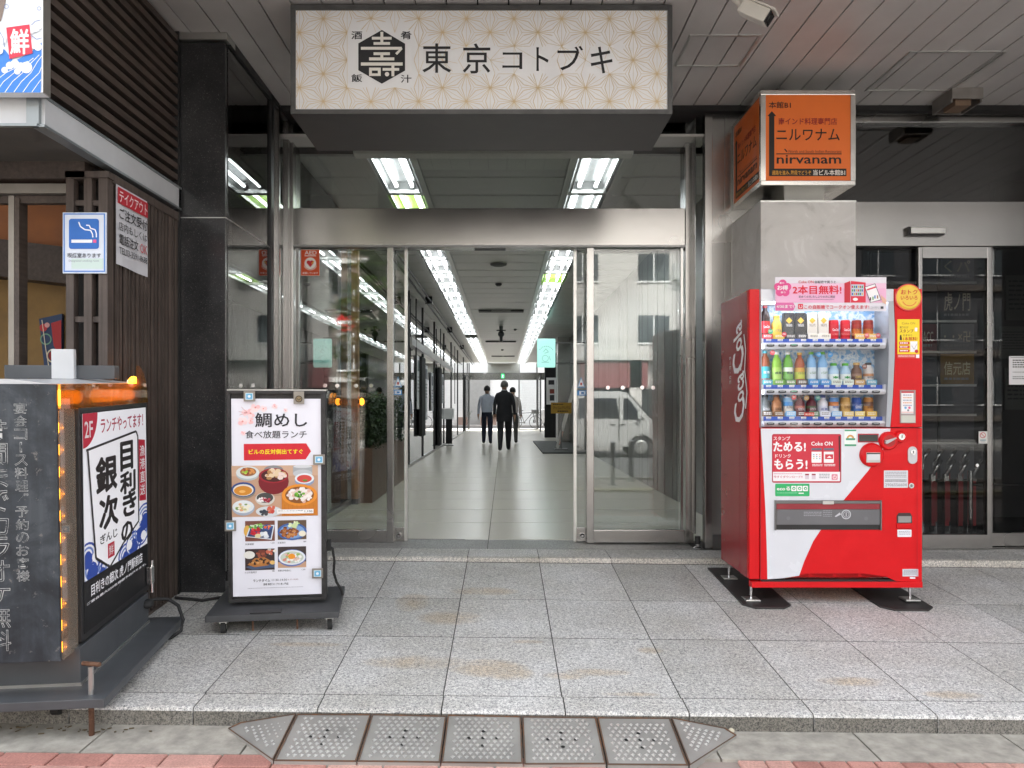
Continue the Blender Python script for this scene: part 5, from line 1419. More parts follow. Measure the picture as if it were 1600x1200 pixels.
def sticker(name, px0, py0, px1, py1, Y, bg, label, cat, draw, round_=2):
    t = thing(name, label, cat, (PX((px0 + px1) / 2, Y), Y, PZ(py1, Y)))
    S = Sheet((PX(px0, Y), Y, PZ(py0, Y)), EX, EZ, px0, py0, Y / FPX, lift=.0015)
    MB(bg).box(PX(px0, Y), PX(px1, Y), Y - .0012, Y, PZ(py1, Y), PZ(py0, Y)).build('sheet', t)
    draw(S); S.build('print', t); return t
def aed(S):
    S.rect(470.5, 390.5, 499, 430.5, ink('d8501c'), 0); w = ink('f3ece6')
    S.text('AED', 476, 392, 495, 398, w, 2, .02); S.rect(476, 399.2, 494, 400.4, w, 1); S.disc(485, 411.5, 9.2, w, 1)
    S.disc(482.3, 410, 3, ink('c81e2c'), 2, n=12); S.disc(487.3, 410, 3, ink('c81e2c'), 2, n=12); S.shape([(479.5, 411), (490.2, 411), (485, 417.5)], ink('c81e2c'), 2)
    S.line([(487, 412), (491, 408)], 1.4, ink('e8b830'), 3); S.ring(485, 411.5, 10, 10.8, w, 1, 16, 20, 160)
    S.text('設置しています', 473, 425, 497, 428.5, w, 2, .01)
sticker('aed_sticker', 470, 390, 499.5, 431, YD - .068, ink('e0d8d0'), 'orange AED sticker with a red heart on the fixed entrance glass', 'sticker', aed)
def warn(x, y):
    def f(S):
        S.shape([(x - 6, y + 9), (x + 6, y + 9), (x, y - 8)], ink('7fb2dc'), 0); S.shape([(x - 4.5, y + 7.5), (x + 4.5, y + 7.5), (x, y - 5)], ink('eef2f4'), 1); S.rect(x - 1.5, y + 1, x + 1.5, y + 5, ink('b85050'), 2); S.rect(x - 4, y + 7, x + 4, y + 8.3, ink('3f6a9a'), 2)
    return f
def auto(x, y):
    def f(S):
        S.rect(x - 8, y - 4, x + 6, y + 4, ink('4a90d0'), 0); S.rect(x - 5, y - 2.6, x + 4.5, y + 2.6, ink('eaf2f8'), 1); S.rect(x - 2, y - 1.5, x + 2.5, y + 1.5, ink('3a78b8'), 2)
    return f
def tri_sticker(nm, x, y, label):
    t = thing(nm, label, 'sticker', (PX(x, YD), YD + .01, PZ(y, YD)))
    S = Sheet((PX(x, YD + .01), YD + .0105, PZ(y, YD + .01)), EX, EZ, x, y, YD / FPX); warn(x, y)(S) if 'warning' in label else auto(x, y)(S); S.build('print', t)
tri_sticker('warning_sticker', 622, 596, 'triangular warning sticker on the open door leaf beside the menu board')
tri_sticker('warning_sticker', 908, 597, 'triangular warning sticker on the open door leaf near the red machine')
tri_sticker('door_sticker', 622, 613, 'small blue automatic door sticker on the leaf beside the menu board')
tri_sticker('door_sticker', 910, 614, 'small blue automatic door sticker on the leaf near the red machine')
def nosmoke(S):
    S.ring(1535.5, 680, 3.6, 4.6, ink('c85a5a'), 1, 18); S.line([(1532.5, 677), (1538.5, 683)], 1, ink('c85a5a'), 1); S.rect(1531, 687, 1540, 688.3, ink('5a8a9a'), 1); S.rect(1532, 690, 1539, 690.8, ink('9aa'+'0a4'), 1)
sticker('door_notice', 1529, 674, 1542.5, 693, YS - .002, ink('e6e6e2'), 'tiny white no-smoking notice on the glass shop door', 'sticker', nosmoke)
def sheetp(S):
    S.rect(1578.5, 558.5, 1613, 559.3, ink('555555'), 1); S.scribble(1582, 562, 1612, 576, 4, ink('555555'), 1, .5); S.scribble(1582, 581, 1610, 583, 1, ink('777777'), 1); S.scribble(1582, 588, 1610, 594, 2, ink('777777'), 1)
sticker('paper_notice', 1576.5, 556.5, 1618, 601, YS + .069, ink('e8e8ea'), 'white printed paper notice on the dark shopfront pane at the picture edge', 'notice', sheetp)
# red hanging banner mirrored in the side glass
# ================================================================== DRINKS MACHINE
YV = 4.65; PPM = 258.0
vx0, vz0 = PX(1170.8, YV), gz(1.95, YV)
vl = lambda px: (px - 1170.8) / PPM
vz = lambda py: 1.199 - (py - 636) / PPM
VM = thing('vending_machine', 'red and white drinks vending machine with three lit rows of bottles and cans', 'vending machine', (vx0, YV, vz0), world=False)
W_ = vl(1440); TOP = vz(451.5); BOT = vz(905)
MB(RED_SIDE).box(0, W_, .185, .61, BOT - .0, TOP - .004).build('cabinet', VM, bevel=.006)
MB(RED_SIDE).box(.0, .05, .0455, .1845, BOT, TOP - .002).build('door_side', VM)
MB(RED).box(0, vl(1187), -.0, .045, BOT, TOP).build('door_edge', VM, bevel=.006)
MB(RED).box(0.0506, W_, .05, .1845, BOT, vz(669)).build('door_core', VM)
# lower door front
lowr = [(vl(1187) + .001, vz(668.5)), (W_, vz(668.5)), (W_, vz(910)), (vl(1400), vz(908)), (vl(1384), vz(901)), (vl(1350), vz(896)), (vl(1262), vz(896)), (vl(1222), vz(903)), (vl(1200), vz(905)), (vl(1187) + .001, vz(905))]
MB(RED).prism(lowr, 'y', -.006, .049).build('lower_door', VM, bevel=.004)
MB(BLACK).box(vl(1190), vl(1438), .0, .05, vz(914), vz(905.5)).build('vent_gap', VM)
MB(RED).box(.012, W_ - .0, -.012, .05, vz(917.5), vz(908.5)).build('kick_plate', VM, bevel=.002)
for px in (1266, 1304, 1343): MB(RED).box(vl(px) - .008, vl(px) + .008, -.002, .0, vz(901), vz(896.5)).build('vent_rib', VM)
# right column, header, grey trim
MB(RED).prism([(vl(1396.5), TOP), (W_, TOP), (W_, vz(667.5)), (vl(1391), vz(667.5)), (vl(1395), vz(620)), (vl(1398), vz(560)), (vl(1398.5), vz(520))], 'y', -.006, .184).build('control_column', VM, bevel=.004)
MB(VM_GREY).prism([(vl(1387.5), TOP - .07), (vl(1396), TOP - .07), (vl(1398), vz(520)), (vl(1397.5), vz(560)), (vl(1394.5), vz(620)), (vl(1390.5), vz(667)), (vl(1384), vz(667)), (vl(1387), vz(600)), (vl(1389), vz(540))], 'y', -.003, .184).build('window_trim', VM)
MB(VM_WHITE).box(vl(1187) + .001, vl(1396), -.004, .184, vz(471), TOP).build('header', VM, bevel=.004)
MB(VM_GREY).box(vl(1187) + .001, vl(1190), .0, .184, vz(668), vz(471.5)).build('window_trim', VM)
# display case
MB(ICE).box(vl(1190), vl(1388), .175, .1848, vz(668), vz(471.5)).build('display_back', VM)
LED = M('led_strip', (1, 1, 1), emit=6, ecol='eef4ff', var=0, rvar=0)
MB(LED).box(vl(1194), vl(1384), .02, .045, vz(473.5), vz(471.8)).build('led_strip', VM)
MB(LED).box(vl(1190.2), vl(1191.2), .03, .05, vz(660), vz(480)).build('led_strip', VM)
shelf_y = ((528.5, 535, 544), (601, 607.5, 616), (651, 657.5, 666.5))
PSTRIP = ink('2f56b8'); BTN = M('button_dark', (.05, .05, .055), rough=.3)
colx = [1204.4, 1222.8, 1241, 1259.6, 1278, 1296, 1314, 1332.5, 1350.4, 1369.3]
for si, (ya, yb, yc) in enumerate(shelf_y):
    sh_ = MB(VM_WHITE).box(vl(1190.2), vl(1386.5), .05, .174, vz(yb), vz(ya)).build('shelf', VM)
    MB(PSTRIP).box(vl(1196), vl(1384), .042, .05, vz(yb), vz(ya)).build('price_strip', sh_)
    MB(VM_WHITE).prism([(.012, vz(yb)), (.174, vz(yb) - .0005), (.174, vz(yc)), (.02, vz(yc)), (.008, vz(yb + 4))], 'x', vl(1195.5), vl(1385.5)).build('button_bar', sh_)
    for bx in (1192.5, 1386): MB(VM_WHITE).box(vl(bx) - .008, vl(bx) + .008, .02, .05, vz(yb + 1), vz(ya - .5)).build('shelf_bracket', sh_)
    S = Sheet((0, .0415, 1.199), EX, EZ, 1170.8, 636, 1 / PPM)
    for c, px in enumerate(colx):
        S.rect(px - 4, ya + .3, px + 4, ya + 3, ink('f4f4f0'), 1); S.text('160' if (c + si) % 3 else '130', px - 2.5, ya + .7, px + 3, ya + 2.6, ink('404048'), 2)
        S.scribble(px - 4, ya + 4, px + 4, ya + 5.6, 1, ink('8fa8e0'), 1)
    S.build('price_labels', sh_)
    for c, px in enumerate(colx):
        n = 16; a, b = 6.0 / PPM, 2.3 / PPM; zc = vz(yb + 4.6)
        mb = MB(BTN); pts = [(vl(px) + a * max(-1, min(1, 1.25 * math.cos(R(360 * k / n)))), zc + b * math.sin(R(360 * k / n))) for k in range(n)]
        mb.prism(pts, 'y', .003, .014); mb.build('button', VM)
        S = Sheet((0, .003, 1.199), EX, EZ, 1170.8, 636, 1 / PPM, lift=.0008)
    S = Sheet((0, .003, 1.199), EX, EZ, 1170.8, 636, 1 / PPM, lift=.0008)
    for c, px in enumerate(colx):
        S.rect(px - 4, yb + 2.9, px + 4, yb + 4.2, ink('6fc09a') if (c == 2 and si < 2) else ink('a8acb0'), 0)
    S.build('button_lights', VM)
MB(glass('display_glass', (.98, .98, .98), .35, 0)).box(vl(1190), vl(1389), -.002, .001, vz(668), vz(471.5)).build('display_glass', VM)
# printed front
S = Sheet((0, -.006, 1.199), EX, EZ, 1170.8, 636, 1 / PPM)
WH = ink('dfe2ee'); R_ = ink('d01c2a'); RDK = ink('9a1a2c')
S.shape([(1188, 669.5), (1390.5, 669.5), (1389, 679), (1378, 704), (1355, 736), (1320, 778), (1292, 812), (1270, 845), (1256, 876), (1248, 899), (1222, 903), (1198.5, 904.5), (1197.5, 860), (1195.5, 800), (1192, 735)], VM_WHITE, 0)
S.rrect(1205.5, 678, 1313.5, 754, 3, ink('b02038'), 1); S.rrect(1206.8, 679.3, 1312, 752.6, 2.4, ink('cc3040'), 2)
S.rect(1206.8, 737, 1311.5, 751.5, ink('eeeaec'), 3); S.shape([(1309, 681), (1311.8, 681), (1311.8, 736.5), (1310, 736.5)], ink('541a22'), 3)
Q = lambda zx, zy: (1180 + zx / 9.6, 665 + zy / 9.6)
def VT(s, x0, y0, x1, y1, m, b=0.0, layer=4, sk=0.0):
    a, c = Q(x0, y0), Q(x1, y1); S.text(s, a[0], a[1], c[0], c[1], m, layer, b, sk)
w = ink('f4f0f0')
VT('スタンプ', 265, 160, 515, 220, w, .02); VT('ためる!', 262, 238, 750, 388, w, .05); VT('ドリンク', 290, 425, 525, 480, w, .02); VT('もらう!', 275, 500, 775, 655, w, .05)
VT('Coke ON', 830, 238, 1150, 298, w, .03); VT('今すぐダウンロード!!', 268, 745, 700, 785, ink('c84a5c'), .012)
for x in (835, 1018):
    a, c = Q(x, 335), Q(x + 150, 555); S.rrect(a[0], a[1], c[0], c[1], 1, ink('f2eeee'), 4); S.rect(a[0], a[1], c[0], a[1] + 3.6, ink('6a6878'), 5); S.rect(a[0], a[1] + 3.6, c[0], a[1] + 5.6, ink('d23a48'), 5)
a = Q(1038, 428); S.rect(a[0], a[1], a[0] + 12.5, a[1] + 7.5, ink('d23a48'), 5); a = Q(1058, 480); S.shape([a, (a[0] + 8, a[1]), (a[0] + 4.5, a[1] - 3)], w, 6)
for k in range(9): a = Q(868 + (k % 3) * 45, 432 + (k // 3) * 30); S.disc(a[0], a[1], .9, ink(['3a8ac0', 'd84a50', 'e0a83a', '6ab07a'][k % 4]), 5, n=8)
a, c = Q(845, 575), Q(1000, 615); S.scribble(a[0], a[1], c[0], c[1], 2, w, 4); a, c = Q(1025, 575), Q(1190, 615); S.scribble(a[0], a[1], c[0], c[1], 2, w, 4)
a, c = Q(268, 715), Q(690, 735); S.scribble(a[0], a[1], c[0], c[1], 1, ink('d88a98'), 4)
for x in (738, 838): a = Q(x, 720); S.rrect(a[0], a[1], a[0] + 6, a[1] + 8.5, .8, ink('d8c8d0'), 4); S.rect(a[0], a[1], a[0] + 6, a[1] + 2.2, ink('a03a4a'), 5)
a, c = Q(950, 722), Q(1110, 800); S.scribble(a[0], a[1], c[0], c[1], 3, ink('707078'), 4, .35); a = Q(1135, 725); S.rrect(a[0], a[1], a[0] + 9.4, a[1] + 9, 1.5, ink('e08a9a'), 4); S.ring(a[0] + 4.7, a[1] + 4.8, 2.2, 3, w, 5, 14, -60, 240); S.rect(a[0] + 4.3, a[1] + 1.2, a[0] + 5.1, a[1] + 4.6, w, 5)
# green eco label, rainbow label
S.rrect(1210.5, 755.5, 1264, 775, 1.5, ink('2fae66'), 1); S.text('ecoる', 1213, 760, 1234, 766, w, 3, .03)
for k in range(3): S.rrect(1235.5 + k * 9, 758.8, 1243.5 + k * 9, 767, 1, w, 2); S.disc(1239.5 + k * 9, 762.8, 2.6, ink('2fae66'), 3, n=10); S.disc(1239.5 + k * 9, 763, 1.2, w, 4, n=8)
S.scribble(1213, 769.5, 1245, 771, 1, ink('a8e0c0'), 2); S.rect(1247, 769.5, 1255, 771.2, w, 2)
S.rrect(1318.5, 671, 1337, 697, 1.2, ink('eaf0ea'), 1); S.rect(1318.7, 671.2, 1336.8, 673.5, ink('3f9a6c'), 2); S.rect(1318.7, 694, 1336.8, 696.8, ink('3f9a6c'), 2)
S.ring(1327.7, 685, 3, 5, ink('d8a850'), 2, 14, 180, 360); S.ring(1327.7, 685, 5, 5.8, ink('c87a60'), 2, 14, 180, 360); S.rect(1320.5, 684.5, 1335, 687.5, ink('4a9a78'), 3)
# white info labels
S.rect(1380, 734.8, 1417.5, 761.8, ink('d6d6da'), 1); S.scribble(1382, 737, 1415, 747, 4, ink('8a8a92'), 2, .4); S.scribble(1382, 749, 1415, 753, 2, ink('55555c'), 2, .55); S.text('2906556604', 1382, 755, 1415.5, 759.5, ink('77777e'), 2)
S.rrect(1401, 827, 1423, 838.5, 1.2, ink('e6e6ea'), 1); S.scribble(1403, 829.5, 1421, 836, 3, ink('9a9aa4'), 2, .4)
S.rect(1409, 888.5, 1433.5, 900, ink('d0d0d6'), 1); S.scribble(1411, 890, 1431, 898, 4, ink('8a8a94'), 2, .4); S.rect(1420.5, 901, 1429, 903.6, ink('e6e6ea'), 1)
# yellow stamp poster
S.rect(1401, 499, 1435.5, 553.5, ink('f2d428'), 1); S.rect(1401, 553.5, 1435.5, 560, ink('d04038'), 1); S.rect(1430, 554, 1435, 559.5, w, 2); S.scribble(1402, 555, 1428, 558.5, 2, ink('f0c8c0'), 2, .5)
S.text('Coke ON', 1408, 503.5, 1428.5, 507, ink('b0702c'), 2); S.text('買うたび', 1404.5, 510, 1418, 513.5, ink('7a3a24'), 2, .01); S.text('スタンプ', 1404.5, 514.5, 1426, 520, ink('8a2420'), 2, .02)
S.text('たまると', 1410, 522.5, 1424, 525.5, ink('7a3a24'), 2, .01); S.text('1本無料!', 1410, 526.5, 1432, 532.5, ink('c0201c'), 2, .02); S.rrect(1428, 512, 1432, 518, 1, w, 2); S.shape([(1405, 524), (1407, 523), (1408, 529), (1408, 532), (1404.5, 531)], ink('3a1a18'), 2)
for k in range(3): S.shape([(1403.5, 534 + k * 6), (1418.5, 534 + k * 6), (1420.5, 536 + k * 6), (1418.5, 538.5 + k * 6), (1403.5, 538.5 + k * 6)], ink('cc2c2c'), 2); S.scribble(1405, 535.2 + k * 6, 1417, 537.4 + k * 6, 1, w, 3, .8)
S.rect(1421, 533.5, 1432, 550, w, 2); S.line([(1423, 540), (1427, 546), (1431, 538)], .6, ink('9a9aa0'), 3); S.disc(1430.5, 549, 2.8, ink('c02838'), 4, n=12)
# door seams
S.rect(1187.0, 452, 1187.9, 905, ink('8c1018'), 4); S.rect(1391, 668.2, 1439.5, 668.9, ink('8c1018'), 4); S.rect(1431.2, 669, 1431.8, 905, ink('a5141c'), 4)
S.build('front_print', VM)
# dispensing flap
MB(BLACK).box(vl(1210), vl(1374.5), -.011, -.0062, vz(827), vz(781.5)).build('flap_recess', VM)
FL = M('flap_grey', (.17, .17, .18), rough=.3, metal=.3); FLR = M('flap_red', (.30, .03, .04), rough=.3)
fl = MB(FL).box(vl(1212), vl(1372.5), -.017, -.0112, vz(819), vz(795.5)).build('flap', VM)
MB(FLR).box(vl(1212), vl(1372.5), -.0165, -.0112, vz(795), vz(786.5)).build('flap_top', fl)
MB(STEEL_D).box(vl(1211), vl(1374), -.021, -.0112, vz(786), vz(782)).build('flap_hinge', fl)
MB(ALU).box(vl(1283), vl(1300), -.026, -.0212, vz(787), vz(782)).build('flap_handle', fl)
for a in ((1209.3, 1211), (1373, 1375.2)): MB(STEEL_D).box(vl(a[0]), vl(a[1]), -.022, -.0063, vz(827.5), vz(781)).build('flap_side', fl)
S = Sheet((0, -.017, 1.199), EX, EZ, 1170.8, 636, 1 / PPM)
g = ink('c8c8cc'); S.ring(1320, 803, 6, 7.5, g, 0); S.ring(1320, 803, 4, 4.7, g, 0); S.rect(1319.3, 800, 1320.7, 806, g, 0); S.shape([(1302, 806), (1310, 800), (1312, 803), (1304, 807)], g, 0)
S.scribble(1254, 799, 1282, 807, 3, ink('a8a8ac'), 0, .4); S.scribble(1284, 797, 1298, 808, 4, ink('a8a8ac'), 0, .3); S.disc(1230, 809, 3, ink('77777a'), 0); S.disc(1351, 809.5, 3, ink('77777a'), 0)
S.build('flap_print', fl)
# coin group
def round_boss(cx, cy, r, h, name, mat=RED):
    mb = MB(mat); c = Vector((vl(cx), -.006, vz(cy))); q = r / PPM
    mb.cyl(c, c + Vector((0, -h * .6, 0)), q, q * .97, 32); mb.cyl(c + Vector((0, -h * .6, 0)), c + Vector((0, -h, 0)), q * .97, q * .84, 32)
    return mb.build(name, VM, smooth=30)
b = round_boss(1360.5, 710.5, 19, .022, 'bill_slot_boss')
MB(ALU).box(vl(1350), vl(1371.5), -.031, -.0285, vz(722), vz(706.5)).build('bill_slot', b); MB(M('slot_white', (.7, .7, .72))).box(vl(1351), vl(1370), -.034, -.0315, vz(718), vz(709)).build('slot_plate', b)
MB(BLACK).box(vl(1350.5), vl(1371), -.0335, -.0312, vz(709), vz(707.2)).build('slot_gap', b)
b = round_boss(1386, 688.5, 14.5, .024, 'return_lever_boss')
MB(M('lever_grey', (.55, .55, .56), rough=.3, metal=.6)).prism([(vl(1377.5), vz(692)), (vl(1380), vz(693.2)), (vl(1385), vz(690.5)), (vl(1395), vz(684.5)), (vl(1394.5), vz(683)), (vl(1382), vz(687)), (vl(1378), vz(687.5))], 'y', -.048, -.030).build('return_lever', b, bevel=.002)
MB(M('boss_dark_red', (.45, .02, .02), rough=.4)).cyl((vl(1386), -.0285, vz(688.5)), (vl(1386), -.0305, vz(688.5)), .035, n=24).build('lever_well', b)
b = round_boss(1405.5, 682, 9.5, .02, 'coin_slot_boss')
MB(CHROME).cyl((vl(1405.5), -.0262, vz(682)), (vl(1405.5), -.029, vz(682)), .0195, n=20).build('coin_slot', b); MB(BLACK).box(vl(1405.5) - .002, vl(1405.5) + .002, -.0305, -.0292, vz(684.5), vz(679.5)).build('coin_gap', b)
MB(ink('b01c30')).box(vl(1339.5), vl(1371.5), -.011, -.0065, vz(691), vz(677.5)).build('price_display_frame', VM)
pd = MB(M('lcd_dark', (.03, .035, .03), rough=.1)).box(vl(1341), vl(1370), -.0125, -.0112, vz(689.6), vz(679)).build('price_display', VM)
lk = MB(M('lock_plate_silver', (.62, .62, .64), rough=.3, metal=.5)); pts = []
for cx_, cy_, a0_ in ((1424, 704.5, 180), (1424, 717.5, 0)):
    for k in range(9): a = R(a0_ + 22.5 * k); pts.append((vl(cx_ + 7.2 * math.cos(a)), vz(cy_ + 7.2 * math.sin(a))))
lk.prism(pts, 'y', -.016, -.0062); lk = lk.build('lock_plate', VM, bevel=.002)
MB(CHROME).cyl((vl(1424), -.0165, vz(706)), (vl(1424), -.024, vz(706)), .015, n=18).build('lock', lk); MB(STEEL_D).box(vl(1423.2), vl(1424.8), -.0255, -.0242, vz(708), vz(704)).build('keyhole', lk)
kh = MB(CHROME).cyl((vl(1422.8), -.0062, vz(758.5)), (vl(1422.8), -.0105, vz(758.5)), .0165, n=18).build('key_lock', VM); MB(STEEL_D).cyl((vl(1422.8), -.0108, vz(758.5)), (vl(1422.8), -.012, vz(758.5)), .008, n=12).build('key_lock_core', kh)
cr = MB(M('return_dark', (.05, .03, .03), rough=.4)); cr.prism([(vl(1400), vz(817)), (vl(1424), vz(817)), (vl(1424), vz(806)), (vl(1421), vz(801)), (vl(1403), vz(801)), (vl(1400), vz(806))], 'y', -.0085, -.0065); cr = cr.build('coin_return', VM)
MB(M('smoked_flap', (.30, .29, .28), rough=.15)).box(vl(1402), vl(1422), -.011, -.0088, vz(816), vz(806)).build('coin_flap', cr); MB(RED).box(vl(1399.5), vl(1424.5), -.016, -.0062, vz(825), vz(817.5)).build('coin_lip', cr, bevel=.004)
ir = MB(M('reader_frame', (.36, .30, .29), rough=.4)).box(vl(1405), vl(1429), -.012, -.0062, vz(661), vz(609.5)).build('card_reader', VM)
MB(ink('c8c8bc')).box(vl(1406), vl(1428), -.016, -.0122, vz(660), vz(649)).build('reader_pad', ir)
S = Sheet((0, -.012, 1.199), EX, EZ, 1170.8, 636, 1 / PPM)
S.rect(1406.5, 612, 1425.5, 646, ink('f0ecec'), 0); S.rect(1406.5, 611.5, 1426, 614, ink('c02a34'), 1)
for k in range(5): S.scribble(1409, 616.5 + k * 4, 1423, 618.5 + k * 4, 1, ink('d8a070' if k % 2 else '9aa0b4'), 1, .8)
S.disc(1413, 637, 2, ink('6fa8d0'), 1, n=10); S.disc(1419, 637, 2, ink('e06a90'), 1, n=10); S.rect(1406.5, 643.5, 1425.5, 644.3, ink('d86a50'), 1); S.disc(1417, 641, 1.6, ink('808890'), 1, n=10)
S.build('reader_print', ir)
# script down the side
S = Sheet((0, .20, 1.13), EZ, EY, 0, 0, 1.0, 1.35, lift=.0015)
SCR = ink('f4eeee')
def script(S, s, x0, y0, x1, y1):
    S.text(s, x0, y0, x1, y1, SCR, 0, .03, -.35)
script(S, 'C', .0, -.075, .14, .085); script(S, 'oca', .12, -.02, .30, .075); script(S, '-', .30, .02, .335, .033)
script(S, 'C', .31, -.10, .46, .07); script(S, 'ola', .44, -.085, .62, .045)
S.line([(.06, .10), (.16, .12), (.3, .085), (.42, .10), (.52, .075)], .012, SCR, 1)
S.text('コカ・コーラ', .22, -.155, .40, -.125, SCR, 0)
S.build('side_lettering', VM)
# legs and mats under the machine
for x in (.03, W_ - .04):
    for y in (.06, .52):
        l = MB(CHROME).cyl((x, y, .012 + .066 * y), (x, y, vz(917.5) + .01), .008, n=10).build('leg', VM)
        MB(ALU).box(x - .045, x + .045, y - .045, y + .05, .012 + .064 * y, .024 + .064 * y).build('foot', l, bevel=.004)
def mat_plate(x0, x1, y0, y1, label):
    t = thing('machine_mat', label, 'mat', ((x0 + x1) / 2, (y0 + y1) / 2, gz((x0 + x1) / 2, (y0 + y1) / 2)), group='mats under the drinks machine')
    mb = MB(rusty('mat_steel', (.055, .05, .048), amt=.66, rough=.5, metal=.4) if 'mat_steel' not in MATS else MATS['mat_steel'])
    c = .06; P_ = [(x0 + c, y0), (x1 - c, y0), (x1, y0 + c), (x1, y1), (x0, y1), (x0, y0 + c)]
    top = [(x, y, gz(x, y) + .0115) for x, y in P_]; bot = [(x, y, gz(x, y) + .0005) for x, y in P_]; n = 6
    mb.add(bot + top, [tuple(range(n))[::-1], tuple(range(n, 2 * n))] + [(i, (i + 1) % n, n + (i + 1) % n, n + i) for i in range(n)])
    mb.build('plate', t, bevel=.003)
mat_plate(vx0 - .05, vx0 + .24, 4.56, 5.42, 'dark steel mat under the side of the drinks machine nearest the entrance')
mat_plate(vx0 + .77, vx0 + 1.09, 4.55, 5.42, 'dark steel mat under the side of the drinks machine nearest the shop door')

# banner card on top of the machine
bn = thing('promotion_banner', 'pink and white promotion card fixed across the top of the drinks machine', 'banner', (vx0 + vl(1294), YV - .03, vz0 + vz(486)), world=False)
bo = Vector((-vl(1294), 0, -vz(486)))
MB(ink('e4dfe6')).box(vl(1208) + bo.x, vl(1380.5) + bo.x, -.004, .0, vz(487) + bo.z, vz(434.5) + bo.z).build('card', bn)
S = Sheet((bo.x, -.004, 1.199 + bo.z), EX, EZ, 1170.8, 636, 1 / PPM)
PK, HP = ink('eaa6c8'), ink('e0508e')
S.rect(1208.3, 444, 1380, 474, ink('efc4da'), 0); S.rect(1208.3, 452, 1380, 474, ink('edb4d2'), 1); S.shape([(1208.3, 474), (1236, 474), (1239, 480), (1236, 486.3), (1208.3, 486.3)], ink('dc6ca4'), 1)
for k in range(5):
    a = R(-90 + 72 * k); S.disc(1219.5 + 7.5 * math.cos(a), 452 + 7.5 * math.sin(a), 6.3, HP, 2, n=14)
Q = lambda zx, zy: (1180 + zx / 9.23, 430 + zy / 9.23)
VT('お得', 285, 160, 440, 230, w, .03, 4); VT('春の', 318, 112, 385, 140, w, .01, 4); VT('祭り', 335, 248, 405, 275, w, .01, 4)
VT('Coke ON', 590, 92, 805, 130, ink('d83c50'), .015, 4); VT('自販機で買うと', 822, 92, 1125, 133, ink('4a4048'), .01, 4)
VT('2本目無料!', 505, 160, 1205, 288, ink('e0243c'), .03, 4); VT('初めての方､久しぶりの方に限定', 592, 305, 1115, 340, ink('54444c'), .008, 4)
a, c = Q(612, 358), Q(1090, 374); S.scribble(a[0], a[1], c[0], c[1], 1, ink('a07a8c'), 4)
VT('4/30まで!', 275, 440, 520, 485, w, .02, 4); a = Q(582, 425); S.rrect(a[0], a[1], a[0] + 8, a[1] + 8, 1.2, ink('d83c50'), 4); S.ring(a[0] + 4, a[1] + 4.2, 1.9, 2.6, w, 5, 14, -60, 240)
VT('この自販機でコークオン使えます!', 672, 440, 1600, 500, ink('d83c50'), .02, 4)
# little machine and phone pictured on the card
S.shape([(1315, 444), (1324, 440.5), (1324, 474), (1315, 474)], ink('c62838'), 3); S.shape([(1325, 440.5), (1348, 443), (1348, 474), (1325, 474)], ink('dc3448'), 3); S.rect(1325.5, 446, 1345, 464, ink('bfcad8'), 4)
for k in range(3):
    for j in range(6): S.rect(1326.5 + j * 3, 448 + k * 5.5, 1328.5 + j * 3, 451.5 + k * 5.5, ink(['c0303a', '5a9a4a', '3a5a9a', 'd8b050'][(j + k) % 4]), 5)
S.disc(1332, 469, 4, w, 4, 2.4, 14)
S.shape([(1346, 450), (1362.5, 444.5), (1372, 470), (1355, 474)], ink('2a2a30'), 5); S.shape([(1347, 450.5), (1362, 445.5), (1371, 469.5), (1355.5, 473.5)], w, 6); S.shape([(1349, 453.5), (1363, 449), (1364, 451), (1350, 455.5)], ink('d83c50'), 7)
for k, (x, y) in enumerate(((1354, 466), (1358, 465), (1361, 463), (1365, 463))): S.rect(x, y, x + 2, y + 5, ink(['4a2420', '5aa050', '3a78c0', 'a87a5a'][k]), 7)
S.shape([(1371, 462), (1380, 470), (1380, 477), (1374, 474)], ink('e8b8a0'), 5)
S.rrect(1354.5, 479, 1376, 484.5, 1, ink('d8d4dc'), 3); S.text('コークオン', 1356.5, 480.3, 1369, 483.2, ink('5a545c'), 4); S.rect(1371, 480, 1375.5, 483.8, ink('3a3a40'), 4)
S.build('print', bn)
bdg = thing('round_badge', 'round yellow smiling badge at the top corner of the drinks machine', 'badge', (vx0 + vl(1417.5), YV - .02, vz0 + vz(465)), world=False)
mb = MB(ink('e0504a')); mb.cyl((0, .013, 0), (0, .003, 0), 21 / PPM, n=32); mb.build('disc', bdg)
MB(M('badge_yellow', hx('f0cc4a'), rough=.3)).cyl((0, .003, 0), (0, -.004, 0), 19.3 / PPM, 17 / PPM, n=32).build('face', bdg, smooth=30)
S = Sheet((0, -.004, 0), EX, EZ, 1417.5, 465, 1 / PPM)
S.text('おトク', 1404, 453.5, 1430, 461, ink('d02e2a'), 1, .02); S.text('いろいろ', 1404, 463, 1430, 469.5, ink('d02e2a'), 1, .02); S.ring(1417.5, 467, 11, 12.2, ink('e06a3a'), 1, 16, 25, 155)
S.build('print', bdg)

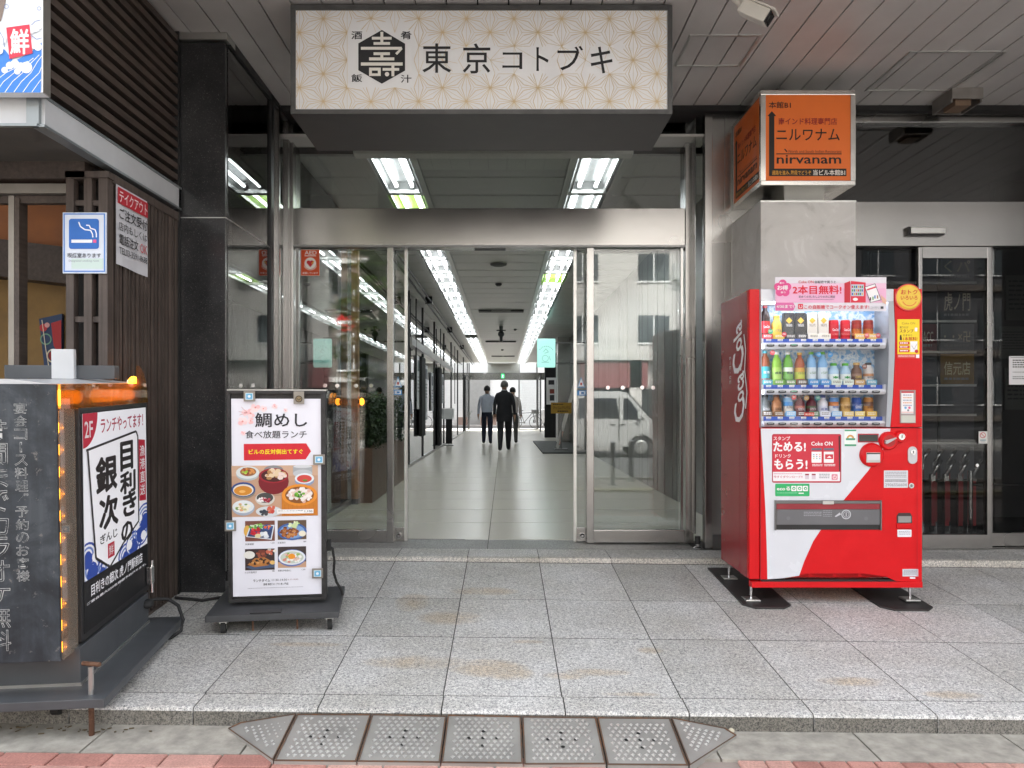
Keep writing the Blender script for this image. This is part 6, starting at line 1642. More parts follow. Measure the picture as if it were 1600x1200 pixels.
# ================================================================== THE DRINKS ON THE SHELVES
GRP = 'drinks on display in the vending machine'
def drink(row, col, kind, top, body, lab, cap, label, txt=None, tcol='f4f4f4', lab2=None, trans=False):
    base_z = vz(shelf_y[row][0]) + .0008
    h = vz(top) - base_z; x = vx0 + vl(colx[col]); y = YV + .105
    t = thing('drink_can' if kind == 'can' else 'drink_carton' if kind == 'box' else 'drink_bottle', label, 'can' if kind == 'can' else 'carton' if kind == 'box' else 'bottle', (x, y, vz0 + base_z), group=GRP, world=False)
    bm_ = M('drink_' + body, body, rough=.3, var=.04, coat=.05, spec=.3); r = .0305
    if kind == 'can':
        r = .029; MB(bm_).lathe([(r * .86, 0), (r, .006), (r, h - .012), (r * .88, h - .002), (r * .88, h)], n=18).build('body', t, smooth=35)
        MB(ALU).lathe([(r * .89, h - .003), (r * .9, h), (r * .8, h - .0005)], n=18).build('lid', t, smooth=35); zl0, zl1 = .2 * h, .75 * h; rl = r
    elif kind == 'box':
        MB(bm_).box(-.031, .031, -.02, .02, 0, h).build('body', t, bevel=.002); zl0, zl1 = .25 * h, .8 * h; rl = None
    else:
        nk = h - .030 if kind == 'bottle' else h - .026
        prof = [(r * .8, 0), (r, .006), (r, nk * .58), (r * .94, nk * .66), (r * .98, nk * .74), (r * .72, nk * .93), (r * .42, nk), (r * .42, h - .012)] if kind == 'bottle' else \
               [(r * .86, 0), (r, .008), (r, nk * .72), (r * .92, nk * .84), (r * .6, nk * .97), (r * .55, h - .012)]
        MB(bm_).lathe(prof, n=18).build('body', t, smooth=45)
        cr_ = r * .48 if kind == 'bottle' else r * .62
        MB(M('cap_' + cap, cap, rough=.4, var=0)).lathe([(cr_, h - .016), (cr_, h - .002), (cr_ * .85, h)], n=16).build('cap', t, smooth=35)
        zl0, zl1 = .22 * nk, .62 * nk; rl = r
    if lab:
        lm = M('wrap_' + lab, lab, rough=.35, var=.03)
        if rl: MB(lm).lathe([(rl + .0006, zl0), (rl + .0007, zl1)], n=18).build('wrapper', t, smooth=35)
        else: MB(lm).box(-.0312, .0312, -.0206, -.0201, zl0, zl1).build('wrapper', t)
    if lab2:
        l2 = M('wrap_' + lab2, lab2, rough=.35, var=.03); zz = zl0 + (zl1 - zl0) * .62
        if rl: MB(l2).lathe([(rl + .0009, zz), (rl + .0010, zl1)], n=18).build('wrapper_band', t, smooth=35)
        else: MB(l2).prism([(0, zl1 - .035), (.02, zl1 - .015), (0, zl1 + .005), (-.02, zl1 - .015)], 'y', -.0212, -.0207).build('wrapper_badge', t)
    if txt:
        S = Sheet((0, -(rl or .0206) - .0012, 0), EX, EZ, 0, 0, 1.0, lift=.0006)
        zc = (zl0 + zl1) / 2; S.text(txt, -.019, -(zc + .009), .019, -(zc - .007), ink(tcol), 0, .015); S.build('lettering', t)
D = drink
D(0, 0, 'bottle', 474, '24110e', 'c8202c', '8a1420', 'dark cola bottle with a red wrapper, first on the top shelf', 'Coca-Cola')
D(0, 1, 'small', 490, 'd8c050', 'e6c23a', 'c8a83a', 'yellow vitamin drink bottle on the top shelf', 'リアル', '2a3a80')
D(0, 2, 'box', 486, '26282c', '1c1e22', '', 'black coffee carton with a gold diamond, beside the yellow bottle on the top shelf', 'THE BLACK', 'e8e8e8', 'd8b038')
D(0, 3, 'box', 486, '26282c', '1c1e22', '', 'black coffee carton with a gold diamond, beside the white cartons on the top shelf', 'THE BLACK', 'e8e8e8', 'd8b038')
D(0, 4, 'box', 486, 'e2ddd4', 'd8d0c4', '', 'white latte carton with a gold diamond, beside the black cartons on the top shelf', 'THE LATTE', '6a5a4a', 'd0a838')
D(0, 5, 'box', 486, 'e2ddd4', 'd8d0c4', '', 'white latte carton with a gold diamond, beside the red cans on the top shelf', 'THE LATTE', '6a5a4a', 'd0a838')
D(0, 6, 'can', 497, 'c41c2a', 'c41c2a', '', 'red cola can with white script beside the white cartons on the top shelf', 'Coca-Cola')
D(0, 7, 'can', 497, 'c41c2a', 'c41c2a', '', 'red cola can with white script beside the amber cans on the top shelf', 'Coca-Cola')
D(0, 8, 'can', 497, '8a2a20', 'c06a20', '', 'amber and brown energy drink can beside the red cans on the top shelf', 'リアル', '1a1410', '9a2a20')
D(0, 9, 'can', 497, '8a2a20', 'c06a20', '', 'amber and brown energy drink can, last on the top shelf', 'リアル', '1a1410', '9a2a20')
D(1, 0, 'bottle', 546, '8a4a30', '2a98a8', '2a98a8', 'barley tea bottle with a teal wrapper, first on the middle shelf', '麦茶', 'e8f4f4')
D(1, 1, 'bottle', 548, '8fc04a', 'a8d060', 'e8e8e4', 'light green tea bottle with a white cap, second on the middle shelf', '綾鷹', '2a4a3a')
D(1, 2, 'bottle', 548, '6fae4a', '7ab85a', 'e8e8e4', 'green tea bottle with a white label panel, third on the middle shelf', '綾鷹', '2a3a4a', 'e8ece4')
D(1, 3, 'bottle', 549, 'a8502a', 'c8d040', 'd8a838', 'lime and fruit printed tea bottle with a gold cap on the middle shelf', '紅茶花伝', '7a4a20', 'd0a030')
D(1, 4, 'bottle', 548, '8fbfe8', 'dfeaf2', '7ac048', 'blue water bottle with a green cap beside the gold-capped tea', 'いろはす', '3a8a4a')
D(1, 5, 'bottle', 548, '8fbfe8', 'dfeaf2', '7ac048', 'blue water bottle with a green cap, the next one along the middle shelf', 'いろはす', '3a8a4a')
D(1, 6, 'small', 566, 'b8d8ee', 'eef4f2', '5ab038', 'short clear water bottle with a bright green cap beside the tall blue bottles', '✱', '3aa050')
D(1, 7, 'small', 566, 'b8d8ee', 'eef4f2', '5ab038', 'short clear water bottle with a bright green cap beside the brown coffee', '✱', '3aa050')
D(1, 8, 'small', 565, '7a5a4a', '6a4a40', 'd8b070', 'brown coffee bottle with a tan cap on the middle shelf', 'COFFEE', 'e0c060', '9a7a6a')
D(1, 9, 'small', 565, 'd8d4d0', 'e6e2de', '4a4a4c', 'white latte bottle with a dark cap, last on the middle shelf', 'GEORGIA', '4a4a50', 'c08a60')
D(2, 0, 'small', 616.5, '5a5e5e', '6a6e6e', '2a2a2a', 'grey coffee bottle, first on the bottom shelf', 'GEORGIA', 'd8d8d8')
D(2, 1, 'small', 616.5, 'a8714a', 'b07a50', '5a3a2a', 'copper brown coffee bottle, second on the bottom shelf', 'GEORGIA', '4a2a1a')
D(2, 2, 'can', 620, '8ab8dc', 'e6e2da', '', 'short blue and white coffee can, third on the bottom shelf', 'BLEND', '4a3a30', '4a90d0')
D(2, 3, 'small', 617, '6a1a2a', '6a1a2a', '4a1a20', 'maroon coffee bottle with a gold ring on the bottom shelf', 'COSTA', 'e8dce0', 'b0584a')
D(2, 4, 'small', 617, '5a1426', '6a1a2a', '4a1a20', 'maroon coffee bottle with a green ring on the bottom shelf', 'COSTA', 'e8dce0', '4a5a3a')
D(2, 5, 'small', 617, 'e6e6ee', 'd8dcec', '3a4a8a', 'white milk tea bottle with a blue diamond on the bottom shelf', '紅茶', '3a4a9a')
D(2, 6, 'can', 620, '5a90cc', 'e0e4ea', '', 'blue and white can with an orange picture on the bottom shelf', '珈琲', '3a62a8', 'c87838')
D(2, 7, 'can', 620, 'c8984a', 'd0a458', '', 'golden tan coffee can on the bottom shelf', 'GEORGIA', '6a3a1a')
D(2, 8, 'can', 620, '2a52a8', '3064b8', '', 'deep blue can with a white mountain on the bottom shelf', 'GEORGIA', 'f0f0f4', '24489a')
D(2, 9, 'can', 620, 'b87a30', 'c88a3a', '', 'brown and gold can, last on the bottom shelf', 'GEORGIA', '4a2410', '6a3a18')
# product cards standing in front of the drinks
S = Sheet((0, .058, 1.199), EX, EZ, 1170.8, 636, 1 / PPM)
cards = [['c82c34', 'e0c040', '3a3a3c', '3a3a3c', 'eee8d8', 'eee8d8', None, None, 'e8b84a', 'e8b84a'],
         ['2a98a8', '6aa83a', '5a8a4a', '5a5048', '4a9ad8', '4a9ad8', 'e4f0e4', 'e4f0e4', 'c8a060', '6aa8c0'],
         ['6a5a4a', '8a6a4a', '8ac0e8', '5a2430', '6a8a6a', 'e8ecf4', 'a8d0f0', 'e8cc80', 'e8d070', 'e8c050']]
for r_, cs in enumerate(cards):
    yb_ = shelf_y[r_][0]
    for c, col in enumerate(cs):
        if col: S.rrect(colx[c] - 8.2, yb_ - 8.5, colx[c] + 8.2, yb_ - .2, 1, ink(col), 0); S.scribble(colx[c] - 6, yb_ - 6.5, colx[c] + 6, yb_ - 2, 2, ink('f6f4ee' if col not in ('eee8d8', 'e4f0e4', 'e8ecf4') else '8a8070'), 1, .5)
for px, py, col in ((1212, 550, 'e0384a'), (1285, 553, '4aa0e0'), (1303.5, 553, '4aa0e0'), (1209, 516.5, '3aa878'), (1230.5, 521, 'c83040'), (1246, 620.5, 'd84a50'), (1266, 621.5, 'c8a060'), (1284, 621.5, '4a9a8a'), (1357.5, 572, '8a5a4a'), (1361, 523, 'e06060'), (1379, 523, 'e06060')):
    S.disc(px, py, 4, ink(col), 2, n=14); S.scribble(px - 2.4, py - 1.6, px + 2.4, py + 1.6, 2, ink('f4f0ee'), 3, .4)
S.rect(1262, 644.5, 1278, 650, ink('e0443a'), 2); S.text('新商品', 1264, 645.8, 1277, 649, ink('f8ecd8'), 3, .01)
S.build('product_cards', VM)
# ================================================================== CEILING LIGHTS
TUBE = M('fluorescent_tube', (1, 1, 1), emit=6.2, ecol='f4fbff', var=0, rvar=0)
TUBE_OFF = M('unlit_tube', (.5, .5, .5), var=0)
HOUS = M('light_housing', (.32, .32, .31), rough=.35, var=.03)
HOUS_G = M('greenish_diffuser', (.34, .52, .10), rough=.4)
FP = 1.13
def light_fixture(xc, w, lit=True, green=False):
    mb = MB(HOUS_G if green else HOUS); a = w / 2
    mb.add([(-a, -FP / 2 + .04, .0), (a, -FP / 2 + .04, .0), (a, FP / 2 - .04, .0), (-a, FP / 2 - .04, .0), (-a * .8, -FP / 2 + .04, .10), (a * .8, -FP / 2 + .04, .10), (a * .8, FP / 2 - .04, .10), (-a * .8, FP / 2 - .04, .10)],
           [(4, 5, 6, 7), (0, 1, 5, 4), (1, 2, 6, 5), (2, 3, 7, 6), (3, 0, 4, 7)])
    h = mb.mesh('reflector')
    bar = MB(ALU).box(-a - .02, a + .02, FP / 2 - .045, FP / 2 + .035, -.008, .03).mesh('cross_bar')
    tb = [MB(TUBE if lit else TUBE_OFF).cyl((s * a * .42, -FP / 2 + .07, .055), (s * a * .42, FP / 2 - .08, .055), .017, n=8).mesh('tube') for s in (-1, 1)]
    sk = [MB(HOUS).box(s * a * .42 - .02, s * a * .42 + .02, FP / 2 - .08, FP / 2 - .05, .03, .09).mesh('tube_socket') for s in (-1, 1)]
    lv = [MB(ALU).box(s * a * .86 - .006, s * a * .86 + .006, -FP / 2 + .05, FP / 2 - .05, -.004, .03).mesh('louvre_strip') for s in (-1, 1)]
    return h, bar, tb, sk, lv
kits = {}
for side, xc, w in (('left', -.98, .36), ('right', .815, .38)):
    for k in range(27):
        lit = not (side == 'left' and k == 14); green = (side, k) in (('left', 1), ('right', 5))
        key = (side, lit, green)
        if key not in kits: kits[key] = light_fixture(xc, w, lit, green)
        h, bar, tb, sk, lv = kits[key]
        where = 'over the glass wall side' if side == 'left' else 'over the steel wall side'
        ORD = 'first second third fourth fifth sixth seventh eighth ninth tenth eleventh twelfth thirteenth fourteenth fifteenth sixteenth seventeenth eighteenth nineteenth twentieth twenty-first twenty-second twenty-third twenty-fourth twenty-fifth twenty-sixth twenty-seventh'.split()
        lab = ORD[k] + ' twin tube ceiling fixture from the entrance, in the row ' + where
        if not lit: lab = 'dark unlit fluorescent fixture in the row over the glass wall side'
        if green: lab = 'greenish tinted fluorescent fixture in the row ' + where
        t = thing('ceiling_light', lab, 'ceiling light', (xc, 6.46 + FP / 2 + k * FP, CEILZ), group='fluorescent fixtures ' + where, world=False)
        link_obj('reflector', h, t); link_obj('cross_bar', bar, t)
        for i in (0, 1): link_obj('tube', tb[i], t); 
        if k < 10:
            for i in (0, 1): link_obj('tube_socket', sk[i], t); link_obj('louvre_strip', lv[i], t)
# ceiling diffusers, detectors
DKG = M('diffuser_dark', (.09, .09, .09), rough=.6)
def ydist(py): return (CEILZ - CH) * FPX / (CY - py)
for i, (px0, px1, py) in enumerate(((748, 818, 485), (759, 806, 533), (768, 804, 556))):
    y = ydist(py); t = thing('air_diffuser', ['nearest', 'middle', 'farthest'][i] + ' long dark air diffuser slot in the passage ceiling', 'air vent', (PX((px0 + px1) / 2, y), y, CEILZ), group='ceiling air diffusers')
    MB(DKG).box(PX(px0, y), PX(px1, y), y - .12, y + .12, CEILZ - .035, CEILZ - .0005).build('slot', t)
    MB(HOUS).box(PX(px0 + 20, y), PX(px1 - 20, y), y - .13, y - .121, CEILZ - .04, CEILZ - .0005).build('blade', t)
y = ydist(412); t = thing('round_diffuser', 'round grey air outlet in the passage ceiling near the entrance', 'air vent', (PX(779, y), y, CEILZ))
MB(DKG).lathe([(.12, -.0006), (.12, -.02), (.08, -.035)], PX(779, y), y, CEILZ, 20).build('cone', t, smooth=40)
MB(HOUS).lathe([(.125, -.0005), (.128, -.012), (.121, -.013)], PX(779, y), y, CEILZ, 20).build('ring', t, smooth=40)
for i, (px, py, r) in enumerate(((779, 443, .055), (805, 514, .04), (785, 546, .05))):
    y = ydist(py); t = thing('smoke_detector', ['large dark round detector on the ceiling behind the round air outlet', 'small round detector beside the hanging dome camera', 'far round detector on the ceiling'][i], 'detector', (PX(px, y), y, CEILZ), group='ceiling detectors')
    MB(DKG).lathe([(r, -.0005), (r, -.02), (r * .6, -.045)], PX(px, y), y, CEILZ, 16).build('body', t, smooth=40)
y = ydist(510); xx = PX(783, y)
t = thing('ceiling_camera', 'dark dome camera hanging from the middle of the passage ceiling', 'camera', (xx, y, CEILZ))
MB(DKG).cyl((xx, y, CEILZ), (xx, y, CEILZ - .14), .05, .035, 12).build('stem', t); MB(BLACK).ball((xx, y, CEILZ - .20), .085, 12, 8).build('dome', t, smooth=60); MB(DKG).box(xx - .12, xx + .12, y - .02, y + .02, CEILZ - .12, CEILZ - .09).build('arm', t)
t2 = MB(BLACK).cyl((xx, y, CEILZ - .27), (xx, y, CEILZ - .40), .045, .03, 12).build('lens', t)

# ================================================================== PLANTER AND POST BEHIND THE LEFT PANE
pl = thing('planter_box', 'long brown planter box with a clipped green hedge behind the left pane', 'planter', (-1.62, 10, 0))
MB(M('planter_brown', (.17, .10, .07), rough=.4, var=.15)).box(-1.70, -1.50, 8.72, 11.5, 0, .62).build('box', pl, bevel=.006)
rnd = random.Random(11)
LEAFD = M('hedge_leaf', (.035, .075, .025), rough=.5, var=.35, vscale=18); mb = MB(LEAFD)
for i in range(3200):
    c = Vector((rnd.uniform(-1.72, -1.46), rnd.uniform(8.74, 11.5), rnd.uniform(.60, 1.22 + rnd.uniform(-.06, .06)))); s = rnd.uniform(.015, .032)
    q = Matrix.Rotation(rnd.uniform(0, 6.28), 3, 'Z') @ Matrix.Rotation(rnd.uniform(-1.2, 1.2), 3, 'X')
    mb.add([c + q @ Vector((0, -s, 0)), c + q @ Vector((s * .6, 0, .004)), c + q @ Vector((0, s, 0)), c + q @ Vector((-s * .6, 0, .004))], [(0, 1, 2, 3)])
mb.build('hedge', pl)
wp = thing('wooden_post', 'tall brown timber post at the end of the planter behind the left pane', 'post', (-1.68, 8.64, 0))
MB(WOODWARM).box(-1.73, -1.64, 8.60, 8.70, 0, 3.15).build('shaft', wp)
MB(BLACK).box(-1.735, -1.635, 8.595, 8.705, 0, .06).build('shoe', wp)
LMP = M('amber_lamp', (1, .5, .1), emit=2.5, ecol='ff8a20', var=0)
al = thing('amber_light', 'small amber light on the timber post behind the left pane', 'lamp', (-1.66, 8.59, 1.1)); MB(LMP).ball((-1.60, 8.62, 1.15), .03, 10, 6, (1, 1, 1.4)).build('lens', al); MB(BLACK).box(-1.639, -1.61, 8.60, 8.64, 1.13, 1.17).build('mount', al)

# ================================================================== THINGS ALONG THE RIGHT SIDE OF THE PASSAGE
col = thing('steel_column', 'square steel column against the passage wall behind the ladder', 'column', (1.85, 23.4, 0))
MB(STEEL_Z).box(1.62, XR - .005, 23.2, 23.8, 0, CEILZ).build('shaft', col); MB(ALU).box(1.58, 1.61, 23.22, 23.26, .0, 2.6).build('edge_strip', col)
bp_ = thing('black_pillar', 'matt black pillar with a white poster board far along the passage', 'pillar', (1.7, 27.5, 0))
MB(BLACK_MATT).box(1.45, 1.84, 27.4, 27.8, 0, CEILZ - .2).build('shaft', bp_)
pb = thing('poster_board', 'white poster board with dark pictures on the black pillar', 'poster', (1.66, 27.38, 1.2))
MB(WHITE).box(PX(854, 27.3), PX(869, 27.3), 27.34, 27.395, PZ(632, 27.3), PZ(590, 27.3)).build('board', pb)
S = Sheet((PX(854, 27.34), 27.34, PZ(590, 27.34)), EX, EZ, 854, 590, 27.34 / FPX); S.rect(857, 594, 866, 601, ink('2a2a30'), 0); S.rect(859, 608, 866, 615, ink('8a4030'), 0); S.rect(859, 617, 866, 626, ink('3a3a3e'), 0); S.build('print', pb)
ts = thing('teal_lit_sign', 'pale teal illuminated projecting sign with a line drawing in the passage', 'sign', (1.05, 19, 2.1))
Yt = 19.0; tx0, tx1, tz0, tz1 = PX(839.5, Yt), PX(868, Yt), PZ(574, Yt), PZ(529, Yt)
MB(M('teal_lit_panel', hx('8fc4b8'), emit=.4, ecol='a8e4d8', var=.02)).box(tx0, tx1, Yt, Yt + .12, tz0, tz1).build('lit_panel', ts, bevel=.03)
MB(STEEL_D).box(tx1, XR - .002, Yt + .04, Yt + .08, tz1 - .12, tz1 - .08).build('arm', ts); MB(STEEL_D).box(tx1, XR - .002, Yt + .04, Yt + .08, tz0 + .08, tz0 + .12).build('arm', ts)
S = Sheet((tx0, Yt, tz1), EX, EZ, 839.5, 529, Yt / FPX); g = ink('2f5a54')
for k in range(9): a = R(215 + k * 14); S.rect(853.5 + 12 * math.cos(a) - .5, 553 + 12 * math.sin(a) - .6, 853.5 + 12 * math.cos(a) + .5, 553 + 12 * math.sin(a) + .6, g, 1)
S.ring(852, 560, 4.6, 5, g, 1, 18); S.line([(849, 550), (853, 545), (857, 550), (851, 552)], .5, g, 1); S.line([(858, 556), (860, 563)], .5, g, 1); S.line([(846, 566), (858, 566)], .5, g, 1); S.build('drawing', ts)
# dais, ladder, yellow notice
da = thing('floor_mat', 'dark raised mat along the passage wall under the ladder', 'mat', (1.45, 19.5, 0)); MB(M('mat_dark', (.05, .055, .05), rough=.6)).box(PX(848, 17.9), XR - .01, 17.9, 24.0, .001, .035).build('slab', da, bevel=.01)
ld = thing('step_ladder', 'aluminium step ladder leaning by the passage wall', 'ladder', (1.5, 19.6, .035))
for dx in (0, .34):
    MB(ALU).bar((1.33, 19.2 + dx, .04), (1.80, 19.2 + dx, 1.75), .035, .06).build('rail', ld)
    MB(RUBBER).box(1.30, 1.37, 19.17 + dx, 19.23 + dx, .036, .06).build('foot', ld)
for k in range(5):
    f_ = .12 + k * .2; MB(ALU).box(1.33 + .47 * f_ - .03, 1.33 + .47 * f_ + .03, 19.21, 19.53, .04 + 1.71 * f_ - .012, .04 + 1.71 * f_ + .012).build('step', ld)
for dx in (0, .34): MB(ALU).bar((1.92, 19.2 + dx, .04), (1.80, 19.2 + dx, 1.75), .03, .04).build('rear_strut', ld)
S = Sheet((1.33, 19.165, 0), Vector((.2649, 0, .9643)), Vector((-.9643, 0, .2649)), 0, 0, 1); S.rect(.15, -.016, .5, .016, ink('c89080'), 0); S.scribble(.17, -.012, .48, .012, 1, ink('f0e0d8'), 1, .7); S.build('warning_strip', ld)
yn = thing('yellow_notice', 'mustard yellow notice board with black lettering beside the ladder', 'sign', (1.47, 19.0, 0))
Yy = 19.05
MB(M('mustard', hx('b08828'), rough=.5)).box(PX(861, Yy), PX(893, Yy), Yy, Yy + .02, PZ(646, Yy), PZ(629, Yy)).build('board', yn)
S = Sheet((PX(861, Yy), Yy, PZ(629, Yy)), EX, EZ, 861, 629, Yy / FPX); S.scribble(864, 631, 880, 633, 1, ink('2a2010'), 1, .8); S.text('マッコムグルグル', 864, 634.5, 891, 640, ink('1c1608'), 1, .02); S.scribble(871, 641.5, 887, 644, 1, ink('2a2010'), 1, .8); S.build('lettering', yn)
MB(STEEL_D).box(PX(877, Yy) - .015, PX(877, Yy) + .015, Yy + .0205, Yy + .05, .06, PZ(629, Yy)).build('post', yn); MB(STEEL_D).box(PX(877, Yy) - .16, PX(877, Yy) + .16, Yy - .1, Yy + .2, .036, .06).build('base', yn)
st = thing('sign_stand', 'thin steel stand on a flat base by the glass wall', 'stand', (PX(694, 21.8), 21.8, 0))
xx = PX(690, 21.8); MB(CHROME).cyl((xx, 21.8, .01), (xx, 21.8, 1.0), .018).build('pole', st); MB(CHROME).cyl((xx + .2, 21.8, .01), (xx + .2, 21.8, 1.0), .018).build('pole', st); MB(STEEL_D).box(xx - .15, xx + .35, 21.65, 21.95, 0, .02).build('base', st); MB(BLACK_MATT).box(xx + .12, xx + .30, 21.78, 21.82, .05, .95).build('panel', st); MB(WHITE).box(xx + .05, xx + .35, 21.77, 21.779, .75, 1.05).build('card', st)
for i, (yy, z0_, z1_) in enumerate(((15.0, 1.05, 2.1), (16.5, .8, 2.0), (17.9, 1.0, 1.9), (21.0, 1.2, 2.0))):
    t = thing('wall_poster', ['first', 'second', 'third', 'fourth'][i] + ' white poster along the glass wall, counted from the entrance', 'poster', (XL + .03, yy, z0_), group='posters on the glass wall')
    MB(ink('d8d8da')).box(XL + .0305, XL + .036, yy, yy + .55, z0_, z1_).build('sheet', t)
    S = Sheet((XL + .036, yy, z1_), EY, EZ, 0, 0, .01); S.rect(8, 8, 47, 30, ink('6a7078'), 0); S.scribble(8, 40, 47, 75, 5, ink('9a9aa0'), 0, .5); S.build('print', t)

# ================================================================== LOBBY BEHIND THE RIGHT SHOPFRONT
Yb = 7.25
db = thing('tenant_directory', 'dark tenant directory board with rows of name plates behind the shop glass', 'directory board', (PX(1480, Yb), Yb, .4))
dbx0, dbx1 = PX(1360, Yb), PX(1545, Yb)
MB(M('directory_black', (.02, .02, .022), rough=.3)).box(dbx0, dbx1, Yb + .03, Yb + .08, PZ(768, Yb), PZ(392, Yb)).build('board', db)
PLT = {c: M('plate_' + c, c, rough=.35, var=.04) for c in ('5a5d62', '24262c', '6a2226', '7a7c80', '8a6a22', '4a4e54', '44464a', '54575c', '3a3f4a', '77797c')}
rowsY = [(395, 440), (445, 500), (506, 548), (553, 600), (604, 646), (650, 690), (694, 748)]
cells = [[('3a3f4a', None), ('54575c', 'くパ')], [('24262c', None), ('24262c', '虎ノ門')], [('6a2226', 'ACC'), ('77797c', '・・×卍')], [('4a4e54', None), ('8a6a22', '信元店')], [('4a4e54', None), ('54575c', None)], [('44464a', None), ('4a4e54', None)], [('77797c', None), ('5a5d62', None)]]
for (ya, yb), cs in zip(rowsY, cells):
    for (xa_, xb_), (c, tx) in zip(((1362, 1464), (1469, 1522)), cs):
        p = MB(PLT[c]).box(PX(xa_, Yb), PX(xb_, Yb), Yb, Yb + .0295, PZ(yb, Yb), PZ(ya, Yb)).build('name_plate', db)
        if tx:
            S = Sheet((PX(788, Yb), Yb, CH), EX, EZ, 788, 636, Yb / FPX); x_ = max(xa_, 1436); S.text(tx, x_ + 6, ya + 12, xb_ - 6, yb - 14, ink('c8c0a8' if c != '8a6a22' else 'd8cfa0'), 0, .01); S.scribble(x_ + 6, yb - 10, xb_ - 8, yb - 5, 1, ink('8a8a88'), 0, .7); S.build('lettering', p)
    MB(ALU).box(dbx0, PX(1524, Yb), Yb - .02, Yb + .0, PZ(yb + 4, Yb), PZ(yb + .5, Yb)).build('row_rail', db)
MB(BLACK).box(PX(1464.5, Yb), PX(1468.5, Yb), Yb - .01, Yb + .0295, PZ(766, Yb), PZ(394, Yb)).build('divider', db)
MB(BLACK).box(dbx0 + .1, dbx0 + .16, Yb + .03, Yb + .08, 0, PZ(768, Yb)).build('post', db); MB(BLACK).box(dbx1 - .1, dbx1 - .04, Yb + .03, Yb + .08, 0, PZ(768, Yb)).build('post', db)
ur = thing('umbrella_stand', 'chrome lockable umbrella stand with red numbered posts behind the shop glass', 'umbrella stand', (PX(1470, 6.8), 6.8, 0))
REDP = M('stand_red', (.35, .03, .04), rough=.4)
for r_ in range(2):
    for k in range(4):
        x = PX(1432, 6.8) + k * .115 + r_ * .04; y = 6.55 + r_ * .25
        MB(CHROME).box(x - .018, x + .018, y - .018, y + .018, .02, .52 + .08 * r_).build('post', ur); MB(REDP).box(x - .016, x + .016, y - .022, y - .0185, .08, .46 + .08 * r_).build('number_strip', ur)
        MB(CHROME).tube([(x, y, .5 + .08 * r_), (x + .02, y - .03, .58 + .08 * r_), (x + .06, y - .02, .63 + .08 * r_), (x + .07, y + .03, .6 + .08 * r_)], .018, 8).build('lock_head', ur, smooth=50)
MB(CHROME).box(PX(1420, 6.8), PX(1500, 6.8), 6.5, 6.85, 0, .02).build('tray', ur); MB(CHROME).tube([(PX(1425, 6.8), 6.7, .45), (PX(1500, 6.8), 6.7, .45)], .012).build('rail', ur)
hr = thing('handrail', 'thin steel handrail behind the dark shopfront glass', 'handrail', (PX(1515, 6.5), 6.5, 0))
x = PX(1516, 6.5); MB(CHROME).cyl((x, 6.5, 0), (x, 6.5, PZ(735, 6.5)), .02, n=12).build('post', hr); MB(CHROME).cyl((x, 6.5, PZ(757, 6.5)), (5.5, 6.5, PZ(757, 6.5)), .01, n=10).build('bar', hr); MB(CHROME).cyl((5.5, 6.5, 0), (5.5, 6.5, PZ(735, 6.5)), .02, n=12).build('post', hr)
for i, (a, b, c, d) in enumerate(((1572, 430, 1640, 500), (1562, 510, 1640, 560), (1570, 575, 1640, 640))):
    Yq = 7.6; t = thing('lobby_poster', ['upper', 'middle', 'lower'][i] + ' dim notice on the dark wall behind the far shopfront pane', 'poster', (PX(a, Yq), Yq, PZ(d, Yq)), group='dim lobby notices')
    MB(ink('5a5d5c')).box(PX(a, Yq), PX(c, Yq), Yq, Yq + .01, PZ(d, Yq), PZ(b, Yq)).build('sheet', t)
    S = Sheet((PX(788, Yq), Yq, CH), EX, EZ, 788, 636, Yq / FPX); S.scribble(a + 4, b + 8, c - 4, d - 12, 7, ink('34383a'), 0, .4); S.build('print', t)
MB(DKWALL).box(PX(1555, 7.62), 5.9, 7.62, 7.7, 0, SOFF - .07).build('screen_wall', bd)

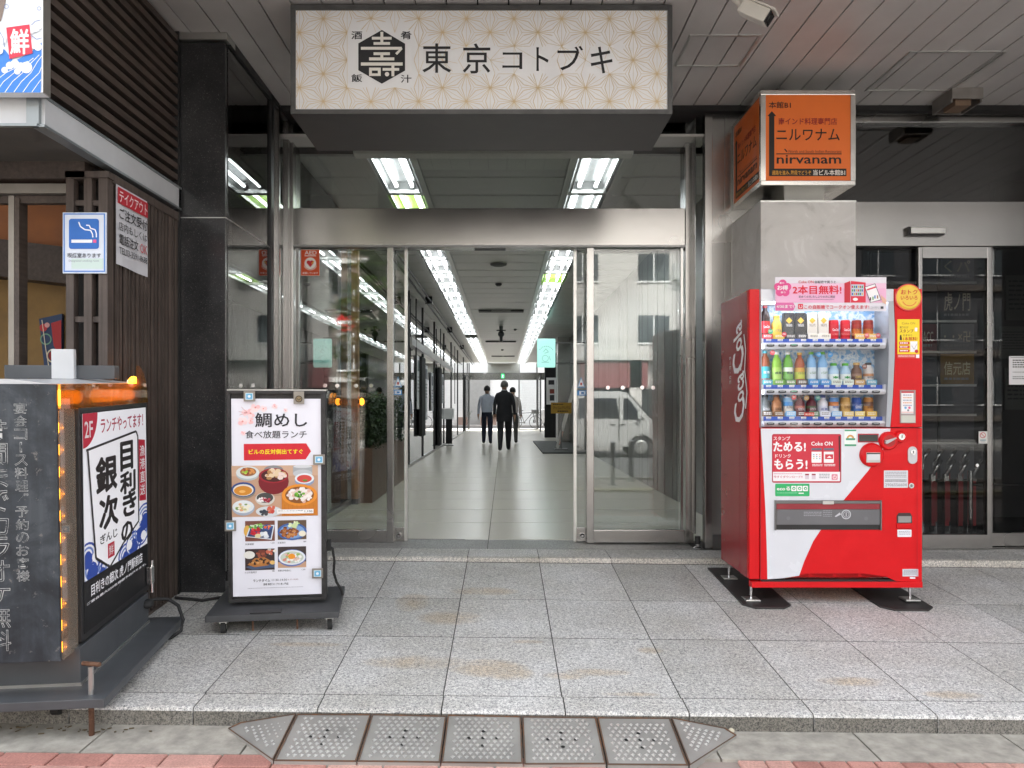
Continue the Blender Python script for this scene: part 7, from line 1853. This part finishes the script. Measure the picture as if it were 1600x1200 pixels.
# ================================================================== PEOPLE WALKING AWAY DOWN THE PASSAGE
SKIN = M('skin', (.42, .24, .16), rough=.5, var=.04)
def person(label, x, y, H, stride, top_mat, leg_mat, hair_mat, jacket, arm_mat, lean=0.0, group='people walking down the passage'):
    s = H / 1.75
    t = thing('person', label, 'person', (x, y, 0), group=group, world=False, rotz=0)
    P = {'pelvis': ((0, 0, .96), .125, .10), 'waist': ((0, .01, 1.10), .125, .095), 'chest': ((0, .015, 1.30), .15, .105), 'neckb': ((0, .0, 1.46), .062, .055),
         'neck': ((0, .02, 1.53), .05, .05), 'head': ((0, .03, 1.61), .075, .088), 'crown': ((0, .022, 1.69), .062, .07)}
    E_ = [('pelvis', 'waist'), ('waist', 'chest'), ('chest', 'neckb'), ('neckb', 'neck'), ('neck', 'head'), ('head', 'crown')]
    for sd, sg in (('l', -1), ('r', 1)):
        f_ = stride * sg
        P[sd + 'sh'] = ((sg * .175, .0, 1.41), .062, .055); P[sd + 'el'] = ((sg * .235, -.05 - f_ * .25, 1.13), .043, .043); P[sd + 'wr'] = ((sg * .255, .02 - f_ * .45, .89), .028, .03); P[sd + 'ha'] = ((sg * .257, .035 - f_ * .5, .82), .018, .034)
        E_ += [('chest', sd + 'sh'), (sd + 'sh', sd + 'el'), (sd + 'el', sd + 'wr'), (sd + 'wr', sd + 'ha')]
        for fi, (fy, ln) in enumerate(((-.030, .075), (-.010, .088), (.012, .085), (.032, .068))):
            P[sd + 'f%d' % fi] = ((sg * .257, .03 - f_ * .5 + fy, .785), .0085, .0085); P[sd + 'g%d' % fi] = ((sg * .25, .035 - f_ * .5 + fy, .785 - ln * .7), .0075, .0075)
            E_ += [(sd + 'ha', sd + 'f%d' % fi), (sd + 'f%d' % fi, sd + 'g%d' % fi)]
        P[sd + 'th'] = ((sg * .245, .075 - f_ * .5, .80), .009, .009); E_ += [(sd + 'ha', sd + 'th')]
        bk = max(0, -f_)
        P[sd + 'hip'] = ((sg * .088, .0, .90), .092, .095); P[sd + 'kn'] = ((sg * .095, f_ * .55 + .03 + bk * .1, .50), .068, .072); P[sd + 'cf'] = ((sg * .097, f_ * .8 - bk * .15, .32), .060, .066); P[sd + 'an'] = ((sg * .1, f_ - bk * .25, .095 + bk * .12), .050, .054)
        P[sd + 'he'] = ((sg * .1, f_ - .04 - bk * .22, .05 + bk * .11), .046, .046); P[sd + 'to'] = ((sg * .11, f_ + .17 - bk * .25, .042), .046, .036)
        E_ += [('pelvis', sd + 'hip'), (sd + 'hip', sd + 'kn'), (sd + 'kn', sd + 'cf'), (sd + 'cf', sd + 'an'), (sd + 'an', sd + 'he'), (sd + 'an', sd + 'to')]
    names_ = list(P); idx = {n: i for i, n in enumerate(names_)}
    me = bpy.data.meshes.new('body'); me.from_pydata([Vector(P[n][0]) * s for n in names_], [(idx[a], idx[b]) for a, b in E_], [])
    tmp = bpy.data.objects.new('body_tmp', me); COL.objects.link(tmp)
    md = tmp.modifiers.new('skin', 'SKIN'); md.branch_smoothing = .4
    for i, n in enumerate(names_):
        v = me.skin_vertices[0].data[i]; v.radius = (P[n][1] * s * 1.12, P[n][2] * s * 1.12); v.use_root = (n == 'pelvis')
    tmp.modifiers.new('sub', 'SUBSURF').levels = 2; tmp.modifiers['sub'].render_levels = 2
    dg = bpy.context.evaluated_depsgraph_get(); out = bpy.data.meshes.new_from_object(tmp.evaluated_get(dg)); out.name = 'body'
    bpy.data.objects.remove(tmp)
    out.materials.clear()
    shoe = M('shoe_black', (.012, .012, .012), rough=.65)
    for m_ in (SKIN, top_mat, leg_mat, shoe, arm_mat): out.materials.append(m_)
    for p in out.polygons:
        c = p.center / s; r_ = math.hypot(c.x, 0)
        if c.z > 1.475: k = 0
        elif c.z < .085 : k = 3
        elif abs(c.x) > .19 and c.z < .90: k = 0
        elif abs(c.x) > .185: k = 4
        elif c.z > 1.0: k = 1
        else: k = 2
        p.material_index = k; p.use_smooth = True
    link_obj('body', out, t)
    # ears, hair
    for sg in (-1, 1): MB(SKIN).ball((sg * .083 * s, .02 * s, 1.605 * s), .026 * s, 8, 6, (.45, .8, 1.2)).build('ear', t, smooth=60)
    hb = MB(hair_mat); n, m_ = 16, 9; V_ = []; F_ = []
    for j in range(m_):
        ph = j / (m_ - 1) * 1.95
        for i in range(n):
            a = 2 * math.pi * i / n; fr_ = max(0, math.sin(a)); ph2 = ph * (1 - .38 * fr_)
            rr_ = 1.0 + rnd.uniform(-.02, .02)
            V_.append(((.096 * rr_) * math.sin(ph2) * math.cos(a) * s, (.012 + .112 * rr_ * math.sin(ph2) * math.sin(a)) * s, (1.628 + .118 * rr_ * math.cos(ph2)) * s))
    for j in range(m_ - 1):
        for i in range(n): F_.append((j * n + i, j * n + (i + 1) % n, (j + 1) * n + (i + 1) % n, (j + 1) * n + i))
    hb.add(V_, F_); hb.build('hair', t, smooth=80)
    # upper garment following the body
    if jacket: prof = [(.73, .195, .14, .0), (.80, .20, .145, .0), (.95, .195, .142, .0), (1.12, .178, .13, .01), (1.28, .205, .14, .012), (1.38, .21, .125, .01), (1.435, .17, .10, .0), (1.475, .085, .075, .005), (1.50, .07, .066, .012)]
    else: prof = [(.95, .158, .128, .0), (1.0, .168, .134, .0), (1.08, .165, .128, .005), (1.25, .185, .135, .012), (1.37, .192, .12, .01), (1.43, .15, .092, .0), (1.47, .072, .068, .01), (1.495, .065, .062, .014)]
    g = MB(top_mat); n = 22; V_ = []; F_ = []
    for j, (z, rx, ry, oy) in enumerate(prof):
        for i in range(n):
            a = 2 * math.pi * i / n; w_ = 1 + .018 * math.sin(a * 5 + j * 2.1)
            V_.append((rx * w_ * s * math.copysign(abs(math.cos(a)) ** .8, math.cos(a)), (oy + ry * w_ * math.copysign(abs(math.sin(a)) ** .85, math.sin(a))) * s, z * s))
    for j in range(len(prof) - 1):
        for i in range(n): F_.append((j * n + i, j * n + (i + 1) % n, (j + 1) * n + (i + 1) % n, (j + 1) * n + i))
    g.add(V_, F_); g.build('jacket' if jacket else 'shirt', t, smooth=70)
    if jacket: MB(M('shirt_collar', (.7, .7, .72))).lathe([(.060 * s, 1.485 * s), (.064 * s, 1.515 * s)], 0, .016 * s, 0, 18, 1, 1).build('collar', t, smooth=60)
    else: MB(M('belt_black', (.02, .02, .02))).lathe([(.158 * s, .955 * s), (.160 * s, .985 * s)], 0, 0, 0, 22, 1, .80).build('belt', t, smooth=60)
    return t
BLK = M('suit_black', (.016, .016, .019), rough=.8); NAVY = M('trousers_navy', (.012, .016, .035), rough=.8); GREYT = M('trousers_grey', (.10, .095, .085), rough=.85)
SHIRTB = M('shirt_pale_blue', (.42, .45, .52), rough=.8, var=.08, vscale=14); SHIRTW = M('shirt_cream', (.55, .50, .47), rough=.8, var=.08)
HAIRG = M('hair_grey', (.13, .12, .11), rough=.6, var=.3, vscale=60); HAIRD = M('hair_dark', (.015, .013, .012), rough=.5, var=.2)
person('person in a black suit with grey hair walking away in the middle of the passage', PX(788, 18.9), 18.9, 1.75, .19, BLK, BLK, HAIRG, True, BLK)
person('person in a pale blue shirt and navy trousers walking away beside the black suit', PX(761, 22.5), 22.5, 1.73, -.15, SHIRTB, NAVY, HAIRD, False, SHIRTB)
person('person in a cream shirt and grey trousers half hidden behind the black suit', PX(801, 22.8), 22.8, 1.69, .08, SHIRTW, GREYT, HAIRD, False, SHIRTW)
# ================================================================== STREETS AT BOTH ENDS
def van(label, loc, rotz, paint, length=4.7, height=1.95, width=1.70):
    t = thing('van', label, 'van', loc, rotz, world=False)
    h = length / 2
    side = [(-h, .34), (-h, .95), (-h + .06, 1.25), (-h + .20, height - .10), (-h + .34, height), (h - 1.55, height), (h - 1.30, height - .05), (h - .62, 1.14), (h - .16, 1.0), (h - .04, .80), (h, .55), (h - .02, .34),
            (h - .55, .34)]
    def arch(cx, r=.36): return [(cx + r * math.cos(R(a)), .32 + r * math.sin(R(a))) for a in range(0, 181, 20)]
    fw_, rw_ = h - .90, -h + 1.05
    pts = side[:12] + arch(fw_) + arch(rw_)
    mb = MB(paint); mb.prism(pts, 'y', -width / 2, width / 2); mb.build('body', t, bevel=.035, smooth=35)
    GLZ = M('van_glass', (.03, .035, .04), rough=.06, spec=.8, var=0); TRIM = M('van_trim', (.03, .03, .03), rough=.6)
    def wins(sg):
        y0, y1 = (width / 2 + .001, width / 2 + .012) if sg > 0 else (-width / 2 - .012, -width / 2 - .001)
        for w in ([(h - 1.42, 1.13), (h - .80, 1.13), (h - 1.28, height - .20), (h - 1.42, height - .20)], [(h - 2.75, 1.16), (h - 1.55, 1.16), (h - 1.62, height - .20), (h - 2.70, height - .20)], [(-h + .32, 1.18), (h - 2.90, 1.16), (h - 2.86, height - .20), (-h + .42, height - .20)]):
            o_ = MB(GLZ).prism(w, 'y', y0, y1).build('side_window', t)
        MB(TRIM).box(h - 1.56, h - 1.53, y0, y1, .5, height - .18).build('door_seam', t); MB(TRIM).box(h - 2.83, h - 2.81, y0, y1, .45, height - .18).build('door_seam', t); MB(TRIM).box(-h + .2, h - 2.9, y0, y1, 1.02, 1.04).build('rail', t)
        for hx_ in (h - 1.45, h - 1.72): MB(CHROME).box(hx_ - .07, hx_ + .07, y0 - .01 * (sg < 0), y1 + .01 * (sg > 0), .97, 1.0).build('handle', t)
    wins(1); wins(-1)
    MB(GLZ).add([(h - 1.28, -width / 2 + .1, height - .085), (h - 1.28, width / 2 - .1, height - .085), (h - .61, width / 2 - .06, 1.155), (h - .61, -width / 2 + .06, 1.155), (h - 1.24, -width / 2 + .1, height - .065), (h - 1.24, width / 2 - .1, height - .065), (h - .56, width / 2 - .06, 1.165), (h - .56, -width / 2 + .06, 1.165)],
                [(0, 1, 2, 3), (4, 5, 6, 7), (0, 1, 5, 4), (1, 2, 6, 5), (2, 3, 7, 6), (3, 0, 4, 7)]).build('windscreen', t)
    MB(GLZ).box(-h - .004, -h + .05, -width / 2 + .15, width / 2 - .15, 1.2, 1.65).build('rear_window', t)
    for sg in (-1, 1):
        for cx in (fw_, rw_):
            y0 = sg * (width / 2 - .20); y1 = sg * (width / 2 - .015)
            w = MB(RUBBER).cyl((cx, y0, .32), (cx, y1, .32), .32, n=28).build('wheel', t, smooth=40)
            MB(ALU).cyl((cx, y1, .32), (cx, y1 + sg * .012, .32), .20, .16, 24).build('rim', w)
        MB(M('headlamp', (.7, .7, .7), rough=.1)).box(h - .12, h + .008, sg * .62 - .16, sg * .62 + .16, .70, .90).build('headlight', t); MB(M('tail_red', (.4, .02, .02), rough=.2)).box(-h - .012, -h + .03, sg * .76 - .06, sg * .76 + .06, .8, 1.25).build('tail_light', t)
        MB(paint).box(h - 1.02, h - .90, sg * (width / 2 + .09) - .07, sg * (width / 2 + .09) + .07, 1.14, 1.36).build('mirror', t, bevel=.02)
    MB(TRIM).box(h - .10, h + .015, -width / 2 + .1, width / 2 - .1, .36, .52).build('front_bumper', t)
    return t
SILVER = M('van_silver', (.50, .50, .50), rough=.28, metal=.35, var=.03, coat=.5); WVAN = M('van_white', (.46, .46, .45), rough=.3, var=.03, coat=.5)
van('white van on the street, seen mirrored in the entrance glass', (2.55, -10.9, -.40), 0, WVAN)
van('silver van parked beyond the far doors', (4.0, 43.2, -.15), R(180), SILVER)
# road surface markings, far kerb, pavement across the street
struct(MB(CONCRETE).box(-60, 60, -2.5, -2.2, -.42, -.25).build('street_kerb'))
struct(MB(M('road_line', (.7, .7, .68), rough=.8)).box(-60, 60, -3.1, -2.98, -.402, -.396).build('road_marking'))
struct(MB(M('far_pavement_stone', (.36, .35, .33), rough=.9, var=.15)).box(-60, 60, -20, -14.0, -.45, -.26).build('opposite_pavement'))
tac = MB(M('tactile_yellow', (.42, .36, .20), rough=.85)); tac = struct(tac.box(-30, 30, -.35, -.05, -.3, -.27 + .02).build('tactile_strip'))
# bollards
for i, (x, y) in enumerate(((1.92, -1.2), (2.36, -1.9), (-2.4, -1.4))):
    t = thing('bollard', ['steel bollard nearest the camera side of the pavement, mirrored in the glass', 'steel bollard beside the road, mirrored in the glass', 'steel bollard by the street tree'][i], 'bollard', (x, y, pz(x, y)), world=False, group='pavement bollards')
    MB(STEEL_D).cyl((0, 0, 0), (0, 0, .74), .045, n=16).build('post', t, smooth=40); MB(CHROME).ball((0, 0, .745), .047, 14, 8, (1, 1, .5)).build('cap', t, smooth=60); MB(STEEL_D).cyl((0, 0, -.005), (0, 0, .012), .085, n=20).build('base', t)
t = thing('guard_rail', 'low pipe guard rail at the edge of the road, mirrored in the glass', 'guard rail', (4.2, -2.0, -.3))
for x in (3.0, 4.4, 5.8, 7.2): MB(WHITE).cyl((x, -2.0, -.32), (x, -2.0, .45), .035).build('post', t)
for z in (.05, .40): MB(WHITE).cyl((3.0, -2.0, z), (7.2, -2.0, z), .025).build('rail', t)
# opposite building
ob = thing('opposite_building', 'pale office building across the street, mirrored in the entrance glass', 'building', (5, -20, -.3))
PALE = M('pale_facade', (.54, .52, .495), rough=.8, var=.08, vscale=.6)
MB(PALE).box(-1.5, 11.5, -34, -20, -.3, 13.5).build('wall', ob)
gm = MB(M('window_dark', (.05, .06, .065), rough=.08, var=0)).box(-.65, .65, -.03, .02, 0, 1.15).mesh('window')
fm_ = MB(WHITE).box(-.7, .7, -.02, .04, -.06, 0).box(-.025, .025, -.02, .045, 0, 1.15).mesh('window_frame')
acm = MB(M('ac_unit', (.6, .6, .58), rough=.6)).box(-.4, .4, 0, .35, -.75, -.1).mesh('ac_unit')
for r_ in range(4):
    for k in range(4):
        x = .3 + 3.0 * k; z = 3.8 + 2.6 * r_
        w_ = link_obj('window', gm, ob, loc=(x, -19.98, z)); f_ = link_obj('window_frame', fm_, w_)
        if (k + r_) % 3 == 0: link_obj('ac_unit', acm, ob, loc=(x + 1.2, -19.99, z + .8))
MB(M('shop_band', (.22, .08, .08), rough=.6)).box(3.2, 6.0, -20.0, -19.7, 1.9, 3.0).build('awning', ob)
MB(M('shop_dark', (.05, .06, .06), rough=.15)).box(-1.4, 11.4, -20.0, -19.9, -.2, 1.85).build('ground_floor_glazing', ob)
MB(PALE).box(-1.5, 11.5, -20.0, -19.6, 3.05, 3.3).build('ledge', ob)
for x in (0, 5.5, 11): MB(PALE).box(x - .25, x + .25, -20, -19.7, -.25, 3.0).build('pier', ob)
nb = thing('brown_building', 'dark brown tiled building across the street, mirrored in the left pane', 'building', (-14, -19.5, -.3))
BRN = M('brown_tile_facade', (.15, .125, .105), rough=.6, var=.15, vscale=1.5)
MB(BRN).box(-26, -1.6, -19.55, -18.8, -.3, 12.0).build('wall', nb)
for r_ in range(4):
    for k in range(8):
        w_ = link_obj('window', gm, nb, loc=(-23.5 + 2.9 * k, -18.78, 2.6 + 2.4 * r_)); link_obj('window_frame', fm_, w_)
    MB(PALE).box(-26, -1.6, -18.8, -18.6, 2.1 + 2.4 * r_, 2.3 + 2.4 * r_).build('band', nb)
gb = thing('grey_building', 'dark grey glazed office building across the street beside the pale one', 'building', (19, -20, -.3))
MB(M('grey_metal_facade', (.10, .10, .105), rough=.5, var=.15, vscale=1.2)).box(11.7, 34, -32, -20, -.3, 16).build('wall', gb)
for r_ in range(4):
    for k in range(6):
        w_ = link_obj('window', gm, gb, loc=(13.2 + 2.4 * k, -19.97, 1.2 + 2.7 * r_)); link_obj('window_frame', fm_, w_)
    MB(BRN).box(11.7, 34, -20.0, -19.8, .5 + 2.7 * r_, .75 + 2.7 * r_).build('band', gb)
# street tree
tr_ = thing('street_tree', 'leafy palm-like street tree on the pavement, mirrored in the left pane', 'tree', (-2.3, -2.0, -.3))
bx_, by_ = -2.3, -2.0
MB(M('bark', (.10, .075, .055), rough=.9, bump=.5, bscale=30)).tube([(bx_, by_, -.3), (bx_ + .02, by_, .6), (bx_ - .03, by_ + .03, 1.5), (bx_, by_, 2.4), (bx_ + .05, by_, 3.3)], [.13, .11, .1, .085, .04], 10).build('trunk', tr_, smooth=50)
limb = MB(MATS['bark'])
for k in range(7):
    a = k * .9; limb.tube([(bx_, by_, 1.7 + .22 * k), (bx_ + .4 * math.cos(a), by_ + .4 * math.sin(a), 2.0 + .25 * k), (bx_ + .85 * math.cos(a), by_ + .85 * math.sin(a), 2.2 + .26 * k)], [.04, .028, .012], 6)
limb.build('limbs', tr_)
LEAF, lnt, LL, lb_, lpos = base_mat('street_leaf')
lnz = noise(lnt, lpos, 3, 4); lr_ = ramp(lnt, [(.3, (.06, .12, .025)), (.7, (.16, .24, .05))]); LL.new(lnz, lr_.inputs[0]); LL.new(lr_.outputs[0], lb_.inputs['Base Color'])
tl_ = node(lnt, 'ShaderNodeBsdfTranslucent'); LL.new(lr_.outputs[0], tl_.inputs[0]); mx_s = node(lnt, 'ShaderNodeMixShader'); mx_s.inputs[0].default_value = .45
LL.new(lb_.outputs[0], mx_s.inputs[1]); LL.new(tl_.outputs[0], mx_s.inputs[2]); LL.new(mx_s.outputs[0], lnt.nodes['Material Output'].inputs['Surface'])
mb = MB(LEAF); rnd = random.Random(5)
for i in range(430):
    a = rnd.uniform(0, 6.28); zc = rnd.uniform(1.2, 4.3); rr_ = rnd.uniform(.1, .85) * (1.05 - abs(zc - 2.6) * .35); c = Vector((bx_ + rr_ * math.cos(a), by_ + rr_ * math.sin(a), zc))
    d0 = Vector((math.cos(a), math.sin(a), rnd.uniform(-.4, .5))).normalized()
    for j in range(16):                         # a fan of narrow leaflets
        q = Matrix.Rotation(R(-80 + 160 * j / 15), 3, Vector((rnd.uniform(-.3, .3), rnd.uniform(-.3, .3), 1)).normalized()); d_ = (q @ d0); L_ = rnd.uniform(.18, .34); sd_ = d_.cross(Vector((0, 0, 1))).normalized() * .019
        tip = c + d_ * L_ + Vector((0, 0, -.09 * rnd.random())); mid = c + d_ * L_ * .5
        mb.add([c, mid + sd_, tip, mid - sd_], [(0, 1, 2, 3)])
mb.build('crown', tr_)
ne = thing('no_entry_sign', 'round red no entry road sign on a pole, mirrored in the left pane', 'road sign', (-3.9, -6.2, -.4))
nx_, ny_ = PX(541, 18.66), -6.2; nzc = PZ(504, 18.66)
MB(M('galv_pole', (.45, .45, .45), rough=.5, metal=.6)).cyl((nx_ + .05, ny_ - .05, -.4), (nx_ + .05, ny_ - .05, nzc + .35), .035).build('pole', ne)
mb = MB(M('sign_red', (.55, .015, .02), rough=.4)); mb.cyl((nx_, ny_, nzc), (nx_, ny_ + .012, nzc), .225, n=32); mb.build('disc', ne)
MB(ink('e8e8e8')).box(nx_ - .17, nx_ + .17, ny_ + .0125, ny_ + .016, nzc - .04, nzc + .04).build('bar', ne)
MB(ink('dcdcdc')).box(nx_ - .22, nx_ + .22, ny_, ny_ + .01, nzc - .36, nzc - .27).build('supplementary_plate', ne)

# ------------------------------------------------------------------ beyond the far doors
struct(MB(M('far_paving', (.40, .39, .37), rough=.9, var=.1)).box(-25, 25, YE + .41, 40.3, -.4, -.03).build('far_pavement'))
struct(MB(ASPHALT).box(-40, 40, 40.3, 47, -.5, -.15).build('far_road'))
struct(MB(M('far_paving_b', (.36, .34, .32), rough=.9, var=.1)).box(-40, 40, 47, 49, -.5, -.04).build('far_footway'))
fb = thing('far_building', 'white clad building with a grey shutter across the far street', 'building', (0, 49, 0))
MB(M('white_siding', (.78, .78, .77), rough=.6, var=.04)).box(-14, 14, 49, 56, -.1, 9).build('wall', fb)
for k in range(26): MB(WHITE).box(-1.2, 2.4, 48.96, 48.999, .1 + k * .16, .22 + k * .16).build('siding_board', fb)
MB(M('shutter_grey', (.30, .30, .29), rough=.5)).box(-2.35, -.9, 48.9, 48.999, -.04, 3.0).build('shutter', fb)
MB(M('glass_blue', (.30, .36, .42), rough=.1)).box(-4.4, -2.8, 48.92, 48.999, .9, 3.2).build('window', fb); MB(WHITE).box(-3.65, -3.55, 48.90, 48.92, .9, 3.2).build('window_bar', fb)
MB(M('step_brick', (.34, .24, .20), rough=.8)).box(-1.5, -.5, 48.3, 48.89, -.04, .45).build('steps', fb)
bl = thing('planter_pot', 'white pot with a shrub by the far building', 'planter', (-2.4, 47.8, -.04)); MB(WHITE).lathe([(.16, 0), (.22, .55), (.18, .56)], -2.4, 47.8, -.04, 14).build('pot', bl); 
mb = MB(LEAFD); rnd = random.Random(2)
for i in range(180):
    c = Vector((-2.4 + rnd.gauss(0, .15), 47.8 + rnd.gauss(0, .15), .75 + rnd.gauss(0, .18))); s = .05; q = Matrix.Rotation(rnd.uniform(0, 6), 3, 'Z') @ Matrix.Rotation(rnd.uniform(-1, 1), 3, 'X'); mb.add([c + q @ Vector((0, -s, 0)), c + q @ Vector((s, 0, 0)), c + q @ Vector((0, s, 0)), c + q @ Vector((-s, 0, 0))], [(0, 1, 2, 3)])
mb.build('shrub', bl)
bk = thing('bicycle', 'black bicycle parked outside the far doors', 'bicycle', (1.1, 39.6, -.03), world=False)
def ringm(cx, r): return [(cx + r * math.cos(R(a)), 0, .34 + r * math.sin(R(a))) for a in range(0, 361, 15)]
for cx in (-.52, .52):
    w = MB(RUBBER).tube(ringm(cx, .325), .018, 6).build('wheel', bk); sp = MB(CHROME)
    for a in range(0, 180, 18): sp.cyl((cx + .31 * math.cos(R(a)), 0, .34 + .31 * math.sin(R(a))), (cx - .31 * math.cos(R(a)), 0, .34 - .31 * math.sin(R(a))), .002, n=4)
    sp.build('spokes', w)
fr = MB(BLACK); A, B_, C_, D_ = (-.52, 0, .34), (-.08, 0, .32), (-.22, 0, .80), (.36, 0, .84)
for p, q in ((A, B_), (A, C_), (B_, C_), (B_, D_), (C_, D_), (D_, (.52, 0, .34)), (C_, (-.25, 0, .92)), (D_, (.33, 0, 1.0))): fr.cyl(p, q, .016, n=8)
fr.build('frame', bk); MB(BLACK).box(-.38, -.12, -.07, .07, .92, .96).build('saddle', bk, bevel=.015); MB(CHROME).tube([(.22, -.26, 1.02), (.33, -.1, 1.02), (.33, .1, 1.02), (.22, .26, 1.02)], .012).build('handlebar', bk); MB(CHROME).cyl((-.08, -.09, .32), (-.08, .09, .32), .06, n=14).build('crank', bk)
MB(STEEL_D).box(.30, .62, -.15, .15, .78, .98).build('basket', bk)

# litter caught under the light box at the kerb
rnd = random.Random(9); mb = MB(M('dry_litter', (.16, .12, .07), rough=.9, var=.4, vscale=40))
for i in range(46):
    x = rnd.uniform(-2.35, -1.45); y = 3.19 - abs(rnd.gauss(0, .035)); z = pz(x, y) + .007; a = rnd.uniform(0, 3.14); l = rnd.uniform(.006, .03)
    mb.obox((x, y, z), (l, rnd.uniform(.002, .008), .003), Matrix.Rotation(a, 3, 'Z'))
lt_ = mb.build('litter'); lt_['kind'] = 'stuff'; tag(lt_, 'dry twigs and leaf litter along the step under the light box', 'litter')
